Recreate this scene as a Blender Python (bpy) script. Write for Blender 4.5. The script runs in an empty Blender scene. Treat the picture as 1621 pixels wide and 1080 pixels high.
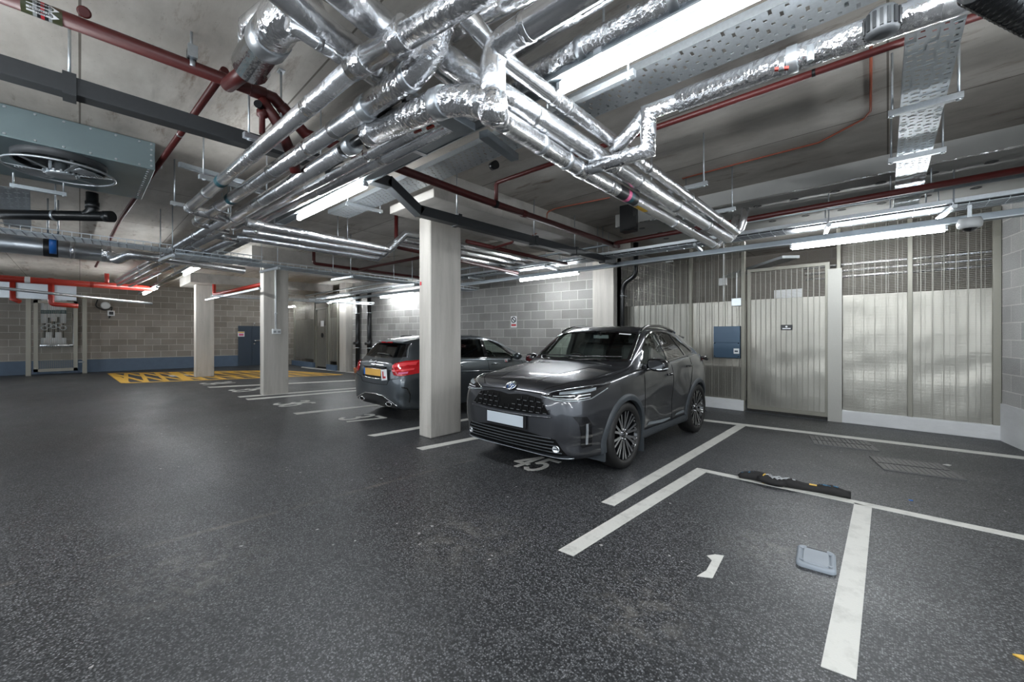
import bpy, bmesh, math, random
from mathutils import Vector, Matrix
from mathutils.bvhtree import BVHTree
random.seed(7)
SC = bpy.context.scene
COL = SC.collection
PI = math.pi
V = Vector

# ---------------------------------------------------------------- survey of the place
# eye point of the photographer: 1.42 m above the asphalt, looking 43 degrees left of the bay direction (+Y)
EYE = 1.42
FPX, CX, CY, AZ = 638.0, 810.5, 530.0, math.radians(43)
FW = (-math.sin(AZ), math.cos(AZ)); RT = (math.cos(AZ), math.sin(AZ))

def sight(px, py):
    u = (px - CX) / FPX; v = (CY - py) / FPX
    return V((FW[0] + u * RT[0], FW[1] + u * RT[1], v))
def U(px, py, z):                       # measured point -> place at height z
    d = sight(px, py); t = (z - EYE) / d.z
    return V((t * d.x, t * d.y, z))
def UY(px, py, y):
    d = sight(px, py); t = y / d.y
    return V((t * d.x, y, EYE + t * d.z))
def UX(px, py, x):
    d = sight(px, py); t = x / d.x
    return V((x, t * d.y, EYE + t * d.z))

# ---------------------------------------------------------------- tags and mesh builder
def tag(o, label=None, cat=None, group=None, kind=None):
    if label: o['label'] = label
    if cat: o['category'] = cat
    if group: o['group'] = group
    if kind: o['kind'] = kind
    return o
def thing(name, label, cat, loc=(0, 0, 0), rz=0.0, group=None):
    o = bpy.data.objects.new(name, None); COL.objects.link(o)
    o.location = loc; o.rotation_euler = (0, 0, rz); o.empty_display_size = 0.1
    return tag(o, label, cat, group)
def origin_of(o):
    p = V((0, 0, 0))
    while o is not None:
        p += o.location; o = o.parent
    return p
def frame(d, up=V((0, 0, 1))):
    d = d.normalized()
    if abs(d.dot(up)) > 0.98: up = V((0, 1, 0))
    s = d.cross(up).normalized(); n = s.cross(d).normalized()
    return d, s, n

class MB:
    def __init__(self): self.v = []; self.f = []; self.m = []; self.s = []
    def face(self, idx, m=0, smooth=False):
        self.f.append(tuple(idx)); self.m.append(m); self.s.append(smooth)
    def box(self, lo, hi, m=0):
        lo = V(lo); hi = V(hi); b = len(self.v)
        for z in (lo.z, hi.z):
            for x, y in ((lo.x, lo.y), (hi.x, lo.y), (hi.x, hi.y), (lo.x, hi.y)): self.v.append(V((x, y, z)))
        for q in ((3, 2, 1, 0), (4, 5, 6, 7), (0, 1, 5, 4), (1, 2, 6, 5), (2, 3, 7, 6), (3, 0, 4, 7)):
            self.face([b + i for i in q], m)
        return self
    def cbox(self, c, size, m=0, M=None):           # centred box, optional matrix
        c = V(c); h = V(size) * 0.5; b = len(self.v)
        for z in (-1, 1):
            for x, y in ((-1, -1), (1, -1), (1, 1), (-1, 1)):
                p = V((x * h.x, y * h.y, z * h.z))
                if M is not None: p = M @ p
                self.v.append(c + p)
        for q in ((3, 2, 1, 0), (4, 5, 6, 7), (0, 1, 5, 4), (1, 2, 6, 5), (2, 3, 7, 6), (3, 0, 4, 7)):
            self.face([b + i for i in q], m)
        return self
    def bar(self, p, q, w, h, m=0, up=V((0, 0, 1))):   # box from p to q, w sideways, h along up
        p = V(p); q = V(q); d, s, n = frame(q - p, up); b = len(self.v)
        for c in (p, q):
            for a, e in ((-1, -1), (1, -1), (1, 1), (-1, 1)):
                self.v.append(c + s * (a * w / 2) + n * (e * h / 2))
        for k in ((0, 1, 2, 3), (7, 6, 5, 4), (1, 0, 4, 5), (2, 1, 5, 6), (3, 2, 6, 7), (0, 3, 7, 4)):
            self.face([b + i for i in k], m)
        return self
    def tube(self, pts, r, seg=16, m=0, caps=True, fillet=0.0, up=V((0, 0, 1))):
        pts = [V(p) for p in pts]
        rs = r if isinstance(r, (list, tuple)) else None
        if fillet > 0 and len(pts) > 2:
            out = [pts[0]]
            for i in range(1, len(pts) - 1):
                a, b, c = pts[i - 1], pts[i], pts[i + 1]
                f1 = min(fillet, (b - a).length * 0.45); f2 = min(fillet, (c - b).length * 0.45)
                p1 = b + (a - b).normalized() * f1; p2 = b + (c - b).normalized() * f2
                for k in range(7):
                    t = k / 6; out.append(p1 * (1 - t) ** 2 + b * 2 * t * (1 - t) + p2 * t * t)
            out.append(pts[-1]); pts = out
        d0, s, n = frame(pts[1] - pts[0], up)
        rings = []
        for i, p in enumerate(pts):
            if i == 0: d = (pts[1] - p).normalized()
            elif i == len(pts) - 1: d = (p - pts[i - 1]).normalized()
            else: d = ((pts[i + 1] - p).normalized() + (p - pts[i - 1]).normalized()).normalized()
            s = (s - d * s.dot(d)).normalized(); n = s.cross(d)
            rr = rs[i] if rs else r
            k = 1.0
            if 0 < i < len(pts) - 1:
                c = (pts[i + 1] - p).normalized().dot((p - pts[i - 1]).normalized())
                if c < 0.9: k = 1.0 / max(0.6, math.sqrt((1 + c) / 2))
            b = len(self.v)
            for j in range(seg):
                a = 2 * PI * j / seg
                self.v.append(p + (s * math.cos(a) + n * math.sin(a)) * rr * (k if k < 1.3 else 1.3))
            rings.append(b)
        for i in range(len(rings) - 1):
            a, b = rings[i], rings[i + 1]
            for j in range(seg):
                k = (j + 1) % seg
                self.face((a + j, b + j, b + k, a + k), m, True)
        if caps:
            self.face([rings[0] + j for j in range(seg)], m)
            self.face([rings[-1] + j for j in reversed(range(seg))], m)
        return self
    def lathe(self, base, axis, prof, seg=24, m=0, caps=False):    # prof: (distance along axis, radius)
        base = V(base); d, s, n = frame(V(axis)); rings = []
        for h, r in prof:
            b = len(self.v)
            for j in range(seg):
                a = 2 * PI * j / seg
                self.v.append(base + d * h + (s * math.cos(a) + n * math.sin(a)) * max(r, 1e-4))
            rings.append(b)
        for i in range(len(rings) - 1):
            a, b = rings[i], rings[i + 1]
            for j in range(seg):
                k = (j + 1) % seg
                self.face((a + j, b + j, b + k, a + k), m, True)
        if caps:
            self.face([rings[0] + j for j in range(seg)], m)
            self.face([rings[-1] + j for j in reversed(range(seg))], m)
        return self
    def prism(self, poly, off, m=0):         # poly: list of 3D points, off: extrusion vector
        off = V(off); b = len(self.v); n = len(poly)
        for p in poly: self.v.append(V(p))
        for p in poly: self.v.append(V(p) + off)
        self.face([b + i for i in reversed(range(n))], m); self.face([b + n + i for i in range(n)], m)
        for i in range(n):
            j = (i + 1) % n
            self.face((b + i, b + j, b + n + j, b + n + i), m)
        return self
    def rows(self, grid, m=0, smooth=True, flip=False):
        b = len(self.v); n = len(grid[0])
        for r in grid: self.v += [V(p) for p in r]
        for i in range(len(grid) - 1):
            for j in range(n - 1):
                q = (b + i * n + j, b + i * n + j + 1, b + (i + 1) * n + j + 1, b + (i + 1) * n + j)
                self.face(q[::-1] if flip else q, m, smooth)
        return self
    def build(self, name, mats, parent=None, at=None, bevel=0.0, recalc=True):
        if not isinstance(mats, (list, tuple)): mats = [mats]
        o0 = origin_of(parent) if parent is not None else V(at or (0, 0, 0))
        if parent is not None and at is not None: o0 = V((0, 0, 0))
        me = bpy.data.meshes.new(name)
        me.from_pydata([tuple(p - o0) for p in self.v], [], self.f)
        for mt in mats: me.materials.append(mt)
        me.polygons.foreach_set('material_index', self.m)
        me.polygons.foreach_set('use_smooth', self.s)
        if recalc:
            bm = bmesh.new(); bm.from_mesh(me); bmesh.ops.recalc_face_normals(bm, faces=bm.faces); bm.to_mesh(me); bm.free()
        me.update()
        o = bpy.data.objects.new(name, me); COL.objects.link(o)
        if parent is not None: o.parent = parent
        else: o.location = o0
        if bevel > 0:
            b = o.modifiers.new('bevel', 'BEVEL'); b.width = bevel; b.segments = 2; b.limit_method = 'ANGLE'
        return o

def dup(root, loc, label, rz=None):
    r = root.copy(); COL.objects.link(r); r.location = loc; r['label'] = label
    if rz is not None: r.rotation_euler = (0, 0, rz)
    for ch in list(root.children):
        c = ch.copy(); COL.objects.link(c); c.parent = r
        for g in list(ch.children):
            d = g.copy(); COL.objects.link(d); d.parent = c
    return r

def letters(txt, size=1.0, align='CENTER', shear=0.0):
    cu = bpy.data.curves.new('lettering', 'FONT'); cu.body = txt; cu.size = size; cu.align_x = align; cu.align_y = 'CENTER'; cu.shear = shear
    cu.resolution_u = 4
    o = bpy.data.objects.new('lettering', cu); COL.objects.link(o)
    dg = bpy.context.evaluated_depsgraph_get()
    me = bpy.data.meshes.new_from_object(o.evaluated_get(dg))
    vs = [v.co.copy() for v in me.vertices]; fs = [tuple(p.vertices) for p in me.polygons]
    bpy.data.objects.remove(o); bpy.data.curves.remove(cu); bpy.data.meshes.remove(me)
    return vs, fs
def add_letters(mb, txt, size, fn, m=0, **k):       # fn maps (x, y) of the lettering to a 3D point
    vs, fs = letters(txt, size, **k); b = len(mb.v)
    for p in vs: mb.v.append(V(fn(p.x, p.y)))
    for f in fs: mb.face([b + i for i in f], m)

# ---------------------------------------------------------------- materials
def NM(name):
    mt = bpy.data.materials.new(name); mt.use_nodes = True
    nt = mt.node_tree
    return mt, nt, nt.nodes['Principled BSDF'], nt.nodes['Material Output']
def setp(b, **k):
    for n, v in k.items(): b.inputs[n].default_value = v
def simple(name, col, rough=0.5, metal=0.0, coat=0.0, grain=0.0, gscale=40.0, bump=0.0, emit=None, es=0.0, spec=None):
    mt, nt, b, out = NM(name)
    setp(b, **{'Base Color': (*col, 1), 'Roughness': rough, 'Metallic': metal})
    if coat: setp(b, **{'Coat Weight': coat, 'Coat Roughness': 0.04})
    if spec is not None: b.inputs['Specular IOR Level'].default_value = spec
    if emit: setp(b, **{'Emission Color': (*emit, 1), 'Emission Strength': es})
    tc = nt.nodes.new('ShaderNodeTexCoord'); nz = nt.nodes.new('ShaderNodeTexNoise')
    nz.inputs['Scale'].default_value = gscale; nz.inputs['Detail'].default_value = 4
    nt.links.new(tc.outputs['Object'], nz.inputs['Vector'])
    if grain > 0:
        mx = nt.nodes.new('ShaderNodeMix'); mx.data_type = 'RGBA'
        mx.inputs['A'].default_value = (*[c * (1 - grain) for c in col], 1); mx.inputs['B'].default_value = (*[min(1, c * (1 + grain)) for c in col], 1)
        nt.links.new(nz.outputs['Fac'], mx.inputs['Factor']); nt.links.new(mx.outputs['Result'], b.inputs['Base Color'])
    if bump > 0:
        bp = nt.nodes.new('ShaderNodeBump'); bp.inputs['Strength'].default_value = bump; bp.inputs['Distance'].default_value = 0.01
        nt.links.new(nz.outputs['Fac'], bp.inputs['Height']); nt.links.new(bp.outputs['Normal'], b.inputs['Normal'])
    return mt
class G:                                   # tiny node helper
    def __init__(s, nt): s.nt = nt
    def n(s, t, **k):
        nd = s.nt.nodes.new(t)
        for a, v in k.items():
            if a.startswith('_'): setattr(nd, a[1:], v)
            else: nd.inputs[a.replace('__', ' ')].default_value = v
        return nd
    def l(s, a, b): s.nt.links.new(a, b)
    def ramp(s, src, stops):
        r = s.n('ShaderNodeValToRGB'); e = r.color_ramp.elements
        while len(e) < len(stops): e.new(0.5)
        for i, (p, c) in enumerate(stops):
            e[i].position = p; e[i].color = c if len(c) == 4 else (*c, 1)
        s.l(src, r.inputs['Fac']); return r.outputs['Color']
    def mix(s, f, a, b, mode='MIX'):
        m = s.n('ShaderNodeMix', _data_type='RGBA', _blend_type=mode)
        for sock, v in (('Factor', f), ('A', a), ('B', b)):
            if hasattr(v, 'links'): s.l(v, m.inputs[sock])
            elif sock == 'Factor': m.inputs[sock].default_value = v
            else: m.inputs[sock].default_value = (*v, 1) if len(v) == 3 else v
        return m.outputs['Result']
    def noise(s, vec, scale, detail=4, rough=0.5):
        z = s.n('ShaderNodeTexNoise', Scale=scale, Detail=detail, Roughness=rough); s.l(vec, z.inputs['Vector']); return z.outputs['Fac']
    def math(s, op, a, b=0.0):
        m = s.n('ShaderNodeMath', _operation=op)
        for i, v in enumerate((a, b)):
            if hasattr(v, 'links'): s.l(v, m.inputs[i])
            else: m.inputs[i].default_value = v
        return m.outputs[0]
    def mapping(s, vec, scale=(1, 1, 1), rot=(0, 0, 0), loc=(0, 0, 0)):
        m = s.n('ShaderNodeMapping'); m.inputs['Scale'].default_value = scale; m.inputs['Rotation'].default_value = rot; m.inputs['Location'].default_value = loc
        s.l(vec, m.inputs['Vector']); return m.outputs['Vector']
    def bump(s, h, strength, dist=0.01, normal=None):
        b = s.n('ShaderNodeBump', Strength=strength, Distance=dist); s.l(h, b.inputs['Height'])
        if normal is not None: s.l(normal, b.inputs['Normal'])
        return b.outputs['Normal']

def m_asphalt():
    mt, nt, b, out = NM('asphalt'); g = G(nt); tc = g.n('ShaderNodeTexCoord'); P = tc.outputs['Object']
    vo = g.n('ShaderNodeTexVoronoi', Scale=120.0); g.l(P, vo.inputs['Vector'])
    sp = g.ramp(vo.outputs['Distance'], [(0.0, (1, 1, 1)), (0.55, (0.25, 0.25, 0.25)), (1, (0, 0, 0))])
    stone = g.n('ShaderNodeSeparateColor'); g.l(vo.outputs['Color'], stone.inputs[0])
    pick = g.ramp(stone.outputs['Red'], [(0.12, (0.0, 0.0, 0.0)), (1.0, (1, 1, 1))])
    pick = g.math('POWER', pick, 1.5)
    c = g.mix(g.math('MULTIPLY', pick, sp), (0.008, 0.0088, 0.010), (0.38, 0.39, 0.405))
    big = g.noise(g.mapping(P, (0.5, 0.9, 1)), 0.8, 5, 0.6)
    c = g.mix(g.ramp(big, [(0.35, (0, 0, 0)), (0.75, (0.55, 0.55, 0.55))]), c, (0.033, 0.035, 0.038))
    # dusty, worn patches
    d1 = g.noise(P, 0.55, 8, 0.72)
    fine = g.noise(P, 60, 3)
    dust = g.math('MULTIPLY', g.ramp(d1, [(0.55, (0, 0, 0)), (0.74, (1, 1, 1))]), g.ramp(fine, [(0.42, (0, 0, 0)), (0.75, (1, 1, 1))]))
    c = g.mix(g.math('MULTIPLY', dust, 0.45), c, (0.17, 0.16, 0.145))
    # chips of paint and grit
    v2 = g.n('ShaderNodeTexVoronoi', Scale=8.0, Randomness=1.0)
    wob = g.n('ShaderNodeTexNoise', Scale=38.0, Detail=3.0); g.l(P, wob.inputs['Vector']); wv_ = g.n('ShaderNodeVectorMath', _operation='MULTIPLY_ADD'); g.l(wob.outputs['Color'], wv_.inputs[0]); wv_.inputs[1].default_value = (0.035, 0.035, 0); g.l(P, wv_.inputs[2]); g.l(wv_.outputs[0], v2.inputs['Vector'])
    thr = g.math('MULTIPLY', g.ramp(g.noise(P, 1.1, 3), [(0.38, (0, 0, 0)), (0.66, (1, 1, 1))]), 0.10)
    chip = g.math('LESS_THAN', v2.outputs['Distance'], thr)
    c = g.mix(g.math('MULTIPLY', chip, 0.7), c, (0.46, 0.45, 0.44))
    # dried mud streak along an old trench and two dusty scuffs
    sx = g.n('ShaderNodeSeparateXYZ'); g.l(P, sx.inputs[0])
    A_, B_ = U(45, 916, 0), U(700, 741, 0); nx, ny = -(B_.y - A_.y), B_.x - A_.x; ln = math.hypot(nx, ny); nx /= ln; ny /= ln
    dist = g.math('ABSOLUTE', g.math('ADD', g.math('ADD', g.math('MULTIPLY', sx.outputs['X'], nx), g.math('MULTIPLY', sx.outputs['Y'], ny)), -(nx * A_.x + ny * A_.y)))
    band = g.math('MULTIPLY', g.ramp(g.math('ADD', dist, g.math('MULTIPLY', fine, 0.02)), [(0.015, (1, 1, 1)), (0.05, (0, 0, 0))]), g.ramp(g.noise(P, 2.3, 5, 0.7), [(0.46, (0, 0, 0)), (0.66, (1, 1, 1))]))
    c = g.mix(g.math('MULTIPLY', band, 0.55), c, (0.19, 0.165, 0.14))
    for (qx, qy, rad) in ((1222, 868, 0.22), (742, 850, 0.30), (1015, 965, 0.22), (300, 905, 0.3)):
        o_ = U(qx, qy, 0); dd = g.n('ShaderNodeVectorMath', _operation='DISTANCE'); g.l(P, dd.inputs[0]); dd.inputs[1].default_value = o_
        m_ = g.math('MULTIPLY', g.ramp(g.math('DIVIDE', dd.outputs['Value'], rad * 2), [(0.15, (1, 1, 1)), (0.9, (0, 0, 0))]), g.ramp(g.noise(P, 9, 8, 0.75), [(0.47, (0, 0, 0)), (0.68, (1, 1, 1))]))
        c = g.mix(g.math('MULTIPLY', m_, 0.42), c, (0.27, 0.255, 0.23))
    g.l(c, b.inputs['Base Color'])
    g.l(g.ramp(big, [(0.3, (0.37, 0.37, 0.37)), (0.7, (0.54, 0.54, 0.54))]), b.inputs['Roughness'])
    n1 = g.bump(vo.outputs['Distance'], -0.7, 0.005)
    g.l(g.bump(fine, 0.2, 0.003, n1), b.inputs['Normal'])
    return mt
def m_concrete(name, ca, cb, board=False, vertical=False, rough=0.75, dark=(0.09, 0.082, 0.072), rust=False):
    mt, nt, b, out = NM(name); g = G(nt); tc = g.n('ShaderNodeTexCoord'); P = tc.outputs['Object']
    if vertical: Q = g.mapping(P, (3.0, 3.0, 0.25))
    else: Q = g.mapping(P, (0.5, 1.0, 1.0))
    c = g.mix(g.ramp(g.noise(Q, 2.2, 8, 0.65), [(0.3, (0, 0, 0)), (0.7, (1, 1, 1))]), ca, cb)
    st = g.noise(g.mapping(P, (0.35, 2.2, 1)), 1.3, 7, 0.7)
    c = g.mix(g.ramp(st, [(0.55, (0, 0, 0)), (0.85, (0.55, 0.55, 0.55))]), c, dark)
    pores = g.n('ShaderNodeTexVoronoi', Scale=26.0); g.l(P, pores.inputs['Vector'])
    c = g.mix(g.math('MULTIPLY', g.math('LESS_THAN', pores.outputs['Distance'], 0.07), 0.5), c, dark)
    if rust:
        r1 = g.math('MULTIPLY', g.ramp(g.noise(g.mapping(P, (0.7, 3, 1)), 1.6, 6, 0.7), [(0.58, (0, 0, 0)), (0.70, (1, 1, 1))]), 0.7)
        c = g.mix(r1, c, (0.16, 0.085, 0.04))
    if board:
        bk = g.n('ShaderNodeTexBrick', Scale=1.0); bk.offset = 0.0
        for k, v in (('Mortar Size', 0.007), ('Brick Width', 2.44), ('Row Height', 1.22)): bk.inputs[k].default_value = v
        bk.inputs['Color1'].default_value = (1, 1, 1, 1); bk.inputs['Color2'].default_value = (0.82, 0.81, 0.8, 1); bk.inputs['Mortar'].default_value = (0.3, 0.28, 0.26, 1)
        g.l(P, bk.inputs['Vector']); c = g.mix(1.0, c, bk.outputs['Color'], 'MULTIPLY')
    g.l(c, b.inputs['Base Color']); b.inputs['Roughness'].default_value = rough
    g.l(g.bump(g.noise(P, 30, 5), 0.12, 0.006), b.inputs['Normal'])
    return mt
def m_block(name, c1, c2, mort, bw=0.45, rh=0.225, off=(0, 0, 0)):
    mt, nt, b, out = NM(name); g = G(nt); tc = g.n('ShaderNodeTexCoord'); P = tc.outputs['Object']
    s = g.n('ShaderNodeSeparateXYZ'); g.l(P, s.inputs[0]); cb = g.n('ShaderNodeCombineXYZ')
    g.l(g.math('ADD', s.outputs['X'], off[0]), cb.inputs['X']); g.l(g.math('ADD', s.outputs['Z'], off[2]), cb.inputs['Y'])
    bk = g.n('ShaderNodeTexBrick', Scale=1.0)
    for k, v in (('Mortar Size', 0.006), ('Mortar Smooth', 0.15), ('Brick Width', bw), ('Row Height', rh), ('Bias', 0.0)): bk.inputs[k].default_value = v
    bk.inputs['Color1'].default_value = (*c1, 1); bk.inputs['Color2'].default_value = (*c2, 1); bk.inputs['Mortar'].default_value = (*mort, 1)
    g.l(cb.outputs[0], bk.inputs['Vector'])
    c = g.mix(g.ramp(g.noise(P, 90, 5, 0.7), [(0.3, (0.72, 0.72, 0.72)), (0.75, (1.12, 1.12, 1.12))]), (0, 0, 0), bk.outputs['Color'])
    c = g.mix(0.85, bk.outputs['Color'], g.mix(1.0, bk.outputs['Color'], g.ramp(g.noise(P, 70, 6, 0.75), [(0.3, (0.6, 0.6, 0.6)), (0.7, (1.3, 1.3, 1.3))]), 'MULTIPLY'))
    c = g.mix(g.ramp(g.noise(P, 1.4, 5), [(0.45, (0, 0, 0)), (0.75, (0.3, 0.3, 0.3))]), c, (0.10, 0.085, 0.07))
    g.l(c, b.inputs['Base Color']); b.inputs['Roughness'].default_value = 0.85
    n1 = g.bump(bk.outputs['Fac'], -0.5, 0.01)
    g.l(g.bump(g.noise(P, 120, 4), 0.25, 0.004, n1), b.inputs['Normal'])
    return mt
def m_foil(name='foil', tint=(0.90, 0.91, 0.93), crinkle=0.85, sc=26.0, rough=0.2):
    mt, nt, b, out = NM(name); g = G(nt); tc = g.n('ShaderNodeTexCoord'); P = tc.outputs['Object']
    w = g.noise(P, sc, 3, 0.6); w2 = g.noise(g.mapping(P, (1.3, 0.8, 1.0)), sc * 0.32, 2, 0.5); vo = g.n('ShaderNodeTexVoronoi', Scale=sc * 1.1); g.l(P, vo.inputs['Vector'])
    msk = g.ramp(g.noise(P, 1.9, 3), [(0.38, (0.12, 0.12, 0.12)), (0.68, (1, 1, 1))])
    h = g.math('MULTIPLY', g.math('ADD', g.math('ADD', w, g.math('MULTIPLY', vo.outputs['Distance'], 0.6)), w2), msk)
    g.l(g.bump(h, crinkle, 0.012), b.inputs['Normal'])
    c = g.mix(g.ramp(g.noise(P, 3.5, 4), [(0.35, (0, 0, 0)), (0.75, (1, 1, 1))]), tint, tuple(x * 0.78 for x in tint))
    g.l(c, b.inputs['Base Color']); setp(b, **{'Metallic': 0.96, 'Roughness': rough})
    return mt
def m_paint_line(name, col, wear=0.35):
    mt, nt, b, out = NM(name); g = G(nt); tc = g.n('ShaderNodeTexCoord'); P = tc.outputs['Object']
    w = g.math('MULTIPLY', g.ramp(g.noise(P, 7, 8, 0.7), [(0.5, (0, 0, 0)), (0.72, (1, 1, 1))]), wear)
    g.l(g.mix(w, col, tuple(c * 0.45 for c in col)), b.inputs['Base Color']); b.inputs['Roughness'].default_value = 0.6
    vo = g.n('ShaderNodeTexVoronoi', Scale=95.0); g.l(P, vo.inputs['Vector'])
    g.l(g.bump(vo.outputs['Distance'], 0.25, 0.004), b.inputs['Normal'])
    return mt
def m_sheet():                                # beige perforated mesh backing, brushed and slightly dented
    mt, nt, b, out = NM('champagne_sheet'); g = G(nt); tc = g.n('ShaderNodeTexCoord'); P = tc.outputs['Object']
    setp(b, **{'Base Color': (0.33, 0.32, 0.285, 1), 'Metallic': 0.85, 'Roughness': 0.33})
    wv = g.n('ShaderNodeTexWave', Scale=32.0, Distortion=0.6, Detail=1.0); wv.bands_direction = 'Z'; g.l(P, wv.inputs['Vector'])
    n1 = g.bump(wv.outputs['Fac'], 0.10, 0.004)
    g.l(g.bump(g.noise(P, 1.6, 1), 0.5, 0.12, n1), b.inputs['Normal'])
    return mt
def m_glass(name, tint, refl=1.0):
    mt, nt, b, out = NM(name); g = G(nt)
    tr = g.n('ShaderNodeBsdfTransparent', Color=(*tint, 1)); gl = g.n('ShaderNodeBsdfGlossy', Color=(1, 1, 1, 1), Roughness=0.02)
    fr = g.n('ShaderNodeLayerWeight', Blend=0.5); mx = g.n('ShaderNodeMixShader')
    g.l(g.math('ADD', g.math('MULTIPLY', g.math('POWER', fr.outputs['Facing'], 4.0), 0.75 * refl), 0.045), mx.inputs[0]); g.l(tr.outputs[0], mx.inputs[1]); g.l(gl.outputs[0], mx.inputs[2])
    g.l(mx.outputs[0], out.inputs['Surface']); nt.nodes.remove(b)
    return mt
def m_carpaint(name, col):
    mt, nt, b, out = NM(name); g = G(nt); tc = g.n('ShaderNodeTexCoord')
    vo = g.n('ShaderNodeTexVoronoi', Scale=900.0); g.l(tc.outputs['Object'], vo.inputs['Vector'])
    f = g.n('ShaderNodeSeparateColor'); g.l(vo.outputs['Color'], f.inputs[0])
    g.l(g.mix(g.math('MULTIPLY', f.outputs['Red'], 0.35), col, tuple(c * 1.9 for c in col)), b.inputs['Base Color'])
    setp(b, **{'Metallic': 0.75, 'Roughness': 0.33, 'Coat Weight': 1.0, 'Coat Roughness': 0.03})
    return mt
def m_lamp(name, strength):
    mt, nt, b, out = NM(name); g = G(nt)
    e = g.n('ShaderNodeEmission', Color=(0.93, 0.97, 1.0, 1), Strength=strength); g.l(e.outputs[0], out.inputs['Surface']); nt.nodes.remove(b)
    return mt

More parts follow.
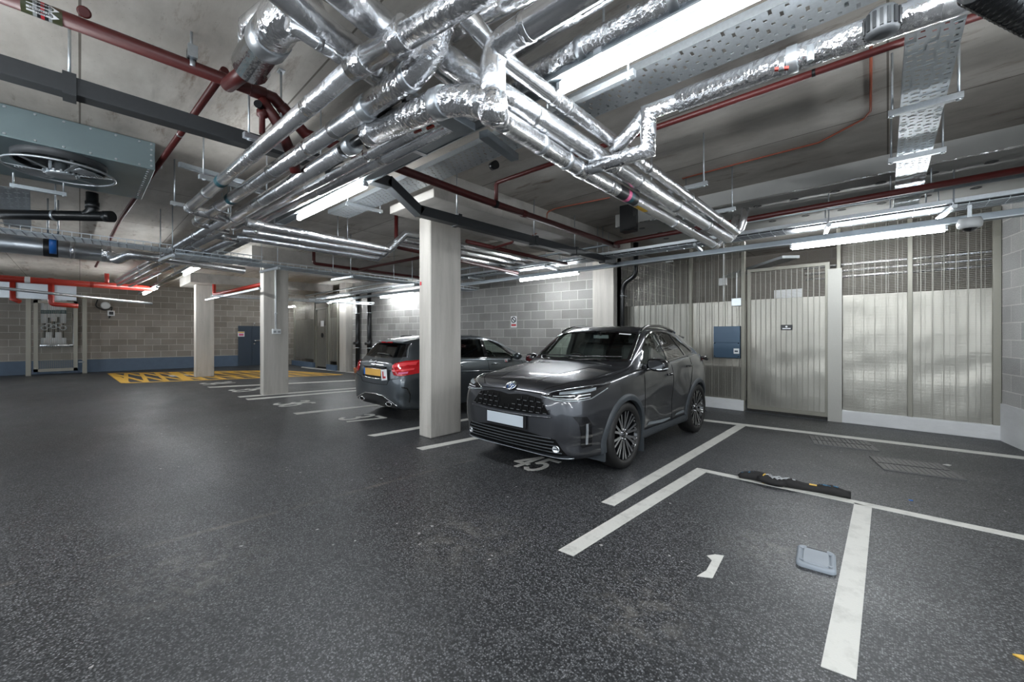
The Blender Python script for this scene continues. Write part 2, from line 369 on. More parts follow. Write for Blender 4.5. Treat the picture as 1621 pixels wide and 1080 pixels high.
M = dict(
    asphalt=m_asphalt(),
    slab=m_concrete('slab_concrete', (0.42, 0.39, 0.35), (0.68, 0.65, 0.60), board=True, rust=True),
    beam=m_concrete('beam_concrete', (0.36, 0.34, 0.31), (0.5, 0.48, 0.45)),
    column=m_concrete('column_concrete', (0.38, 0.36, 0.325), (0.54, 0.515, 0.475), vertical=True, dark=(0.20, 0.175, 0.15)),
    upstand=m_concrete('white_upstand', (0.60, 0.61, 0.62), (0.74, 0.75, 0.76), dark=(0.35, 0.34, 0.32)),
    block=m_block('block_wall', (0.25, 0.245, 0.235), (0.36, 0.35, 0.335), (0.60, 0.585, 0.55)),
    block_light=m_block('block_wall_pale', (0.36, 0.36, 0.355), (0.50, 0.495, 0.48), (0.66, 0.65, 0.62)),
    block_dark=m_block('block_wall_far', (0.25, 0.225, 0.195), (0.34, 0.31, 0.275), (0.60, 0.56, 0.50), 0.5, 0.25),
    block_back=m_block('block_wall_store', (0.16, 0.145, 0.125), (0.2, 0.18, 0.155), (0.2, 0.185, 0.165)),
    bluepaint=simple('blue_skirting_paint', (0.085, 0.125, 0.18), 0.55, grain=0.15, gscale=6),
    galv=simple('galvanised_steel', (0.56, 0.60, 0.63), 0.38, 0.85, grain=0.15, gscale=60),
    galv_dark=simple('galvanised_trunking', (0.33, 0.37, 0.40), 0.42, 0.7, grain=0.12, gscale=12),
    trunk=simple('grey_trunking', (0.052, 0.056, 0.06), 0.5, 0.3, grain=0.1),
    teal=simple('teal_duct_steel', (0.27, 0.35, 0.37), 0.4, 0.7, grain=0.12, gscale=4),
    foil=m_foil(), foil_smooth=m_foil('foil_smooth', (0.92, 0.93, 0.95), 0.62, 30.0, 0.24), foil_heavy=m_foil('foil_crumpled', (0.92, 0.93, 0.95), 1.0, 34.0, 0.16),
    foil_dull=m_foil('foil_tape', (0.62, 0.65, 0.68), 0.25, 20.0, 0.38),
    steelband=simple('steel_band', (0.42, 0.43, 0.44), 0.3, 0.9),
    red=simple('oxide_red_paint', (0.075, 0.010, 0.009), 0.42, grain=0.15, gscale=20),
    redbright=simple('signal_red_paint', (0.36, 0.026, 0.015), 0.4, grain=0.1, gscale=20),
    copper=simple('copper_cable', (0.30, 0.085, 0.05), 0.5),
    black=simple('black_plastic', (0.010, 0.011, 0.012), 0.3, grain=0.2),
    rubber=simple('black_rubber', (0.012, 0.012, 0.013), 0.65, grain=0.2, gscale=120),
    cladding=simple('grey_cladding', (0.034, 0.040, 0.046), 0.52, grain=0.15, gscale=300),
    white=m_paint_line('white_marking', (0.60, 0.595, 0.56), 0.5),
    yellow=m_paint_line('yellow_marking', (0.62, 0.36, 0.05)),
    champ=simple('champagne_frame', (0.25, 0.242, 0.205), 0.45, 0.35, grain=0.06),
    champ_light=simple('champagne_cover', (0.40, 0.395, 0.365), 0.5, 0.2, grain=0.04),
    sheet=m_sheet(),
    wire=simple('mesh_wire', (0.34, 0.33, 0.29), 0.45, 0.4),
    wire_light=simple('mesh_rib', (0.30, 0.29, 0.255), 0.45, 0.3),
    navy=simple('navy_door_paint', (0.028, 0.045, 0.068), 0.42, grain=0.08, gscale=5),
    panel=simple('electrical_panel', (0.045, 0.085, 0.135), 0.36, 0.2),
    plastic_white=simple('white_plastic', (0.72, 0.74, 0.75), 0.4),
    plastic_grey=simple('grey_lid_plastic', (0.235, 0.265, 0.30), 0.5, grain=0.12, gscale=9, bump=0.05),
    sign_white=simple('sign_white', (0.8, 0.81, 0.82), 0.45), sign_red=simple('sign_red', (0.52, 0.03, 0.04), 0.45), sign_black=simple('sign_black', (0.015, 0.016, 0.018), 0.4),
    sign_yellow=simple('sign_yellow', (0.72, 0.42, 0.03), 0.45), sign_green=simple('band_green', (0.055, 0.062, 0.028), 0.45), band_teal=simple('band_teal', (0.015, 0.07, 0.09), 0.45), band_blue=simple('band_blue', (0.02, 0.16, 0.55), 0.4), band_grey=simple('band_grey', (0.33, 0.35, 0.36), 0.5),
    pink=simple('sign_pink', (0.62, 0.12, 0.25), 0.5),
    board=simple('insulation_board', (0.52, 0.52, 0.50), 0.7, grain=0.1, gscale=5),
    washer=simple('washer_dark', (0.10, 0.10, 0.10), 0.5),
    lamp=m_lamp('tube_light', 46.0), lamp_wall=m_lamp('tube_light_wall', 36.0),
    housing=simple('light_housing', (0.68, 0.7, 0.72), 0.4),
    orange=simple('clay_gully', (0.42, 0.15, 0.06), 0.7, grain=0.2),
    # cars
    paint_suv=m_carpaint('graphite_car_paint', (0.044, 0.046, 0.052)), paint_hatch=m_carpaint('slate_car_paint', (0.085, 0.098, 0.108)),
    glass=m_glass('car_glass', (0.74, 0.82, 0.77)), glass_dark=m_glass('privacy_glass', (0.05, 0.055, 0.055)), glass_lamp=m_glass('lamp_glass', (0.75, 0.78, 0.8)),
    chrome=simple('chrome', (0.85, 0.86, 0.88), 0.08, 1.0), alloy=simple('machined_alloy', (0.72, 0.73, 0.75), 0.2, 1.0), gloss=simple('gloss_black', (0.006, 0.006, 0.007), 0.08, coat=1.0),
    well=simple('wheel_well', (0.0025, 0.0025, 0.0025), 0.8, spec=0.15), inner=simple('cabin_trim', (0.016, 0.017, 0.018), 0.6), seat=simple('seat_cloth', (0.022, 0.023, 0.025), 0.75, grain=0.2, gscale=200),
    tyre=simple('tyre_rubber', (0.0065, 0.0062, 0.006), 0.6, grain=0.15, gscale=90),
    plate_white=simple('plate_white', (0.50, 0.55, 0.60), 0.4), plate_yellow=simple('plate_yellow', (0.80, 0.45, 0.10), 0.4),
    lamp_red=simple('tail_lamp_red', (0.42, 0.008, 0.012), 0.12, coat=1.0), lamp_red_lit=simple('tail_lamp_bright', (0.72, 0.05, 0.06), 0.2, coat=1.0),
    led=simple('led_strip', (0.75, 0.78, 0.8), 0.15, 0.3), badge_blue=simple('badge_blue', (0.02, 0.07, 0.22), 0.15, 0.4, coat=1.0),
    iron=simple('cast_iron', (0.006, 0.006, 0.007), 0.55, 0.4, grain=0.3, gscale=50), iron_edge=simple('cast_iron_worn', (0.15, 0.15, 0.152), 0.45, 0.5, grain=0.3, gscale=40),
    bag=simple('black_fabric', (0.011, 0.010, 0.010), 0.8, grain=0.4, gscale=30, bump=0.4), bag_blue=simple('blue_print', (0.03, 0.16, 0.30), 0.7), tape=simple('yellow_tape', (0.70, 0.44, 0.08), 0.5), cord=simple('grey_cord', (0.4, 0.41, 0.42), 0.5),
)

# ---------------------------------------------------------------- camera and world
cam = bpy.data.cameras.new('camera'); cam.sensor_width = 36.0; cam.lens = 36.0 * FPX / 1621.0
cam.shift_y = -(540.0 - CY) / 1621.0; cam.shift_x = 0.0; cam.clip_start = 0.02; cam.clip_end = 200
co = bpy.data.objects.new('camera', cam); COL.objects.link(co); co.location = (0, 0, EYE)
co.rotation_euler = (PI / 2, 0, AZ)
SC.camera = co
w = bpy.data.worlds.new('garage_air'); SC.world = w; w.use_nodes = True
w.node_tree.nodes['Background'].inputs[0].default_value = (0.80, 0.90, 1.0, 1); w.node_tree.nodes['Background'].inputs[1].default_value = 0.8
SC.view_settings.view_transform = 'Standard'; SC.view_settings.look = 'None'; SC.view_settings.gamma = 1.0; SC.view_settings.use_curve_mapping = False
SC.view_settings.exposure = 1.25
SC.cycles.use_denoising = True; SC.cycles.max_bounces = 8; SC.cycles.sample_clamp_indirect = 8.0; SC.cycles.transparent_max_bounces = 12
SC.cycles.caustics_reflective = False; SC.cycles.caustics_refractive = False

# ---------------------------------------------------------------- shell of the garage
SLAB = 3.40
def struct(mb, name, mats, label=None, at=None, bevel=0):
    o = mb.build(name, mats, at=at, bevel=bevel); tag(o, label, None, None, 'structure'); return o
def wall(name, P, Q, z0, z1, mat, label, thick=0.2, skirt=None, side=1):
    P = V((P[0], P[1], 0)); Q = V((Q[0], Q[1], 0)); L = (Q - P).length; a = math.atan2(Q.y - P.y, Q.x - P.x)
    mb = MB(); mb.box((0, 0 if side > 0 else -thick, z0), (L, thick if side > 0 else 0, z1))
    o = mb.build(name, mat); o.location = P; o.rotation_euler = (0, 0, a); tag(o, label, None, None, 'structure')
    if skirt:
        s = MB(); s.box((0, -0.012 if side > 0 else 0, 0.0), (L, 0 if side > 0 else 0.012, skirt[0]))
        b = s.build('baseboard_' + name.split('_', 1)[1], skirt[1]); b.location = P; b.rotation_euler = (0, 0, a)
        tag(b, skirt[2], None, None, 'structure')
    return o
mb = MB(); mb.box((-24.5, -12, -0.2), (5, 13, 0)); struct(mb, 'floor', M['asphalt'], 'dark speckled asphalt floor of the garage')
mb = MB(); mb.box((-24.5, -12, SLAB), (5, 13, SLAB + 0.3)); struct(mb, 'ceiling', M['slab'], 'bare concrete ceiling slab with formwork joints')
FARP, FARQ = V((-23.57, -12.0, 0)), V((-21.4, 7.0, 0))
def far_at(y, off=0.0):
    t = (y - FARP.y) / (FARQ.y - FARP.y); return V((FARP.x + (FARQ.x - FARP.x) * t + off, y, 0))
wall('wall_far', FARQ, FARP, 0, SLAB, M['block_dark'], 'long grey block wall at the far end', 0.2, (0.48, M['bluepaint'], 'blue painted skirting band along the far block wall'), side=-1)
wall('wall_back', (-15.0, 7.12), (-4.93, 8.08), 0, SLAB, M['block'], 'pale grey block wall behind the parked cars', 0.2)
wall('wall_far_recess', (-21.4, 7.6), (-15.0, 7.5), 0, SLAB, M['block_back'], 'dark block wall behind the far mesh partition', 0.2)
wall('wall_far_return', (-21.35, 7.65), (-21.35, 6.7), 0, SLAB, M['block_dark'], 'short block return at the far corner', 0.3)
wall('wall_right', (2.15, 3.35), (1.11, 8.47), 0, SLAB, M['block_light'], 'grey block wall at the right edge', 0.25, side=-1)
mb = MB(); a = math.atan2(8.47 - 3.35, 1.11 - 2.15); mb.box((0, 0.0, 0), ((V((2.15, 3.35)) - V((1.11, 8.47))).length + 0.0, 0.02, 0.5))
o = mb.build('trim_1', M['upstand']); o.location = (2.15, 3.35, 0); o.rotation_euler = (0, 0, a); tag(o, 'white rendered upstand at the foot of the right block wall', None, None, 'structure')
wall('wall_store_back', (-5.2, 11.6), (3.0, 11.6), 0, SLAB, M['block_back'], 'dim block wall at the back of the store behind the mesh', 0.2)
wall('wall_store_left', (-4.43, 8.2), (-4.43, 11.6), 0, SLAB, M['block'], 'block side wall inside the store on the left', 0.15)
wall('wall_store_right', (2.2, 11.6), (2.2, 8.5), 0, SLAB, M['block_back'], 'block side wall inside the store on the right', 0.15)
# downstand beam over the nearest column, soffit board on the right
mb = MB(); mb.box((-4.95, 2.87, 3.06), (-3.95, 7.9, SLAB)); struct(mb, 'trim_2', M['beam'], 'deep concrete downstand beam resting on the nearest column', bevel=0.01)
mb = MB(); mb.box((-12.0, 2.6, 3.10), (-10.3, 7.4, SLAB)); struct(mb, 'trim_3', M['beam'], 'concrete downstand beam above the middle column')
mb = MB(); mb.box((-18.2, 2.4, 3.10), (-16.2, 6.9, SLAB)); struct(mb, 'trim_4', M['beam'], 'concrete downstand beam above the farthest free column')
mb = MB(); mb.box((-3.3, 6.05, 3.2), (3.4, 7.9, SLAB), 0)
for x in [i * 0.42 - 3.0 for i in range(13)]:
    for y in (6.4, 6.9, 7.4):
        mb.lathe((x + (0.1 if y == 6.9 else 0), y, 3.2), (0, 0, -1), [(0, 0.05), (0.006, 0.05), (0.006, 0.02), (0.001, 0.018)], 14, 1)
mb.box((-3.3, 6.035, 3.19), (3.4, 6.05, 3.205), 2)
struct(mb, 'trim_5', [M['board'], M['washer'], M['foil']], 'pale insulation board soffit with round fixings')
# columns
def column(label, lo, hi, top, bevel=0.015):
    mb = MB(); mb.box((lo[0], lo[1], 0), (hi[0], hi[1], top))
    o = mb.build('concrete_column', M['column'], at=((lo[0] + hi[0]) / 2, (lo[1] + hi[1]) / 2, 0), bevel=bevel)
    return tag(o, label, 'column', 'square concrete columns along the bays')
colA = column('concrete column in front of the grey hatchback, nearest of the columns', (-4.83, 3.26), (-4.56, 3.80), 3.06)
colB = column('concrete column with a switched socket and white conduit', (-10.95, 2.93), (-10.68, 3.47), 3.10)
colC = column('concrete column with grey scuffs standing inside the yellow hatched box', (-17.17, 2.63), (-16.82, 3.13), 3.10)
colD = column('pale concrete column beside the two black drain pipes', (-15.55, 6.86), (-15.0, 7.13), SLAB)
colE = column('white concrete column between the block wall and the mesh', (-4.97, 8.04), (-4.43, 8.4), SLAB)
# ================================================================ painted floor markings
def strip(pts, label, name='bay_line', cat='bay marking', mat='white', group='white painted bay lines', z=0.003):
    mb = MB(); mb.prism([V((p[0], p[1], 0.0005)) for p in pts], (0, 0, z))
    o = mb.build(name, M[mat]); return tag(o, label, cat, group)
def line(p, q, w, label, **k):
    p = V((p[0], p[1], 0)); q = V((q[0], q[1], 0)); d = (q - p).normalized(); s = V((-d.y, d.x, 0)) * w / 2
    return strip([p + s, q + s, q - s, p - s], label, **k)
F0 = lambda x, y: U(x, y, 0)
strip([F0(952, 795.5), F0(972.5, 801.5), F0(1182.5, 673.6), F0(1168, 672)], 'broad white bay line beside the front wheel of the crossover')
strip([F0(883.6, 871.8), F0(907.2, 881.3), F0(1117.6, 748.3), F0(1103.7, 741.2)], 'broad white bay line left of the painted number 1')
strip([F0(1299.3, 1056), F0(1355.6, 1077), F0(1380.3, 804.4), F0(1352.4, 796.5)], 'broad white bay line right of the grey plastic lid')
strip([F0(1104.5, 741.2), F0(1118, 748.2), F0(1640, 859.5), F0(1640, 852.3)], 'long white cross line running under the black rolled bundle')
strip([F0(1090, 661.2), F0(1090, 664), F0(1640, 730), F0(1640, 725.6)], 'thin white line along the mesh partition beside the drain covers', z=0.0025)
strip([F0(659, 709.6), F0(668.6, 713), F0(800, 686.5), F0(790, 684.8)], 'white bay line ending under the nose of the crossover')
strip([F0(581.7, 689.5), F0(592.6, 691.4), F0(790, 657.3), F0(782, 655.7)], 'white bay line passing behind the nearest column')
strip([F0(463.8, 654.3), F0(470, 656.6), F0(625, 639.5), F0(622, 638)], 'white bay line ending under the rear of the grey hatchback')
strip([F0(388.8, 631.8), F0(393, 633.6), F0(640, 613.2), F0(640, 611.8)], 'nearer of the paired white bay lines at the middle column')
strip([F0(375.9, 627.9), F0(380, 629.5), F0(640, 609.6), F0(640, 608.3)], 'farther of the paired white bay lines at the middle column')
strip([F0(328, 612.8), F0(332, 614.2), F0(640, 599.2), F0(640, 598.2)], 'thin white bay line next to the yellow hatched box')
strip([F0(478, 580.6), F0(476, 582.2), F0(600, 594.6), F0(603, 593.2)], 'thin white line along the far mesh partition', z=0.0025)

def floor_text(txt, px, size, label, rot=0.0):
    c = F0(*px); mb = MB(); ca, sa = math.cos(rot), math.sin(rot)
    add_letters(mb, txt, size, lambda x, y: (c.x + x * ca - y * sa, c.y + x * sa + y * ca, 0.0035))
    o = mb.build('bay_number', M['white'], at=(c.x, c.y, 0)); return tag(o, label, 'bay number')
def strokes(paths, px, w, h, label, sw=0.055):
    # stencilled figures: each path in unit box 0..1, baseline along +X
    c = F0(*px); mb = MB()
    k = 0
    for path in paths:
        pts = [V((c.x + (x - 0.5) * w, c.y + (y - 0.5) * h, 0.002)) for x, y in path]
        for a, b2 in zip(pts, pts[1:]):
            d = (b2 - a).normalized() * sw * 0.4; k += 1; zz = V((0, 0, 0.00012 * k)); mb.bar(a - d + zz, b2 + d + zz, sw, 0.003)
    o = mb.build('bay_number', M['white'], at=(c.x, c.y, 0)); return tag(o, label, 'bay number', 'painted bay numbers')
def arc(cx, cy, rx, ry, a0, a1, n=10): return [(cx + rx * math.cos(math.radians(a0 + (a1 - a0) * i / n)), cy + ry * math.sin(math.radians(a0 + (a1 - a0) * i / n))) for i in range(n + 1)]
def digit(ch, x0, w):
    q = {'1': [[(0.25, 0.8), (0.55, 1), (0.55, 0)]], '4': [[(0.75, 0), (0.75, 1), (0.05, 0.3), (1, 0.3)]],
         '5': [[(0.95, 1), (0.15, 1), (0.1, 0.55)] + arc(0.45, 0.32, 0.5, 0.32, 110, -130)], '7': [[(0, 1), (0.95, 1), (0.3, 0)]],
         '3': [arc(0.45, 0.75, 0.45, 0.25, 150, -80) , arc(0.45, 0.27, 0.5, 0.27, 85, -150)], '6': [[(0.8, 0.95)] + arc(0.55, 0.5, 0.5, 0.48, 80, 200) + arc(0.5, 0.28, 0.45, 0.28, 200, 540)]}[ch]
    return [[(x0 + x * w, y) for x, y in p] for p in q]
def number(s): 
    n = len(s); w = 0.9 / n if n > 1 else 1.0; return [p for i, c in enumerate(s) for p in digit(c, i * (1.0 / n) + (0.0), w * 0.86)]
strokes(number('45'), (848, 734), 0.42, 0.42, 'white painted number 45 in the shadow under the crossover bumper')
strokes(number('37'), (574, 663), 0.60, 0.55, 'white painted number 37 behind the grey hatchback', 0.075)
strokes(number('36'), (468, 639.5), 0.62, 0.62, 'white painted number 36 in the empty bay right of the middle column', 0.075)
strokes(number('35'), (394, 617.5), 0.68, 0.7, 'white painted number 35 in the bay left of the middle column', 0.075)
strokes(number('34'), (345, 607), 0.72, 0.7, 'white painted number 34 just in front of the yellow hatched box', 0.08)
strokes(number('33'), (293, 594.5), 0.8, 0.75, 'white painted number 33 inside the yellow hatched box', 0.08)
mb = MB(); P1 = [F0(*p) for p in ((1119, 880.5), (1132, 878.5), (1146, 880.5), (1128, 916), (1103, 913), (1118, 904), (1127, 888))]
mb.prism([V((p.x, p.y, 0.0005)) for p in P1], (0, 0, 0.003)); tag(mb.build('bay_number', M['white'], at=P1[0]), 'worn white painted number 1 in the nearest bay', 'bay number', 'painted bay numbers')
# yellow hatched box at the far end
YA, YB, YC, YD = F0(176, 591.2), F0(199.3, 606.5), F0(540, 593.4), F0(440, 586.6)
def lerp(a, b, t): return a + (b - a) * t
mb = MB()
NY = [0]
def yl(a, b, w):
    NY[0] += 1; z = 0.002 + 0.00015 * NY[0]; mb.bar(V((a.x, a.y, z)), V((b.x, b.y, z)), w, 0.003)
for a, b in ((YA, YB), (YB, YC), (YC, YD), (YD, YA)): yl(a, b, 0.2)
for i in range(12):
    t0, t1 = i / 12, (i + 1) / 12
    yl(lerp(YB, YC, t0), lerp(YA, YD, t1), 0.11); yl(lerp(YA, YD, t0), lerp(YB, YC, t1), 0.11)
yl(lerp(YA, YD, 0.36), lerp(YB, YC, 0.26), 0.2)
tag(mb.build('hatched_box', M['yellow'], at=YB), 'yellow cross hatched no parking box painted at the far end', 'floor marking')

# ================================================================ mesh partition on the right (plane y = 8.46)
PY = 8.46
MX = lambda px: UY(px, 530, PY).x
x_a, x_b, x_c, x_d, x_e, x_f, x_g, x_h = [MX(p) for p in (978, 1097, 1181, 1311, 1334, 1440, 1574, 1583)]
ZS, ZT = 2.06, 3.15
def mesh_sheet(mb, x0, x1, z0, z1, y, nv, m=0, pitch=0.0127 * 2):
    z = z0
    while z < z1:                                     # fine horizontal wires
        mb.box((x0, y, z), (x1, y + 0.003, z + 0.0045), m); z += pitch
    n = int((x1 - x0) / 0.0762)
    for i in range(1, n):
        x = x0 + (x1 - x0) * i / n; mb.box((x - 0.0018, y - 0.003, z0), (x + 0.0018, y, z1), m)
def panel(x0, x1, label, z0=0.2, name='mesh_partition', sheet=True, ztop=ZT):
    t = thing(name, label, 'mesh panel', ((x0 + x1) / 2, PY, 0), group='welded mesh partition panels')
    mb = MB(); mesh_sheet(mb, x0, x1, z0, ztop, PY, 0)
    mb.build('mesh_infill', M['wire'], t)
    rb = MB(); n = max(3, round((x1 - x0) / 0.125))
    for i in range(1, n):
        x = x0 + (x1 - x0) * i / n; rb.box((x - 0.0045, PY - 0.010, z0), (x + 0.0045, PY - 0.002, ztop))
    rb.build('mesh_rib', M['wire_light'], t)
    if sheet:
        sb = MB(); sb.box((x0, PY + 0.006, z0), (x1, PY + 0.009, ZS)); sb.build('backing_sheet', M['sheet'], t)
    return t
panel(x_a, x_b, 'mesh panel beside the black swan neck pipe, half hidden by the crossover', ztop=2.95)
panel(x_b, x_c, 'mesh panel carrying the dark blue electrical box')
panel(x_e, x_f, 'mesh panel between the pale cover strip and the single post')
panel(x_f, x_g, 'mesh panel next to the right block wall')
def post(x, w, z0, z1, label, mat='champ', d=0.05):
    mb = MB(); mb.box((x - w / 2, PY - d, z0), (x + w / 2, PY + 0.02, z1))
    o = mb.build('partition_post', M[mat], at=(x, PY, z0), bevel=0.004); tag(o, label, 'post', 'posts of the mesh partition')
    return o
post(MX(1094.5), 0.05, 0.2, ZT, 'mesh partition post left of the blue electrical box')
post(MX(1177), 0.06, 0.0, ZT, 'mesh partition post at the hinge side of the mesh door')
post(MX(1440.5), 0.055, 0.2, ZT, 'mesh partition post right of the pale cover strip')
post(MX(1577.5), 0.075, 0.2, ZT, 'mesh partition post against the right block wall')
post(MX(1328), 0.05, 2.5, ZT, 'short mesh partition post above the pale cover strip')
mb = MB(); mb.box((MX(1311), PY - 0.075, 0.0), (MX(1333.5), PY - 0.055, 2.50))
for i in range(8): mb.lathe((MX(1332), PY - 0.075, 0.3 + 0.28 * i), (0, -1, 0), [(0, 0.008), (0.004, 0.006)], 8, 0, True)
tag(mb.build('cover_strip', M['champ_light'], at=(MX(1322), PY - 0.075, 0), bevel=0.002), 'pale metal cover strip on the lock side of the mesh door', 'cover strip')
# sliding/hinged mesh door
dx0, dx1, dz0, dz1 = MX(1184), MX(1314), 0.06, 2.62
t = thing('mesh_door', 'tall beige mesh door with a small dark plaque', 'door', ((dx0 + dx1) / 2, PY, 0))
mb = MB(); y0, y1 = PY - 0.055, PY - 0.005
mb.box((dx0, y0, dz0), (dx0 + 0.055, y1, dz1)); mb.box((dx1 - 0.06, y0, dz0), (dx1, y1, dz1)); mb.box((dx0 + 0.055, y0, dz1 - 0.055), (dx1 - 0.06, y1, dz1)); mb.box((dx0 + 0.055, y0, dz0), (dx1 - 0.06, y1, dz0 + 0.07))
for z in (0.35, 0.75, 1.2, 1.55, 1.9, 2.3): mb.lathe((dx0 + 0.02, y0, z), (0, -1, 0), [(0, 0.009), (0.005, 0.007)], 8, 0, True)
mb.build('door_frame', M['champ'], t, bevel=0.004)
mb = MB(); mesh_sheet(mb, dx0 + 0.055, dx1 - 0.06, dz0 + 0.07, dz1 - 0.055, PY - 0.03, 0); mb.build('mesh_infill', M['wire'], t)
mb = MB()
for i in range(1, 14):
    x = dx0 + 0.055 + (dx1 - dx0 - 0.115) * i / 14; mb.box((x - 0.005, PY - 0.042, dz0 + 0.07), (x + 0.005, PY - 0.032, dz1 - 0.055))
mb.build('mesh_rib', M['wire_light'], t)
mb = MB(); mb.box((dx0 + 0.055, PY - 0.024, dz0 + 0.07), (dx1 - 0.06, PY - 0.021, ZS)); mb.build('backing_sheet', M['sheet'], t)
pc = UY(1245, 518.5, PY - 0.06)
mb = MB(); mb.box((pc.x - 0.085, PY - 0.062, pc.z - 0.045), (pc.x + 0.085, PY - 0.052, pc.z + 0.045)); pl = mb.build('plaque', M['sign_black'], t, bevel=0.004); tag(pl, 'dark door plaque with white symbol')
mb = MB(); mb.lathe((pc.x, PY - 0.0625, pc.z + 0.014), (0, -1, 0), [(0, 0.017), (0.001, 0.016)], 14, 0, True); mb.box((pc.x - 0.06, PY - 0.0635, pc.z - 0.028), (pc.x + 0.06, PY - 0.0621, pc.z - 0.012)); mb.build('plaque_symbol', M['sign_white'], pl)
sc = [UY(1226, 460, 8.6), UY(1270, 472, 8.6)]
mb = MB(); mb.box((sc[0].x, 8.58, sc[1].z), (sc[1].x, 8.6, sc[0].z)); tag(mb.build('sign', M['sign_white'], at=((sc[0].x + sc[1].x) / 2, 8.58, sc[1].z)), 'blank white sign seen through the upper mesh of the door', 'sign')
# plinths
def plinth(x0, x1, label):
    mb = MB(); mb.box((x0, PY - 0.07, 0), (x1, PY + 0.12, 0.2)); tag(mb.build('plinth', M['upstand'], at=((x0 + x1) / 2, PY, 0), bevel=0.01), label, 'plinth', 'white concrete plinths under the mesh')
plinth(x_a, MX(1178.5), 'white concrete plinth under the mesh behind the crossover')
plinth(MX(1324), x_h, 'chipped white concrete plinth under the right hand mesh panels')
mb = MB(); mb.box((MX(1180), PY - 0.06, 0), (MX(1324), PY + 0.06, 0.012)); tag(mb.build('threshold', M['trunk'], at=(MX(1250), PY, 0)), 'dark threshold strip under the mesh door', 'threshold')
# electrical box on the mesh
a, b = UY(1131.5, 517, PY), UY(1173, 567, PY)
t = thing('electrical_box', 'dark blue electrical box with a white key switch', 'electrical box', ((a.x + b.x) / 2, PY - 0.06, b.z))
mb = MB(); mb.box((a.x, PY - 0.075, b.z), (b.x, PY - 0.013, b.z + (a.z - b.z) * 0.48 - 0.003)); mb.box((a.x, PY - 0.075, b.z + (a.z - b.z) * 0.48 + 0.003), (b.x, PY - 0.013, a.z)); mb.box((a.x + 0.01, PY - 0.07, b.z + 0.01), (b.x - 0.01, PY - 0.012, a.z - 0.01))
mb.build('cover', M['panel'], t, bevel=0.004)
mb = MB()
for x in (a.x + 0.025, b.x - 0.025):
    for z in (b.z + 0.03, b.z + (a.z - b.z) * 0.46): mb.lathe((x, PY - 0.075, z), (0, -1, 0), [(0, 0.012), (0.004, 0.009)], 10, 0, True)
mb.build('screw', M['chrome'], t)
mb = MB(); mb.box((b.x - 0.105, PY - 0.09, b.z + 0.08), (b.x - 0.01, PY - 0.076, b.z + 0.18)); k = mb.build('key_switch', M['plastic_white'], t, bevel=0.006)
mb = MB(); mb.box((b.x - 0.085, PY - 0.094, b.z + 0.115), (b.x - 0.03, PY - 0.0902, b.z + 0.142)); mb.build('switch_slot', M['navy'], k)
# small boxes in front of / behind the mesh
def small_box(px, py, w, h, y, label, mat='plastic_white', conduit=None, d=0.05):
    c = UY(px, py, y); t = thing('junction_box', label, 'junction box', (c.x, y, c.z - h / 2))
    mb = MB(); mb.box((c.x - w / 2, y - d, c.z - h / 2), (c.x + w / 2, y, c.z + h / 2)); mb.build('box_cover', M[mat], t, bevel=0.006)
    mb = MB()
    for sx in (-1, 1):
        for sz in (-1, 1): mb.lathe((c.x + sx * w * 0.4, y - d, c.z + sz * h * 0.38), (0, -1, 0), [(0, 0.007), (0.003, 0.006)], 8, 0, True)
    mb.build('screw', M['steelband'], t)
    for (x, z0, z1) in (conduit or []):
        mb = MB(); mb.tube([(c.x + x, y - 0.02, c.z + z0), (c.x + x, y - 0.02, c.z + z1)], 0.012, 10); mb.build('conduit', M['plastic_white'], t)
    return t
small_box(1145, 446.5, 0.14, 0.14, 8.62, 'pale square junction box on a vertical conduit behind the mesh', 'plastic_white', [(0.01, 0.07, 0.75), (0.01, -0.45, -0.07)])
small_box(1166.5, 478.5, 0.16, 0.145, PY - 0.02, 'grey square junction box at the top edge of the backing sheet', 'galv', [(0.0, 0.07, 0.55)])
t = small_box(1060.5, 413, 0.15, 0.07, PY - 0.15, 'small white sensor box under the wall trunking')
# dome camera
c = UY(1535, 356, 6.6)
t = thing('dome_camera', 'white dome security camera above the right mesh panel', 'security camera', (c.x, 6.6, c.z - 0.1))
mb = MB(); mb.lathe((c.x, 6.6, c.z + 0.07), (0, 0, -1), [(0, 0.085), (0.05, 0.10), (0.09, 0.095), (0.11, 0.075)], 24, 0, True); mb.build('housing', M['plastic_white'], t)
mb = MB(); mb.lathe((c.x, 6.6, c.z - 0.036), (0, 0, -1), [(0, 0.06), (0.015, 0.054), (0.03, 0.036), (0.038, 0.018), (0.04, 0.0)], 20); mb.build('dome', M['gloss'], t)
mb = MB(); mb.bar((c.x, 6.6, c.z + 0.05), (c.x, 6.6, 2.86), 0.03, 0.03); mb.build('stem', M['galv'], t)
# swan neck black pipe left of the mesh
p0 = UY(985, 470, 8.25); x0 = p0.x
t = thing('drain_pipe', 'black swan neck drain pipe beside the white column', 'drain pipe', (x0, 8.25, 0))
mb = MB(); mb.tube([(x0, 8.25, 0.0), (x0, 8.25, 2.42), (x0 + 0.09, 8.22, 2.58), (x0 + 0.28, 8.18, 2.66), (x0 + 0.36, 8.17, 2.75), (x0 + 0.36, 8.17, SLAB)], 0.052, 18, fillet=0.12); mb.build('pipe', M['black'], t)
mb = MB()
for z in (0.9, 2.28): mb.tube([(x0, 8.25, z), (x0, 8.25, z + 0.02)], 0.056, 18); mb.box((x0 - 0.01, 8.25, z), (x0 + 0.01, 8.45, z + 0.02))
mb.build('pipe_bracket', M['galv'], t)
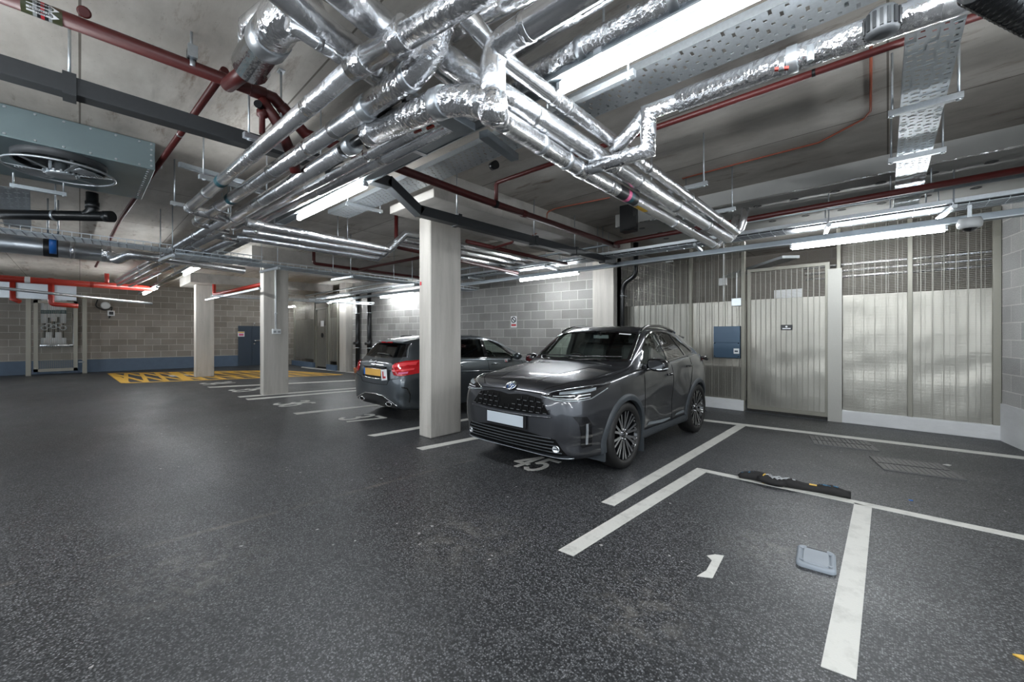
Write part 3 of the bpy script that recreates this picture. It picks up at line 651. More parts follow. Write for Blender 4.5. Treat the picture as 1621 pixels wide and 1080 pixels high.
# conduits and trays seen inside the store
for i, (za, lab) in enumerate(((2.72, 'thin steel conduit high inside the store, topmost of its group'), (2.62, 'thin steel conduit inside the store, middle of its group'), (2.52, 'thin steel conduit inside the store, lowest of its group'))):
    mb = MB(); mb.tube([(-1.2, 9.7 + i * 0.1, za), (2.1, 9.7 + i * 0.1, za)], 0.03, 10); tag(mb.build('conduit', M['foil_smooth'], at=(0, 9.7 + i * .1, za)), lab, 'conduit', 'conduits inside the store')
mb = MB(); mb.bar((-2.9, 11.0, 2.85), (-1.3, 8.9, 2.85), 0.3, 0.05); tag(mb.build('cable_tray', M['galv'], at=(-2, 10, 2.85)), 'cable tray crossing diagonally inside the store behind the door', 'cable tray')

# ================================================================ things on the floor
# drain covers
def drain(pp, label):
    q = [F0(*p) for p in pp]; t = thing('drain_cover', label, 'drain cover', (q[0].x, q[0].y, 0), group='cast iron drain covers')
    mb = MB(); mb.prism([V((p.x, p.y, 0.0005)) for p in q], (0, 0, 0.004)); mb.build('frame', M['iron'], t)  # near-black plate stands in for the shade in the slots between the bars
    mb = MB(); n = 13
    for i in range(n):
        a = lerp(q[0], q[1], (i + 0.5) / n); b = lerp(q[3], q[2], (i + 0.5) / n)
        for s0, s1 in ((0.03, 0.47), (0.53, 0.97)):
            p, r = lerp(a, b, s0), lerp(a, b, s1); mb.bar(V((p.x, p.y, 0.006)), V((r.x, r.y, 0.006)), 0.040, 0.009)
    for a, b in ((q[0], q[1]), (q[1], q[2]), (q[2], q[3]), (q[3], q[0])): mb.bar(V((a.x, a.y, 0.006)), V((b.x, b.y, 0.006)), 0.014, 0.009)
    mb.build('grate_bars', M['iron_edge'], t)
drain(((1282, 690.5), (1371, 699.5), (1392, 715.5), (1290, 704)), 'ribbed drain cover by the thin white line, left of the pair')
drain(((1377, 723), (1484, 734.5), (1530, 761.5), (1400, 744.5)), 'ribbed drain cover out in the bay, right of the pair')
# grey plastic lid
L = [F0(*p) for p in ((1254.5, 893), (1267, 868), (1327, 882), (1320, 914))]
ctr = (L[0] + L[1] + L[2] + L[3]) / 4; ex = ((L[2] + L[3]) - (L[0] + L[1])) / 2; ey = ((L[1] + L[2]) - (L[0] + L[3])) / 2
ang = math.atan2(ex.y, ex.x); lw, lh = ex.length, ey.length
t = thing('plastic_lid', 'grey plastic box lid lying by the broad bay line', 'lid', (ctr.x, ctr.y, 0), ang)
def rrect(w, h, r, z, n=6):
    out = []
    for cx, cy, a0 in ((w / 2 - r, h / 2 - r, 0), (-w / 2 + r, h / 2 - r, 90), (-w / 2 + r, -h / 2 + r, 180), (w / 2 - r, -h / 2 + r, 270)):
        for i in range(n + 1):
            a = math.radians(a0 + 90 * i / n); out.append(V((cx + r * math.cos(a), cy + r * math.sin(a), z)))
    return out
mb = MB(); g = [rrect(lw, lh, 0.035, 0.002), rrect(lw, lh, 0.035, 0.018), rrect(lw - 0.012, lh - 0.012, 0.03, 0.026), rrect(lw - 0.05, lh - 0.05, 0.025, 0.026), rrect(lw - 0.056, lh - 0.056, 0.022, 0.020), rrect(lw - 0.066, lh - 0.066, 0.02, 0.020), rrect(lw - 0.072, lh - 0.072, 0.018, 0.027)]
mb.rows([r + [r[0]] for r in g], 0, True); b = len(mb.v); mb.v += g[-1]; mb.face([b + i for i in range(len(g[-1]))])
def lid_part(mb, nm, mt): 
    o = mb.build(nm, mt); o.parent = t; return o
lid_part(mb, 'lid_body', M['plastic_grey'])
mb = MB(); mb.bar((-lw * 0.25, lh / 2 - 0.022, 0.026), (lw * 0.28, lh / 2 - 0.022, 0.026), 0.018, 0.004); lid_part(mb, 'handle_slot', M['sign_black'])
for sx in (-1, 1):
    for sy in (-1, 1):
        mb = MB(); mb.lathe((sx * lw * 0.36, sy * lh * 0.30, 0.0265), (0, 0, 1), [(0, 0.012), (0.004, 0.009)], 10, 0, True); lid_part(mb, 'foot_stud', M['plastic_grey'])
# rolled black bundle (folded umbrella / gazebo bag)
A, B = F0(1169, 757), F0(1347, 790)
t = thing('rolled_bundle', 'black rolled fabric bundle with yellow tape and grey cords', 'rolled bundle', (A.x, A.y, 0))
d = (B - A); n = 26; pts = []; rad = []
side = V((-d.y, d.x, 0)).normalized()
for i in range(n + 1):
    s = i / n; r = 0.032 + 0.012 * math.sin(3 * s * PI) ** 2 + 0.010 * math.exp(-((s - 0.28) / 0.1) ** 2) + random.uniform(-.002, .002)
    if i == 0: r = 0.018
    pts.append(A + d * s + side * (0.02 * math.sin(s * 9) * (1 - s)) + V((0, 0, r + 0.001))); rad.append(r)
mb = MB(); mb.tube(pts, rad, 14); mb.build('fabric_roll', M['bag'], t)
mb = MB(); mb.tube([p + V((0, 0, 0.03)) - side * 0.045 for p in pts[5:13]], [0.02, 0.036, 0.04, 0.04, 0.038, 0.034, 0.03, 0.015], 12)
for i in range(len(mb.v)): mb.v[i].z = max(0.003, mb.v[i].z - 0.03)
mb.build('loose_fold', M['bag'], t)
mb = MB(); mb.tube([pts[6] - side * 0.028 + d.normalized() * 0.02, pts[7] - side * 0.028 - d.normalized() * 0.003], 0.048, 16)
for i in range(len(mb.v)): mb.v[i].z = max(0.004, mb.v[i].z)
mb.build('yellow_tape', M['tape'], t)
q = pts[18]; mb = MB(); mb.cbox(q + V((0, 0, 0.034)) - side * 0.012, (0.055, 0.025, 0.006), M=Matrix.Rotation(math.atan2(d.y, d.x), 3, 'Z')); mb.build('yellow_tag', M['tape'], t)
for k, (i0, i1, off) in enumerate(((7, 12, -0.03), (8, 11, -0.05), (8, 14, -0.01))):
    cp = []
    for j in range(9):
        s = i0 + (i1 - i0) * j / 8; pp = lerp(pts[int(s)], pts[min(n, int(s) + 1)], s - int(s))
        cp.append(pp + side * (off + 0.02 * math.sin(j * 1.9 + k)) + V((0, 0, 0.042 + 0.006 * math.sin(j * 2.3 + k))))
    mb = MB(); mb.tube(cp, 0.005, 8); mb.build('cord', M['cord'], t)
mb = MB()
for k in range(26):
    s = random.choice((random.uniform(1, 5), random.uniform(20, 24))); i = int(s); pp = lerp(pts[i], pts[i + 1], s - i)
    mb.cbox(pp + V((0, 0, rad[i] * 0.93)) - side * random.uniform(0.0, 0.016), (0.03, 0.008, 0.003), M=Matrix.Rotation(math.atan2(d.y, d.x) + random.uniform(-.6, .6), 3, 'Z'))
mb.build('blue_print', M['bag_blue'], t)
# scraps on the floor
def scrap(px, py, s, mat, label):
    c = F0(px, py); mb = MB(); mb.prism([c + V((random.uniform(-s, s), random.uniform(-s, s), 0.001)) * 0.3 + V((s * math.cos(a), s * 0.6 * math.sin(a), 0.001)) for a in (0.3, 1.7, 3.3, 5.0)], (0, 0, 0.006)); tag(mb.build('scrap', M[mat], at=c), label, 'litter')
scrap(1500, 737, 0.045, 'board', 'cream paper scrap beside the right drain cover')
scrap(1442, 793, 0.012, 'band_blue', 'tiny blue scrap on the asphalt above the white cross line')
scrap(1619, 1042, 0.03, 'tape', 'yellowish scrap at the lower right edge')

# ================================================================ wall things on the block wall
def wall_y(x): return 7.12 + (x + 15.0) * (8.08 - 7.12) / (15.0 - 4.93)
def on_wall(px, py, off=0.0):
    d = sight(px, py); k = (8.08 - 7.12) / (15.0 - 4.93); t = (7.12 + 15 * k - off) / (d.y - k * d.x); return V((t * d.x, t * d.y, EYE + t * d.z))
a, b = on_wall(808.8, 501, 0.004), on_wall(818, 518.6, 0.004)
t = thing('no_smoking_sign', 'white and red no smoking sign on the block wall', 'sign', ((a.x + b.x) / 2, a.y, b.z))
mb = MB(); mb.bar((a.x, a.y, (a.z + b.z) / 2), (b.x, b.y, (a.z + b.z) / 2), 0.004, a.z - b.z); mb.build('sign_plate', M['sign_white'], t)
ux = (V((b.x, b.y, 0)) - V((a.x, a.y, 0))).normalized(); cc = V(((a.x + b.x) / 2, (a.y + b.y) / 2 - 0.004, b.z)); W = (b.x - a.x); Hh = a.z - b.z
mb = MB(); zc = b.z + Hh * 0.68; R = W * 0.36
ring = [cc + ux * (R * math.cos(k * PI / 12)) + V((0, -0.001, zc - b.z + R * math.sin(k * PI / 12))) for k in range(25)]
mb.tube(ring, 0.012, 6); p = R * 0.7; mb.tube([cc + ux * (-p) + V((0, -0.001, zc - b.z + p)), cc + ux * p + V((0, -0.001, zc - b.z - p))], 0.012, 6); mb.build('prohibition_ring', M['sign_black'], t)
mb = MB(); mb.bar(cc - ux * (W * 0.4) + V((0, -0.001, Hh * 0.22)), cc + ux * (W * 0.4) + V((0, -0.001, Hh * 0.22)), 0.003, Hh * 0.17); mb.build('red_band', M['sign_red'], t)
# two black drain pipes beside the far column
for px, lab in ((566, 'black wall drain pipe nearest the pale column, standing in a clay gully'), (584.5, 'black wall drain pipe partly hidden by the hatchback')):
    c = on_wall(px, 560, 0.1); t = thing('drain_pipe', lab, 'drain pipe', (c.x, c.y, 0), group='black drain pipes on the block wall')
    mb = MB(); mb.tube([(c.x, c.y, 0.08), (c.x, c.y, SLAB - 0.4)], 0.075, 18); mb.tube([(c.x, c.y, 0.95), (c.x, c.y, 1.25)], 0.085, 18); mb.build('pipe', M['black'], t)
    mb = MB()
    for z in (0.92, 2.2): mb.tube([(c.x, c.y, z), (c.x, c.y, z + 0.03)], 0.088, 18)
    mb.build('pipe_bracket', M['galv'], t)
    mb = MB(); mb.tube([(c.x, c.y, 1.1), (c.x - 0.12, c.y - 0.09, 1.1)], 0.06, 14); mb.build('access_cap', M['black'], t)
    if px == 566:
        mb = MB(); mb.lathe((c.x, c.y, 0), (0, 0, 1), [(0, 0.12), (0.1, 0.125), (0.17, 0.14), (0.19, 0.12)], 20, 0, True); mb.build('clay_gully', M['orange'], t)
# socket and conduit on the middle column (face x = -10.68 looks towards +X)
c = UX(437, 525, -10.665)
t = thing('switched_socket', 'white twin socket on the middle column with white conduit above', 'socket', (-10.67, c.y, c.z - 0.08))
mb = MB(); mb.box((-10.678, c.y - 0.09, c.z - 0.06), (-10.60, c.y + 0.09, c.z + 0.06)); mb.build('socket_box', M['plastic_white'], t, bevel=0.008)
for s in (-1, 1):
    mb = MB(); mb.box((-10.60, c.y + s * 0.045 - 0.03, c.z - 0.03), (-10.594, c.y + s * 0.045 + 0.03, c.z + 0.02)); mb.build('socket_outlet', M['band_grey'], t)
mb = MB(); mb.tube([(-10.66, c.y - 0.01, c.z + 0.06), (-10.66, c.y - 0.01, 3.0)], 0.022, 10); mb.build('conduit', M['plastic_white'], t)
mb = MB(); mb.box((-10.677, c.y - 0.035, c.z + 0.42), (-10.63, c.y + 0.015, c.z + 0.45)); mb.build('saddle_clip', M['plastic_white'], t)
mb = MB(); p = UX(666, 449, -4.83 - 0.0); 
# ================================================================ far end
def far_px(px, py, off=0.0):            # point on the far wall face
    d = sight(px, py); k = (FARQ.x - FARP.x) / (FARQ.y - FARP.y); t = (FARP.x + off - k * FARP.y) / (d.x - k * d.y); return V((t * d.x, t * d.y, EYE + t * d.z))
a, b = far_px(377, 516, 0.03), far_px(412, 582, 0.03)
t = thing('steel_door', 'navy double leaf steel door in the far block wall', 'door', ((a.x + b.x) / 2, (a.y + b.y) / 2, 0))
mid = lerp(a, b, 0.62)
for p, q, nm in ((a, mid, 'door_leaf'), (mid, b, 'door_leaf')):
    mb = MB(); qq = lerp(p, q, 0.985); mb.bar((p.x, p.y, a.z / 2), (qq.x, qq.y, a.z / 2), 0.05, a.z); lf = mb.build(nm, M['navy'], t)
    if q is b:
        mb = MB(); h = lerp(p, q, 0.25); mb.tube([(h.x + 0.05, h.y, 1.15), (h.x + 0.09, h.y, 1.15), (h.x + 0.09, h.y + 0.25, 1.15)], 0.025, 8); mb.build('door_handle', M['chrome'], lf)
        mb = MB(); mb.lathe((h.x + 0.03, h.y, 1.0), (1, 0, 0), [(0, 0.04), (0.02, 0.035)], 12, 0, True); mb.lathe((h.x + 0.03, h.y, 1.95), (1, 0, 0), [(0, 0.04), (0.02, 0.035)], 12, 0, True); mb.build('door_lock', M['chrome'], lf)
a2, b2 = far_px(376.5, 525, 0.1), far_px(387, 533, 0.1)
t = thing('warning_sign', 'white sign with yellow and pink panels on the navy door', 'sign', (a2.x, a2.y, b2.z))
mb = MB(); mb.bar((a2.x, a2.y, (a2.z + b2.z) / 2), (b2.x, b2.y, (a2.z + b2.z) / 2), 0.01, a2.z - b2.z); mb.build('sign_plate', M['sign_white'], t)
h = a2.z - b2.z
for nm, f0, f1, zz, hh, mt in (('yellow_panel', 0.05, 0.95, 0.85, 0.2, 'sign_yellow'), ('pink_panel', 0.15, 0.85, 0.38, 0.42, 'pink')):
    p, q = lerp(a2, b2, f0), lerp(a2, b2, f1); mb = MB(); mb.bar((p.x + 0.008, p.y, b2.z + h * zz), (q.x + 0.008, q.y, b2.z + h * zz), 0.004, h * hh); mb.build(nm, M[mt], t)
# mesh cage over the valve manifold on the far left
ya, yb = far_px(45, 560).y, far_px(134, 560).y
fx = far_at((ya + yb) / 2).x
t = thing('mesh_gate', 'champagne mesh gate in front of the white valve pipes', 'gate', (fx + 0.6, (ya + yb) / 2, 0))
gx = fx + 0.62; zt2 = 2.62
dirv = (far_px(134, 560) - far_px(45, 560)); ga, gb = UX(45, 560, gx).y, UX(134, 560, gx).y
for yy, w2, nm in ((ga, 0.12, 'jamb'), (gb, 0.12, 'jamb')):
    mb = MB(); mb.box((gx - 0.06, yy - w2 / 2, 0), (gx + 0.06, yy + w2 / 2, 2.95)); mb.build(nm, M['champ'], t, bevel=0.005)
g0, g1 = UX(53, 560, gx).y, UX(123, 560, gx).y
mb = MB()
for lo, hi in (((g0, 0.12), (g0 + 0.1, zt2)), ((g1 - 0.1, 0.12), (g1, zt2)), ((g0, 0.12), (g1, 0.22)), ((g0, zt2 - 0.09), (g1, zt2))): mb.box((gx - 0.03, lo[0], lo[1]), (gx + 0.03, hi[0], hi[1]))
mb.build('gate_frame', M['champ'], t)
mb = MB(); n = 24
for i in range(n): 
    y = g0 + (g1 - g0) * (i + 0.5) / n; mb.box((gx - 0.004, y - 0.004, 0.2), (gx + 0.004, y + 0.004, zt2 - 0.05))
z = 0.22
while z < zt2 - 0.1: mb.box((gx + 0.004, g0, z), (gx + 0.008, g1, z + 0.005)); z += 0.05
mb.build('mesh_infill', M['champ'], t)
mb = MB(); mb.tube([(gx + 0.07, g1 + 0.02, 0.42), (gx + 0.07, g1 + 0.16, 0.42)], 0.022, 8); mb.build('bolt', M['galv'], t)
# recess behind the gate: pale pipes of the manifold, each a thing
for i, (px, top, bot) in enumerate(((70.5, 462, 512), (77.5, 462, 503), (85.2, 464, 509), (92.5, 464, 502), (100, 472, 512))):
    p = UX(px, top, gx - 0.35); q = UX(px, bot, gx - 0.35); mb = MB(); mb.tube([p, q], 0.085, 14); mb.tube([UX(px, 491, gx - 0.35), UX(px, 497, gx - 0.35)], 0.09, 14, 1)
    tt = mb.build('riser_pipe', [M['housing'], M['band_teal']], at=q); tag(tt, ('leftmost', 'second from left', 'middle', 'second from right', 'rightmost')[i] + ' of the five upper white riser pipes behind the gate', 'pipe', 'white riser pipes behind the gate')
    q0 = UX(px, 545, gx - 0.35); p0 = UX(px, 535 if i % 2 == 0 else 526, gx - 0.35); mb = MB(); mb.tube([p0, q0], 0.085, 14); mb.tube([p0, q], 0.03, 8, 1)
    hc = lerp(p0, q, 0.45 if i % 2 else 0.68)
    mb.lathe(hc + V((0.04, 0, 0)), (1, 0, 0), [(0, 0.09), (0.03, 0.09), (0.03, 0.06)], 14, 2)
    tag(mb.build('valve_stub', [M['housing'], M['iron'], M['galv']], at=q0), ('leftmost', 'second from left', 'middle', 'second from right', 'rightmost')[i] + ' of the five lower valve stubs behind the gate', 'valve', 'valve stubs behind the gate')
p, q, r = UX(63, 547, gx - 0.35), UX(119, 547, gx - 0.35), UX(119, 468, gx - 0.35)
mb = MB(); mb.tube([p, q, r], 0.075, 12, fillet=0.15); tag(mb.build('header_pipe', M['foil_smooth'], at=p), 'foil wrapped header pipe turning up at the right behind the gate', 'pipe')
# emergency light + call point on the far wall
a = far_px(167, 484, 0.08); t = thing('emergency_light', 'round emergency lamp with looped black cable on the far wall', 'lamp', a)
mb = MB(); mb.lathe(a, (1, 0, 0), [(0, 0.14), (0.08, 0.14), (0.1, 0.1)], 16, 0, True); mb.build('lamp_body', M['plastic_white'], t)
b = far_px(176, 496, 0.06); cab = [a + V((0, -0.2, 0.25)), a + V((0, -0.28, -0.05)), a + V((0, 0.0, -0.2)), a + V((0.02, 0.2, 0.0)), a + V((0, 0.1, -0.45)), b + V((0, -0.05, -0.2)), b]
mb = MB(); mb.tube(cab, 0.018, 8, fillet=0.12); mb.build('cable', M['black'], t)
t = thing('call_point', 'square red and white fire call point on the far wall', 'call point', b)
mb = MB(); mb.cbox(b, (0.06, 0.2, 0.2)); mb.build('case', M['sign_white'], t); mb = MB(); mb.cbox(b + V((0.032, 0, 0)), (0.01, 0.12, 0.12)); mb.build('press_panel', M['sign_black'], t)
# far mesh partition (plane y about 6.9)
FY = lambda px: UY(px, 530, 6.92).x
def fpanel(p0, p1, label, door=False):
    x0, x1 = FY(p0), FY(p1); t = thing('mesh_partition' if not door else 'mesh_door', label, 'mesh panel' if not door else 'door', ((x0 + x1) / 2, 6.92, 0))
    zt3 = 3.1 if not door else 2.55; zs3 = 2.1; z0 = 0.35 if not door else 0.08
    mb = MB(); mb.box((x0, 6.93, z0), (x1, 6.935, zs3 if not door else zt3 - 0.75)); mb.build('backing_sheet', M['sheet'], t)
    mb = MB(); n = int((x1 - x0) / 0.13)
    for i in range(1, n): x = x0 + (x1 - x0) * i / n; mb.box((x - 0.005, 6.915, z0), (x + 0.005, 6.922, zt3))
    z = z0
    while z < zt3: mb.box((x0, 6.922, z), (x1, 6.926, z + 0.006)); z += 0.06
    mb.build('mesh_infill', M['wire'], t)
    mb = MB()
    for x in (x0, x1): mb.box((x - 0.04, 6.87, 0), (x + 0.04, 6.93, zt3))
    if door: mb.box((x0, 6.87, zt3 - 0.08), (x1, 6.93, zt3))
    mb.build('frame', M['champ'], t)
    return t
fpanel(467, 499, 'far mesh panel left of the far mesh door'); td = fpanel(501.5, 519, 'narrow far mesh door with a white notice', True); fpanel(521.5, 536, 'far mesh panel between the door and the pale column')
c = UY(510, 512.5, 6.86); mb = MB(); mb.box((c.x - 0.14, 6.855, c.z - 0.12), (c.x + 0.14, 6.868, c.z + 0.12)); tag(mb.build('notice', M['sign_white'], at=c), 'white notice on the narrow far mesh door', 'sign')
c = UY(510, 531, 6.86); mb = MB(); mb.lathe((c.x, 6.868, c.z), (0, -1, 0), [(0, 0.1), (0.012, 0.1)], 16, 0, True); mb.build('lock_plate', M['iron'], td)
mb = MB(); mb.box((FY(466), 6.80, 0), (FY(500), 6.90, 0.22)); mb.box((FY(521), 6.80, 0), (FY(536), 6.90, 0.22)); o = mb.build('baseboard_partition', M['bluepaint'], at=(FY(500), 6.85, 0)); tag(o, 'blue painted kerb under the far mesh partition', None, None, 'structure')
# ================================================================ ceiling services
def pipe(pts, r, label, mat='foil', name='insulated_pipe', cat='pipe', group=None, fillet=0.0, bands=(), band_mat='foil_dull', band_w=0.07, seg=18, bandr=1.05):
    pts = [V(p) for p in pts]
    t = thing(name, label, cat, pts[0], group=group)
    mb = MB(); mb.tube(pts, r, seg, fillet=fillet); mb.build('pipe_run', M[mat], t)
    for k, bd in enumerate(bands):                     # (segment, fraction[, width, material])
        s, f = bd[0], bd[1]; wd = bd[2] if len(bd) > 2 else band_w; mt = bd[3] if len(bd) > 3 else band_mat
        a, b = pts[s], pts[s + 1]; d = (b - a).normalized(); c = lerp(a, b, f); rr = (r[s] if isinstance(r, (list, tuple)) else r) * bandr
        mb = MB(); mb.tube([c - d * wd / 2, c - d * wd * 0.45, c + d * wd * 0.45, c + d * wd / 2], [rr * 0.96, rr, rr, rr * 0.96], seg); mb.build('tape_band', M[mt], t)
    return t
# --- three insulated mains running along the bays above the aisle (P1..P3)
a1, b1, c1 = U(300, 330, 2.79), U(566, 103, 2.82), U(752, -12, 2.82) + (U(752, -12, 2.82) - U(566, 103, 2.82)) * 1.2
pipe([a1, b1], 0.050, 'upper left foil pipe of the three mains over the aisle', 'foil_smooth', group='three foil mains over the aisle', bands=((0, 0.03, 0.03, 'steelband'), (0, 0.2, 0.03, 'steelband'), (0, 0.33, 0.08, 'band_teal'), (0, 0.55, 0.05, 'foil_heavy'), (0, 0.84, 0.09, 'foil_heavy')))
d = (c1 - b1).normalized()
pipe([b1 - d * 0.05, c1], 0.062, 'thicker foil pipe continuing the upper left main towards the top edge', 'foil', bands=((0, 0.05, 0.1, 'foil_heavy'), (0, 0.21, 0.1, 'foil_heavy')))
a2, b2, c2 = U(312, 351, 2.79), U(580, 172, 2.79), U(662, 112, 2.79)
pipe([a2, b2], 0.056, 'middle foil pipe of the three mains over the aisle', 'foil_smooth', group='three foil mains over the aisle', bands=((0, 0.04, 0.03, 'steelband'), (0, 0.24, 0.03, 'steelband'), (0, 0.34, 0.08, 'band_teal'), (0, 0.62, 0.07, 'steelband'), (0, 0.8, 0.06, 'foil_heavy'), (0, 0.9, 0.06, 'steelband')))
pipe([b2, c2, c2 + V((0.12, 0.06, 0.14)), c2 + V((0.12, 0.06, 0.5))], 0.070, 'thick foil pipe turning up at the end of the middle main', 'foil_heavy', fillet=0.12, bands=((0, 0.02, 0.08, 'galv'), (0, 0.85, 0.05, 'foil_dull')))
a3, b3, c3 = U(333, 369, 2.79), U(545, 237, 2.75), U(585, 212, 2.73)
pipe([a3, b3], 0.056, 'lower foil pipe of the three mains over the aisle, ending at the valve', 'foil_smooth', group='three foil mains over the aisle', bands=((0, 0.04, 0.04, 'foil_heavy'), (0, 0.3, 0.03, 'steelband'), (0, 0.55, 0.04, 'foil_heavy')))
e3 = U(705, 160, 2.66); ris = U(780, 168, 2.58)
pipe([c3, e3, lerp(e3, ris, 0.5) + V((0.0, 0.03, 0.03)), ris], 0.078, 'fat crumpled foil pipe between the valve and the tall riser', 'foil_heavy', fillet=0.14, bands=((0, 0.05, 0.1, 'foil'), (0, 0.95, 0.08, 'foil_dull')))
t = thing('pipe_valve', 'bare grey balancing valve on the lower main', 'valve', b3)
mb = MB(); mb.tube([b3 - (c3 - b3) * 0.1, c3 + (c3 - b3) * 0.1], 0.034, 14); mb.build('valve_body', M['black'], t)
vm = lerp(b3, c3, 0.3); dv = (c3 - b3).normalized(); mb = MB(); mb.lathe(vm - dv * 0.045, dv, [(0, 0.062), (0.012, 0.066), (0.08, 0.066), (0.09, 0.062)], 18, 0, True); mb.build('actuator', M['galv'], t)
mb = MB(); mb.lathe(lerp(b3, c3, 0.9) - dv * 0.015, dv, [(0, 0.05), (0.03, 0.05)], 12, 0, True); mb.lathe(lerp(b3, c3, 0.75), V((0.3, 0.5, -0.8)), [(0.0, 0.02), (0.07, 0.02)], 10, 0, True); mb.build('flange', M['iron'], t)
# continuing thinner runs toward the far end
dirx = (a2 - b2).normalized()
for i, (p, L, lab) in enumerate(((a1 + V((-0.05, 0.35, -0.02)), 9.0, 'slim foil pipe carrying on beyond the mains, nearest the fan'), (a2 + V((-0.1, 0.3, -0.02)), 9.5, 'slim foil pipe carrying on beyond the mains, middle one'), (a3 + V((-0.1, 0.28, -0.02)), 9.0, 'slim foil pipe carrying on beyond the mains, nearest the columns'))):
    pipe([p, p + dirx * L + V((0, 0, 0.05))], 0.05, lab, 'foil', group='slim foil pipes carrying on to the far end', bands=((0, 0.15, 0.05), (0, 0.4, 0.05), (0, 0.62, 0.05)))
for a, lab in ((a1, 'foil elbow capping the upper left main'), (a2, 'foil elbow capping the middle main'), (a3, 'foil elbow capping the lower main')):
    pipe([a + dirx * -0.03, a + dirx * 0.03, a + dirx * 0.06 + V((0, 0.06, 0)), a + dirx * 0.06 + V((0, 0.34, -0.02))], 0.055, lab, 'foil_heavy', name='pipe_elbow', cat='pipe elbow', group='elbows at the ends of the mains', fillet=0.05)
# --- bundle running towards the mesh wall (Q)
qc0, qc1 = U(790, 188, 2.60), U(1132, 388, 2.66)
qcm = U(921, 270, 2.66)
pipe([ris + V((0, 0.02, -0.02)), qc0, qcm, qc1], [0.063, 0.060, 0.057, 0.055], 'lowest foil pipe of the bundle towards the mesh wall, with coloured labels', 'foil_smooth', group='foil pipes towards the mesh wall', bands=((1, 0.02, 0.09, 'foil_heavy'), (1, 0.42, 0.04, 'foil_dull'), (1, 0.75, 0.04, 'foil_dull'), (1, 0.97, 0.14, 'foil_heavy'), (2, 0.13, 0.1, 'foil_heavy'), (2, 0.55, 0.05, 'foil_heavy'), (2, 0.97, 0.04, 'steelband')))
qb0, qb1 = U(628, 38, 3.06), U(1152, 377, 2.72)
qbm = U(795, 152, 2.76)
pipe([qb0, qbm, qb1], 0.066, 'thick middle foil pipe of the bundle towards the mesh wall', 'foil_smooth', group='foil pipes towards the mesh wall', bands=((1, 0.0, 0.1, 'foil_heavy'), (1, 0.06, 0.04, 'steelband'), (1, 0.28, 0.12, 'foil_heavy'), (1, 0.38, 0.04, 'steelband'), (1, 0.58, 0.04, 'steelband'), (1, 0.8, 0.04, 'steelband')))
qa0, qa1 = U(700, -20, 3.04), U(1165, 367, 2.76)
qam = U(800, 98, 2.88)
pipe([qa0, qam, qa1], 0.047, 'slim upper foil pipe of the bundle towards the mesh wall', 'foil', group='foil pipes towards the mesh wall', bands=((1, 0.1, 0.05, 'foil_heavy'), (1, 0.13, 0.02, 'steelband'), (1, 0.4, 0.05, 'steelband'), (1, 0.62, 0.03, 'steelband'), (1, 0.84, 0.03, 'steelband')))
for p, dd, r, lab in ((qc1, (qc1 - qcm), 0.055, 'foil elbow at the end of the lowest bundle pipe'), (qb1, (qb1 - qbm), 0.066, 'foil elbow at the end of the thick bundle pipe'), (qa1, (qa1 - qam), 0.047, 'foil elbow at the end of the slim bundle pipe')):
    dn = dd.normalized(); pipe([p - dn * 0.03, p + dn * 0.04, p + dn * 0.06 + V((0.05, 0.0, 0.06)), p + dn * 0.06 + V((0.10, 0, 0.30))], r * 0.98, lab, 'foil_smooth', name='pipe_elbow', cat='pipe elbow', group='elbows at the wall end of the bundle', fillet=0.06)
pipe([U(515, -40, 3.05) + (U(515, -40, 3.05) - U(590, 30, 3.05)) * 3, U(590, 30, 3.05), U(668, 100, 3.05)], 0.085, 'broad foil duct behind the crossing mains at the top', 'foil_smooth', bands=((1, 0.4, 0.02, 'steelband'),))
pipe([U(440, -20, 3.05) + (U(440, -20, 3.05) - U(520, 52, 3.05)) * 3, U(520, 52, 3.05), U(655, 152, 3.02)], 0.075, 'ribbed foil duct left of the broad duct at the top', 'foil_smooth', bands=((1, 0.5, 0.02, 'steelband'),))
pipe([U(455, 36, 2.98), U(600, 132, 2.95)], 0.036, 'thin foil pipe below the ribbed duct at the top', 'foil', bands=((0, 0.3, 0.03, 'steelband'), (0, 0.6, 0.02, 'steelband')))
pipe([U(628, 40, 3.0), U(700, 108, 2.98), U(790, 185, 2.95)], 0.062, 'ridged foil pipe passing under the first crossing main', 'foil_smooth')
# big elbow at the red tee
rt = U(383, 127, 3.13); bigx = U(447, 30, 3.10)
pipe([U(397, 106, 3.13), bigx, bigx + V((0.12, 0.1, 0.02)), U(505, 22, 3.12)], 0.105, 'big mitred foil elbow leaving the red sprinkler main', 'foil_heavy', bands=((0, 0.62, 0.12, 'foil_dull'),), fillet=0.03)
pipe([U(394, -60, 3.2) + V((0.5, 0.3, 0.0)), U(393, 40, 3.2), U(393, 100, 3.2)], 0.05, 'foil wrapped pipe dropping beside the big elbow', 'foil', bands=((1, 0.4, 0.1, 'foil_dull'),))
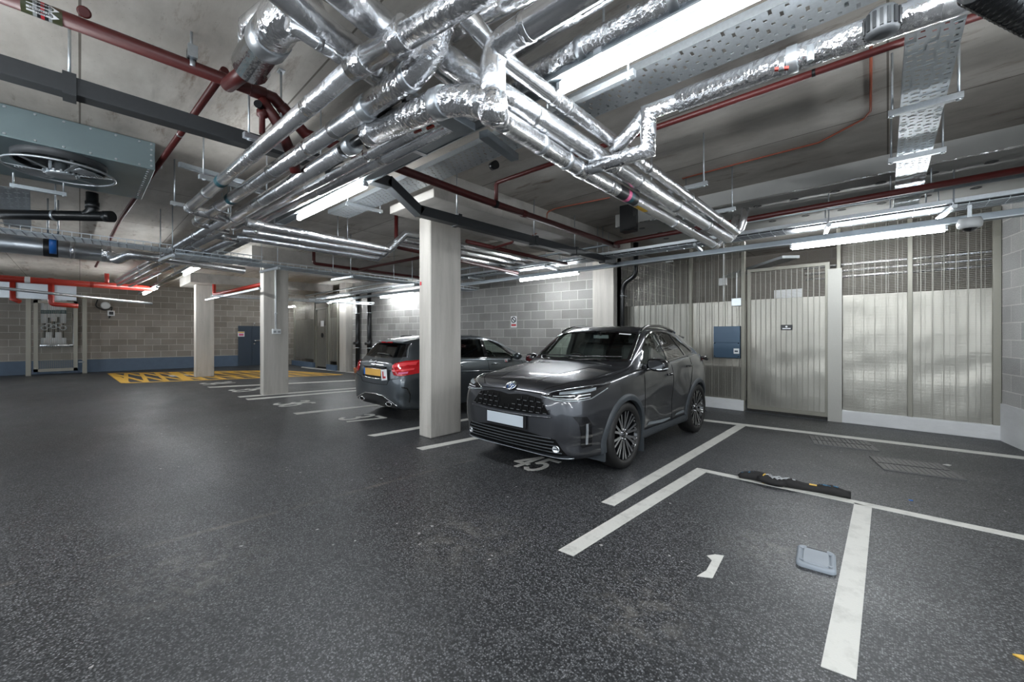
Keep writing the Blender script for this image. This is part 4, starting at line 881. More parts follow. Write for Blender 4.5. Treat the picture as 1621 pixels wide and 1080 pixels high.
# --- tall riser and its feed
s1 = V((ris.x, ris.y, 2.87)); s0 = s1 + V((3.2, 0.13, 0))
pipe([s0, s1, ris + V((0, 0, -0.03))], 0.066, 'tall foil riser bending from the top down to the junction', 'foil_smooth', fillet=0.09, bands=((0, 0.93, 0.04, 'foil_heavy'), (1, 0.85, 0.08, 'foil_heavy')))
mb = MB(); mb.lathe(ris + V((0, 0, -0.09)), (0, 0, 1), [(0, 0.02), (0.012, 0.06), (0.05, 0.078), (0.10, 0.077), (0.15, 0.066)], 20, 0, True); tag(mb.build('foil_cap', M['foil_heavy'], at=ris), 'crumpled foil knuckle at the foot of the tall riser', 'pipe elbow')
pipe([U(818, 78, 3.12), U(930, 8, 3.12), V((1.6, 1.72, 3.12))], 0.05, 'foil pipe close behind the steel trunking at the top centre', 'foil')
pv = U(858, 110, 3.02); pipe([pv + V((-0.25, -0.01, 0)), pv, pv + V((2.8, 0.12, 0))], 0.062, 'crumpled foil pipe just behind the nearest light', 'foil_heavy', bands=((1, 0.1, 0.05, 'foil_dull'), (1, 0.28, 0.05, 'foil_dull')))
pipe([U(716, 52, 3.1), U(800, 5, 3.1), U(900, -50, 3.1)], 0.05, 'foil pipe crossing high above the slim bundle pipe', 'foil')
# --- branch off the lowest bundle pipe
k0, k1 = qcm, U(1026, 238, 2.66); k2 = V((k1.x, k1.y, 2.66 + 60 / 638 * (2.66 - EYE) * 638 / 292)); k3 = k2 + V((3.2, 0.14, 0.0))
pipe([k0, k1, k2, k2 + V((0.25, 0.01, 0))], 0.05, 'square stepped foil branch rising from the lowest bundle pipe', 'foil_heavy', bands=((0, 0.25, 0.1, 'foil_dull'), (1, 0.5, 0.08, 'foil_dull'), (1, 0.85, 0.06, 'foil_heavy')))
pipe([k2 + V((0.2, 0.01, 0)), k3], 0.066, 'long foil pipe under the perforated tray towards the right edge', 'foil_heavy', bands=((0, 0.2, 0.05, 'foil_dull'), (0, 0.4, 0.09, 'foil_smooth')))
pipe([k2, U(985, 224, 2.80), U(972, 240, 2.76)], 0.05, 'short slanting foil pipe joining the branch to the thick bundle pipe', 'foil_smooth', bands=((0, 0.2, 0.05),))
c = U(1396, 38, k2.z - 0.07); t = thing('strainer_cap', 'dark ribbed cap hanging below the long foil pipe', 'valve', c)
mb = MB(); mb.lathe(c + V((0, 0, 0.06)), (0, 0, -1), [(0, 0.05), (0.02, 0.062), (0.10, 0.062), (0.115, 0.05), (0.118, 0.02)], 20, 0, True); mb.build('cap_body', M['trunk'], t)
mb = MB()
for i in range(16):
    a = 2 * PI * i / 16; mb.cbox(c + V((0.064 * math.cos(a), 0.064 * math.sin(a), 0)), (0.008, 0.012, 0.075), M=Matrix.Rotation(a, 3, 'Z'))
mb.build('rib', M['black'], t)
c = U(1237, 106, k2.z - 0.08); t = thing('test_valve', 'small valve with a red lever below the long foil pipe', 'valve', c)
mb = MB(); mb.lathe(c + V((0, 0, 0.05)), (0, 0, -1), [(0, 0.014), (0.07, 0.014)], 10, 0, True); mb.build('valve_body', M['steelband'], t)
mb = MB(); mb.bar(c + V((-0.03, 0, 0.0)), c + V((0.03, 0.01, -0.015)), 0.02, 0.012); mb.build('lever', M['redbright'], t)
c = U(1283, 88, k2.z - 0.08); mb = MB(); mb.lathe(c + V((0, 0, 0.05)), (0, 0, -1), [(0, 0.016), (0.075, 0.016), (0.08, 0.011)], 12, 0, True); tag(mb.build('drain_nipple', M['galv'], at=c), 'short steel nipple below the long foil pipe', 'valve')
# foil pipes between the lower main and the light trunking
for i, (y, z, lab) in enumerate(((1.62, 2.90, 'paired foil pipe between the lower main and the light trunking, aisle side'), (1.74, 2.90, 'paired foil pipe between the lower main and the light trunking, wall side'))):
    pipe([V((-1.95, y + 0.06, z)), V((-6.6, y - 0.16, z))], 0.046, lab, 'foil', group='paired foil pipes', bands=((0, 0.25, 0.09, 'foil_heavy'), (0, 0.5, 0.06, 'foil_heavy')))
for i, (p, lab) in enumerate(((U(640, 168, 2.74), 'small red lever valve by the middle main'), (U(660, 206, 2.8), 'small red lever valve under the fat pipe, dark stem'), (U(680, 200, 2.8), 'small bright red lever by the fat crumpled pipe'))):
    t = thing('lever_valve', lab, 'valve', p); mb = MB(); mb.lathe(p + V((0, 0, 0.06)), (0, 0, -1), [(0, 0.012), (0.06, 0.016)], 10, 0, True); mb.build('stem', M['iron'], t)
    mb = MB(); mb.bar(p + V((-0.03, 0, -0.005)), p + V((0.025, 0.015, 0.0)), 0.016, 0.014); mb.build('lever', M['redbright'], t)
# --- far foil bundle above the bays (N)
nz = 2.76
n_ends = ((390, 352, 616, 395), (383, 364, 607, 402), (374, 374, 597, 409))
for i, (x0, y0, x1, y1) in enumerate(n_ends):
    p, q = U(x0, y0, nz), U(x1, y1, nz); lab = ('top', 'middle', 'bottom')[i] + ' foil pipe of the slim bundle left of the nearest column'
    up = q + V((0.28, 0.12, 0.22)); up2 = V((up.x, 7.6, up.z))
    pipe([p, q, up, up2], 0.05, lab, 'foil_smooth' if i else 'foil', group='slim foil bundle over the bays', bands=((0, 0.06, 0.1, 'foil_heavy'), (0, 0.62, 0.06, 'foil_heavy'), (1, 0.5, 0.05, 'foil_dull'), (2, 0.35, 0.06, 'foil_heavy')))
# --- big foil duct and its reduction on the far left
f0, f1 = U(-60, 378, 2.75), U(172, 402, 2.75)
pipe([f0, f1], 0.135, 'large grey foil duct with a blue hanger on the left', 'foil_dull', bands=((0, 0.72, 0.05, 'foil'), (0, 0.98, 0.12, 'foil_heavy'), (0, 0.565, 0.16, 'sign_black')), bandr=1.02)
pipe([f1, U(186, 412, 2.62), U(205, 402, 2.70), U(385, 428, 2.70)], 0.075, 'thinner foil pipe leaving the large duct by a crumpled elbow', 'foil_smooth', bands=((0, 0.5, 0.1, 'foil_heavy'),), fillet=0.1)
c = U(84, 386, 2.75); t = thing('pipe_hanger', 'blue clevis hanger holding the large foil duct', 'pipe hanger', c)
mb = MB(); mb.tube([c + V((0, -0.035, 0)), c + V((0, 0.035, 0))], 0.15, 20); mb.build('clevis_ring', M['band_blue'], t)
mb = MB()
for dy in (-0.05, 0.05): mb.tube([c + V((0, dy, 0.13)), c + V((0, dy, SLAB - c.z))], 0.01, 8)
mb.build('rod', M['galv'], t)
# ================================================================ red sprinkler pipework
rx = -3.33
R0, R1e = V((rx, -0.75, 3.16)), V((rx, 0.98, 3.175))
t = pipe([R0, R1e, V((rx, 1.2, 2.99)), V((rx - 0.02, 2.9, 2.95)), V((rx - 0.08, 6.35, 2.95))], 0.040, 'thick oxide red sprinkler main running from the top left to the wall', 'red', name='sprinkler_pipe', bands=((0, 0.94, 0.1, 'red'), (1, 0.5, 0.16, 'red'), (3, 0.12, 0.05, 'iron'), (3, 0.27, 0.08, 'red'), (3, 0.96, 0.06, 'red')), bandr=1.16)
# printed band on the main: green, greys, red and two arrows SPRINKLER MAIN
yb0, yb1 = UX(33, 12, rx).y, UX(99, 32, rx).y
def wrapped(y, ang, r): return V((rx + math.cos(ang) * r, y, 3.164 + math.sin(ang) * r))
mid = math.atan2(EYE - 3.187, 0 - rx)
mb = MB(); L = yb1 - yb0
for s0, s1, mt in ((0, 0.28, 0), (0.28, 0.38, 1), (0.38, 0.47, 2), (0.47, 0.56, 3), (0.56, 0.66, 2), (0.66, 0.75, 1), (0.75, 1.0, 0)): mb.tube([V((rx, yb0 + L * s0, 3.1645)), V((rx, yb0 + L * s1, 3.1645))], 0.0412, 24, mt, caps=False)
bd = mb.build('pipe_label', [M['sign_green'], M['band_grey'], M['sign_black'], M['sign_red']], t)
for am in (mid + 0.62, mid - 0.22):
    mb = MB(); n = 16; ya, yz = yb0 + L * 0.13, yb0 + L * 0.93
    top = []; bot = []
    for i in range(n + 1):
        f = i / n; y = lerp(ya, yz, f); hw = 0.30 if f < 0.72 else (0.42 * (1 - f) / 0.28); top.append(wrapped(y, am + hw, 0.0424)); bot.append(wrapped(y, am - hw, 0.0424))
    mb.rows([top, bot], 0, False); ar = mb.build('arrow', M['sign_white'], bd)
    mb = MB()
    for k, (word, off) in enumerate((('SPRINKLER', 0.13), ('MAIN', -0.13))):
        add_letters(mb, word, 0.0165, lambda x, y, am=am, off=off: wrapped(ya + (yz - ya) * 0.42 + x, am + off + y / 0.0424, 0.0430))
    mb.build('lettering', M['sign_black'], ar)
# bracket of the main at the first hanger
h = UX(303, 92, rx); t = thing('pipe_hanger', 'galvanised strap and black clamp holding the red main', 'pipe hanger', h)
mb = MB(); mb.tube([V((rx, h.y - 0.014, 3.177)), V((rx, h.y + 0.014, 3.177))], 0.044, 20); mb.build('strap', M['galv'], t)
mb = MB(); mb.cbox((rx, h.y, 3.235), (0.05, 0.045, 0.09)); mb.build('clamp', M['sign_black'], t); mb = MB(); mb.tube([(rx, h.y, 3.27), (rx, h.y, SLAB)], 0.008, 8); mb.cbox((rx + 0.045, h.y, 3.25), (0.03, 0.05, 0.08)); mb.build('bracket', M['galv'], t)
mb = MB(); mb.lathe(UX(133, 27, rx) + V((0.05, 0, 0)), V((1, 0, -0.5)), [(0, 0.03), (0.015, 0.03), (0.02, 0.022)], 16, 0, True); tag(mb.build('pipe_plug', M['red'], at=UX(133, 27, rx)), 'round red plug on the side of the sprinkler main', 'pipe fitting')
pipe([V((rx, UX(360, 135, rx).y, 3.14)), U(396, 108, 3.13)], 0.045, 'short red stub between the main and the big foil elbow', 'red', name='sprinkler_pipe')
# hanging valve set at the end of the upper main
c = U(415, 182, 3.02); t = thing('drain_valve', 'dark red drain valve hanging at the elbow of the main', 'valve', c)
mb = MB(); mb.lathe(c + V((0, 0, 0.16)), (0, 0, -1), [(0, 0.02), (0.12, 0.02), (0.13, 0.035), (0.17, 0.035), (0.18, 0.02), (0.3, 0.02)], 14, 0, True); mb.build('valve_body', M['red'], t)
mb = MB(); mb.lathe(c + V((0, 0, 0.04)), (0.7, -0.5, 0), [(0, 0.02), (0.06, 0.02), (0.065, 0.028), (0.075, 0.028)], 14, 0, True); mb.build('hand_wheel', M['iron'], t)
pipe([V((rx, 0.9, 3.13)), V((rx + 0.02, 1.0, 3.0)), V((rx - 0.1, 1.15, 2.8)), V((rx - 0.14, 1.18, 2.72))], 0.040, 'red elbow below the sprinkler main near the pipe crossing', 'red', name='sprinkler_pipe', fillet=0.08)
rp = lambda pts, r, lab, mat='red', **k: pipe(pts, r, lab, mat, name='sprinkler_pipe', group=k.pop('group', None), **k)
rp([V((rx - 0.1, 0.70, 3.29)), V((-9.0, 0.45, 3.29)), V((-16, 0.3, 3.3))], 0.026, 'slim red pipe close to the slab beside the fan duct', bands=((0, 0.25, 0.03, 'steelband'), (0, 0.6, 0.03, 'steelband')))
rp([V((-3.36, 3.33, 2.98)), V((-3.36, 3.33, 3.2)), V((2.08, 3.46, 3.2))], 0.024, 'slim red branch running right under the slab', fillet=0.05, bands=((1, 0.55, 0.02, 'iron'),))
rp([V((-3.41, 6.3, 2.95)), V((-3.3, 6.02, 2.93)), V((1.58, 5.94, 2.95))], 0.034, 'red pipe along the soffit board towards the right edge', 'red', fillet=0.1)
rp([V((-4.62, 3.95, 2.82)), V((-4.60, 5.9, 2.8)), V((-4.6, 6.5, 2.8))], 0.030, 'red range pipe right of the nearest column', bands=((0, 0.3, 0.04, 'red'),))
pe = V((-4.6, 4.5, 2.8)); rp([pe, pe + V((0.42, 0.0, 0.03)), pe + V((0.42, 0, 0.14))], 0.02, 'short red sprinkler arm turned up right of the nearest column', fillet=0.03)
rp([V((-5.83, 3.5, SLAB)), V((-5.83, 3.5, 2.84)), V((-5.8, 6.4, 2.74))], 0.03, 'red drop pipe with elbow left of the nearest column', fillet=0.06)
rp([V((-8.42, 3.2, SLAB)), V((-8.42, 3.2, 2.85)), V((-8.5, 6.6, 2.83))], 0.032, 'red drop pipe right of the middle column', fillet=0.06)
rp([V((-8.42, 4.15, 2.84)), V((-5.9, 4.35, 2.86))], 0.028, 'red cross pipe linking the two drop pipes')
rp([V((-16.4, 3.05, SLAB)), V((-16.4, 3.05, 2.75)), V((-11.02, 3.24, 2.72))], 0.05, 'bright red pipe between the far column and the middle column', 'redbright', fillet=0.08)
fr = -16.6
rp([V((fr, -5.0, 2.9)), V((fr, 1.55, 2.84))], 0.085, 'bright red main across the far left', 'redbright', bands=((0, 0.62, 0.1, 'sign_white'), (0, 0.80, 0.08, 'redbright')))
yy = UX(20, 450, fr).y; rp([V((fr, yy, 2.88)), V((fr, yy, 2.35)), V((fr + 0.1, yy + 0.12, 2.28))], 0.05, 'red dropper with nozzle on the far left main', 'redbright')
y0, y1 = UX(81, 450, fr).y, UX(124, 465, fr).y
rp([V((fr, y0, 2.95)), V((fr, y0, 2.25)), V((fr, y1, 2.22))], 0.06, 'red dropper turning along above the mesh gate', 'redbright', fillet=0.08)
yy = UX(169, 445, fr).y; rp([V((fr, yy, 2.85)), V((fr, yy, 3.2))], 0.05, 'short red riser on the far left main', 'redbright')
mb = MB(); q0, q1 = UX(-20, 452, fr), UX(121, 468, fr)
mb.box((fr - 0.15, q0.y, 2.38), (fr - 0.1, q1.y, 2.85)); tag(mb.build('pipe_guard', M['galv'], at=q1), 'pale steel back board behind the bright red main', 'board')
for z, lab in ((2.30, 'thin silver conduit strung across below the bright red main'),):
    p, q = U(-40, 452, 2.42), U(240, 481, 2.42); mb = MB(); mb.tube([p, q], 0.035, 10); tag(mb.build('conduit', M['galv'], at=p), lab, 'conduit')
c0 = [U(1379, 60, 3.385), U(1378, 176, 3.385), U(1368, 188, 3.385), U(1296, 226, 3.385), U(1180, 256, 3.385), U(1080, 283, 3.385)]
mb = MB(); mb.tube(c0, 0.009, 8); tag(mb.build('alarm_cable', M['copper'], at=c0[0]), 'thin copper red cable clipped across the slab on the right', 'cable')
c0 = [U(905, 338, 3.37), U(868, 334, 3.37)]
w0 = U(866, 336, 3.36); mb = MB(); mb.tube([U(965, 313, 3.385), U(880, 330, 3.385), w0, V((w0.x - 0.02, w0.y, 3.12)), V((w0.x - 0.3, w0.y, 3.04))], 0.01, 8, fillet=0.05); tag(mb.build('alarm_cable', M['copper'], at=w0), 'thin red cable dropping down the side of the downstand beam', 'cable')
# ================================================================ trunking, trays, lights
def bar_thing(p, q, w, h, mat, name, label, cat, parts=(), group=None, up=V((0, 0, 1))):
    mb = MB(); mb.bar(p, q, w, h, up=up); o = mb.build(name, M[mat], at=p, bevel=0.004); return tag(o, label, cat, group)
tx = -3.8
t = thing('cable_trunking', 'long dark grey trunking stepping down at the beam and running to the wall', 'trunking', (tx, 0.5, 2.95))
pts = [V((tx, -0.9, 2.985)), V((tx, 2.20, 3.0)), V((tx, 2.55, 2.79)), V((tx, 6.9, 2.80))]
mb = MB(); mb.bar(pts[0], pts[1], 0.11, 0.11); mb.build('upper_run', M['trunk'], t, bevel=0.004)
mb = MB(); mb.bar(pts[1] + V((0, -0.03, 0.02)), pts[2] + V((0, 0.03, -0.02)), 0.11, 0.10); mb.build('sloping_run', M['trunk'], t, bevel=0.004)
mb = MB(); mb.bar(pts[2], pts[3], 0.11, 0.11); mb.build('lower_run', M['trunk'], t, bevel=0.004)
for y, z in ((UX(110, 133, tx).y, 2.985), (1.6, 3.0), (3.1, 2.79), (4.55, 2.79), (5.6, 2.79), (6.5, 2.79)):
    mb = MB(); mb.box((tx - 0.065, y - 0.03, z - 0.065), (tx + 0.065, y + 0.03, z + 0.075)); mb.build('cradle', M['trunk'], t)
    mb = MB(); mb.tube([(tx, y, z + 0.07), (tx, y, SLAB)], 0.008, 8); mb.build('rod', M['galv'], t)
# light row over the aisle
LA, LB = V((-19.5, 1.46, 2.83)), V((1.6, 2.04, 2.935))
t = thing('light_trunking', 'long galvanised trunking carrying the row of aisle lights', 'trunking', LB)
mb = MB(); mb.bar(LA + V((0, 0, 0.05)), LB + V((0, 0, 0.05)), 0.10, 0.075); mb.build('channel', M['galv_dark'], t, bevel=0.004)
mb = MB()
for s in (-0.055, 0.055): mb.bar(LA + V((0, s, 0.012)), LB + V((0, s, 0.012)), 0.012, 0.012)
mb.build('edge_lip', M['galv'], t)
for f in (0.18, 0.30, 0.42, 0.54, 0.64, 0.72, 0.79, 0.87, 0.95):
    c = lerp(LA, LB, f); mb = MB(); mb.tube([c + V((0, 0.0, 0.09)), V((c.x, c.y, SLAB))], 0.007, 8); mb.build('rod', M['galv'], t); mb = MB(); mb.box((c.x - 0.025, c.y - 0.066, c.z + 0.005), (c.x + 0.025, c.y + 0.066, c.z + 0.095)); mb.build('cradle', M['galv'], t)
def light(p, q, label, lamp='lamp', w=0.046, h=0.05):
    p, q = V(p), V(q); t = thing('batten_light', label, 'light fitting', (p + q) / 2, group='lit batten lights')
    d = (q - p).normalized(); mb = MB(); mb.bar(p + V((0, 0, 0.046)), q + V((0, 0, 0.046)), w * 0.66, 0.026); mb.build('housing', M['housing'], t, bevel=0.004)
    a, s, n = frame(q - p); prof = [(-w * 0.36, 0.038), (-w * 0.46, 0.022), (-w / 2, 0.0), (-w * 0.42, -0.014), (-w * 0.2, -0.021), (w * 0.2, -0.021), (w * 0.42, -0.014), (w / 2, 0.0), (w * 0.46, 0.022), (w * 0.36, 0.038)]
    mb = MB(); g = [[e + s * x + n * z for x, z in prof] for e in (p, q)]; mb.rows(g, 0, True)
    for e in (0, 1): mb.v += g[e]; b = len(mb.v) - len(prof); mb.face([b + i for i in range(len(prof))])
    mb.build('diffuser', M[lamp], t)
    RZ = Matrix.Rotation(math.atan2(d.y, d.x), 3, 'Z')
    for e, sg in ((p, -1), (q, 1)): mb = MB(); mb.cbox(e + d * sg * 0.012 + V((0, 0, 0.02)), (0.024, w * 0.95, 0.05), M=RZ); mb.build('end_cap', M['housing'], t)
    for f in (0.2, 0.4, 0.6, 0.8): mb = MB(); mb.cbox(lerp(p, q, f) + s * (-w / 2) + V((0, 0, 0.015)), (0.03, 0.008, 0.016), M=RZ); mb.build('clip', M['housing'], t)
    return t
def row(x): return lerp(LA, LB, (x - LA.x) / (LB.x - LA.x)) + V((0, 0, -0.045))
light(row(U(897, 150, 2.87).x), row(0.5), 'brilliant batten light crossing the top right, nearest to view')
light(row(U(455, 350, 2.80).x), row(U(568, 303, 2.80).x), 'lit batten light over the aisle left of the nearest column')
light(row(U(297, 437, 2.80).x), row(U(340, 422, 2.80).x), 'lit batten light above the middle column')
light(row(U(230, 466, 2.80).x), row(U(256, 457, 2.80).x), 'small far batten light above the far column')
# the same row carries on to the right, out of view
for x0, lab in ((2.6, 'batten light of the aisle row to the right behind the view'),): light(row(x0), row(x0 + 1.6), lab)
for (x0, y0, lab) in ((-5.6, -2.6, 'fill batten light added on the left behind the view'), (-12.5, -2.6, 'fill batten light added far left out of view'), (-18.5, -2.6, 'fill batten light added out of view near the far wall'), (-0.8, -2.2, 'fill batten light added straight behind the view'), (3.0, -1.6, 'fill batten light added on the right behind the view'), (-1.8, -6.0, 'fill batten light added well behind the view'), (-4.4, -1.15, 'fill batten light added left of the view for the ceiling'), (0.9, -0.9, 'fill batten light added right of the view for the ceiling')):
    light((x0, y0, 2.5), (x0 + 1.6, y0, 2.5), lab)  # unseen battens added to fill the ceiling, floor and far wall with light
light((1.40, 1.7, 2.6), (1.28, 3.3, 2.6), 'fill batten light added beside the right hand wall outside the view')  # added lamp out of view, brightens the right wall and ceiling
# wall row
def wl(px0, py0, px1, py1, lab, z=2.66): p, q = U(px0, py0, z), U(px1, py1, z); y = (p.y + q.y) / 2; return light((p.x, y, z), (q.x, y, z), lab, 'lamp_wall')
wy = 7.0
light((UY(1254, 393, wy).x, wy, 2.665), (UY(1495.6, 365, wy).x, wy, 2.665), 'lit batten light above the mesh door', 'lamp_wall')
light((UY(824, 443, wy).x, wy, 2.68), (UY(915, 435, wy).x, wy, 2.68), 'lit batten light on the block wall above the no smoking sign', 'lamp_wall')
light((UY(603, 468, wy).x, wy, 2.68), (UY(655, 463, wy).x, wy, 2.68), 'lit batten light on the block wall above the grey hatchback', 'lamp_wall')
light((UY(519, 480.5, wy - 0.3).x, wy - 0.3, 2.68), (UY(553, 475, wy - 0.3).x, wy - 0.3, 2.68), 'lit batten light above the pale column at the wall', 'lamp_wall')
light((UY(454, 489.5, wy - 0.45).x, wy - 0.45, 2.68), (UY(467, 486.5, wy - 0.45).x, wy - 0.45, 2.68), 'tiny lit batten light in the far corner', 'lamp_wall')
light((-1.9, 8.85, 3.30), (-0.5, 8.85, 3.30), 'batten light added inside the store, hidden from view by the trays', m if False else 'lamp_wall')  # added lamp tucked out of sight to light the store
# wall trunking + basket tray + strut brackets
t = thing('wall_trunking', 'long galvanised trunking above the wall lights', 'trunking', (-2, wy, 2.75))
mb = MB(); mb.bar((-17.5, wy - 0.25, 2.755), (-8.0, wy, 2.755), 0.10, 0.08); mb.bar((-8.0, wy, 2.755), (1.37, wy, 2.755), 0.10, 0.08); mb.build('channel', M['galv_dark'], t, bevel=0.004)
mb = MB(); mb.bar((-8, wy - 0.055, 2.722), (1.37, wy - 0.055, 2.722), 0.012, 0.012); mb.build('edge_lip', M['galv'], t)
def basket(p, q, w, label, side=0.05, pitch=0.10, n=6, mat='galv', group=None):
    p, q = V(p), V(q); d, s, nn = frame(q - p); t = thing('cable_basket', label, 'cable tray', p, group=group); L = (q - p).length
    mb = MB()
    for i in range(n + 1): o = s * (w * (i / n - 0.5)); mb.bar(p + o, q + o, 0.006, 0.006)
    for sg in (-1, 1): o = s * (w * 0.5 * sg) + nn * side; mb.bar(p + o, q + o, 0.012, 0.012)
    k = 0.0
    while k < L:
        c = p + d * k; mb.bar(c - s * w / 2, c + s * w / 2, 0.006, 0.006)
        for sg in (-1, 1): mb.bar(c + s * w / 2 * sg, c + s * w / 2 * sg + nn * side, 0.006, 0.006, up=d)
        k += pitch
    mb.build('basket_wires', M[mat], t)
    return t
basket((-17, wy - 0.55, 2.83), (1.37, wy - 0.33, 2.83), 0.30, 'long wire basket tray running beside the wall trunking', pitch=0.14)
mb = MB(); mb.bar((-17, wy - 0.55, 2.845), (1.37, wy - 0.33, 2.845), 0.24, 0.03); tag(mb.build('cable_bundle', M['trunk'], at=(0, wy - .4, 2.84)), 'dark cables lying along the wire basket tray', 'cables')
mb = MB(); mb.bar((-17, wy - 0.72, 2.87), (1.37, wy - 0.52, 2.87), 0.045, 0.045); tag(mb.build('strut_rail', M['galv'], at=(0, wy - .6, 2.9)), 'galvanised strut rail along the front of the wire basket', 'rail')
mb = MB(); mb.tube([(-17, wy - 0.85, 2.98), (1.45, wy - 0.63, 3.0)], 0.022, 10); tag(mb.build('conduit', M['galv_dark'], at=(0, wy - .7, 3.0)), 'thin steel conduit in front of and above the wire basket', 'conduit')
def trapeze(cx, cy, z, w, ang, label, rods=True, mat='galv'):
    t = thing('trapeze_hanger', label, 'hanger', (cx, cy, z)); d = V((math.cos(ang), math.sin(ang), 0)) * w / 2; c = V((cx, cy, z))
    mb = MB(); mb.bar(c - d, c + d, 0.041, 0.041); mb.build('strut', M[mat], t, bevel=0.003)
    if rods:
        for sg in (-1, 1):
            e = c + d * 0.88 * sg; mb = MB(); mb.tube([e + V((0, 0, -0.03)), V((e.x, e.y, SLAB))], 0.007, 8); mb.lathe(e + V((0, 0, -0.028)), (0, 0, 1), [(0, 0.014), (0.012, 0.014)], 6, 0, True); mb.build('rod', M['galv'], t)
    return t
for px, lab in ((755, 'hanger of the wall trunking right of the nearest column'), (812, 'hanger of the wall trunking over the hatchback bonnet'), (875, 'hanger of the wall trunking above the wall light'), (955, 'hanger of the wall trunking at the white column'), (1105, 'hanger of the wall trunking above the crossover'), (1309, 'hanger of the wall trunking above the mesh door'), (1497, 'hanger of the wall trunking left of the dome camera')):
    trapeze(UY(px, 420, wy - 0.3).x, wy - 0.3, 2.80, 0.62, PI / 2 + 0.15, lab)
# perforated trays
def perforated(p, q, w, label, side=0.05, rows=5, pitch=0.11, slot=(0.045, 0.012), mat='galv', group=None):
    p, q = V(p), V(q); d, s, nn = frame(q - p); L = (q - p).length; t = thing('perforated_tray', label, 'cable tray', p, group=group)
    mb = MB(); nx = int(L / pitch); px = L / nx; py = w / rows
    def P(a, b): return p + d * a + s * (b - w / 2)
    for i in range(nx):
        for j in range(rows):
            a0, b0 = i * px, j * py; ca, cb = a0 + px / 2, b0 + py / 2
            if (i + j) % 3 == 2: hx, hy = slot[1] / 2, min(slot[0], py * 0.8) / 2
            else: hx, hy = slot[1] * 0.55, slot[1] * 0.55
            o = [P(a0, b0), P(a0 + px, b0), P(a0 + px, b0 + py), P(a0, b0 + py)]
            ca += (0.2 if j % 2 else -0.2) * px
            h = [P(ca - hx, cb - hy), P(ca + hx, cb - hy), P(ca + hx, cb + hy), P(ca - hx, cb + hy)]
            k = len(mb.v); mb.v += o + h
            for e in range(4): mb.face((k + e, k + (e + 1) % 4, k + 4 + (e + 1) % 4, k + 4 + e))
    o = mb.build('tray_floor', M[mat], t); m = o.modifiers.new('thickness', 'SOLIDIFY'); m.thickness = 0.0025
    mb = MB()
    for sg in (-1, 1):
        e = s * (w / 2 * sg) + nn * side / 2; mb.bar(p + e, q + e, 0.003, side)
        e = s * ((w / 2 - 0.008) * sg) + nn * side; mb.bar(p + e, q + e, 0.018, 0.004)
    mb.build('side_flange', M[mat], t); return t
ta, tb = V((U(535, 342, 3.1).x, 2.50, 3.10)), V((2.2, 2.62, 3.10))
perforated(ta, tb, 0.30, 'perforated cable tray beside the nearest batten light', rows=6, pitch=0.075, slot=(0.042, 0.017))
pa, pb = V((0.185, 1.9, 3.03)), V((0.16, 7.35, 2.99))
perforated(pa, pb, 0.22, 'pale perforated tray dropping away above the mesh door', rows=5, pitch=0.06, slot=(0.03, 0.016))
for yv, lab in ((2.28, 'strut across the pale perforated tray, nearest to view'), (3.9, 'strut across the pale perforated tray, second from view'), (4.95, 'strut across the pale perforated tray, third from view'), (6.2, 'strut across the pale perforated tray, fourth from view'), (7.0, 'strut across the pale perforated tray, at the wall end')):
    trapeze(0.18, yv, 2.975, 0.36, 0.03, lab)
trapeze(U(615, 338, 3.07).x, 2.52, 3.07, 0.5, PI / 2, 'strut bracket at the far end of the perforated tray', True)
trapeze(0.5, 2.58, 3.07, 0.45, PI / 2, 'strut bracket under the perforated tray by the slim pipe')
# strut channels seen at the top
bar_thing(V((-1.50, 1.72, 3.12)), V((1.6, 1.82, 3.12)), 0.10, 0.09, 'galv_dark', 'strut_channel', 'double galvanised channel above the nearest batten light', 'strut channel')
bar_thing(V((-1.25, 2.03, 3.02)), V((1.6, 2.10, 3.02)), 0.22, 0.05, 'galv_dark', 'cable_tray', 'solid grey tray directly above the nearest batten light', 'cable tray')
bar_thing(U(765, 212, 2.78), U(815, 250, 2.78), 0.07, 0.05, 'galv_dark', 'strut_channel', 'dark cross channel under the riser foot', 'strut channel')
bar_thing(U(700, 182, 2.72), U(742, 206, 2.72), 0.12, 0.05, 'galv_dark', 'strut_channel', 'short cross channel under the fat crumpled pipe', 'strut channel')
# brackets holding the bundle to the right
for (px, py, z, lab) in ((1090, 297, 2.90, 'strut bracket on the bundle nearest the slanting pipe'), (1138, 335, 2.90, 'strut bracket on the bundle near its wall end')):
    c = U(px, py, z); trapeze(c.x - 0.12, c.y, z, 0.6, 0.0, lab)
trapeze(-1.45, 2.25, 2.98, 0.7, 0.0, 'strut bracket over the bundle beside the tall riser')
# hangers of the three mains
for f, lab in ((0.05, 'strut hanger at the far end of the three mains'), (0.33, 'strut hanger at the coloured bands of the three mains'), (0.62, 'strut hanger in the middle of the three mains')):
    c = lerp(a2, U(640, 130, 2.79), f); trapeze(c.x, c.y + 0.02, 2.90, 0.62, PI / 2 + 0.1, lab)
trapeze(-6.45, 2.9, 2.92, 0.40, 0.0, 'square strut hanger above the slim foil bundle')
trapeze(-6.6, 1.35, 2.90, 0.40, 0.0, 'strut hanger where the slim foil bundle starts')
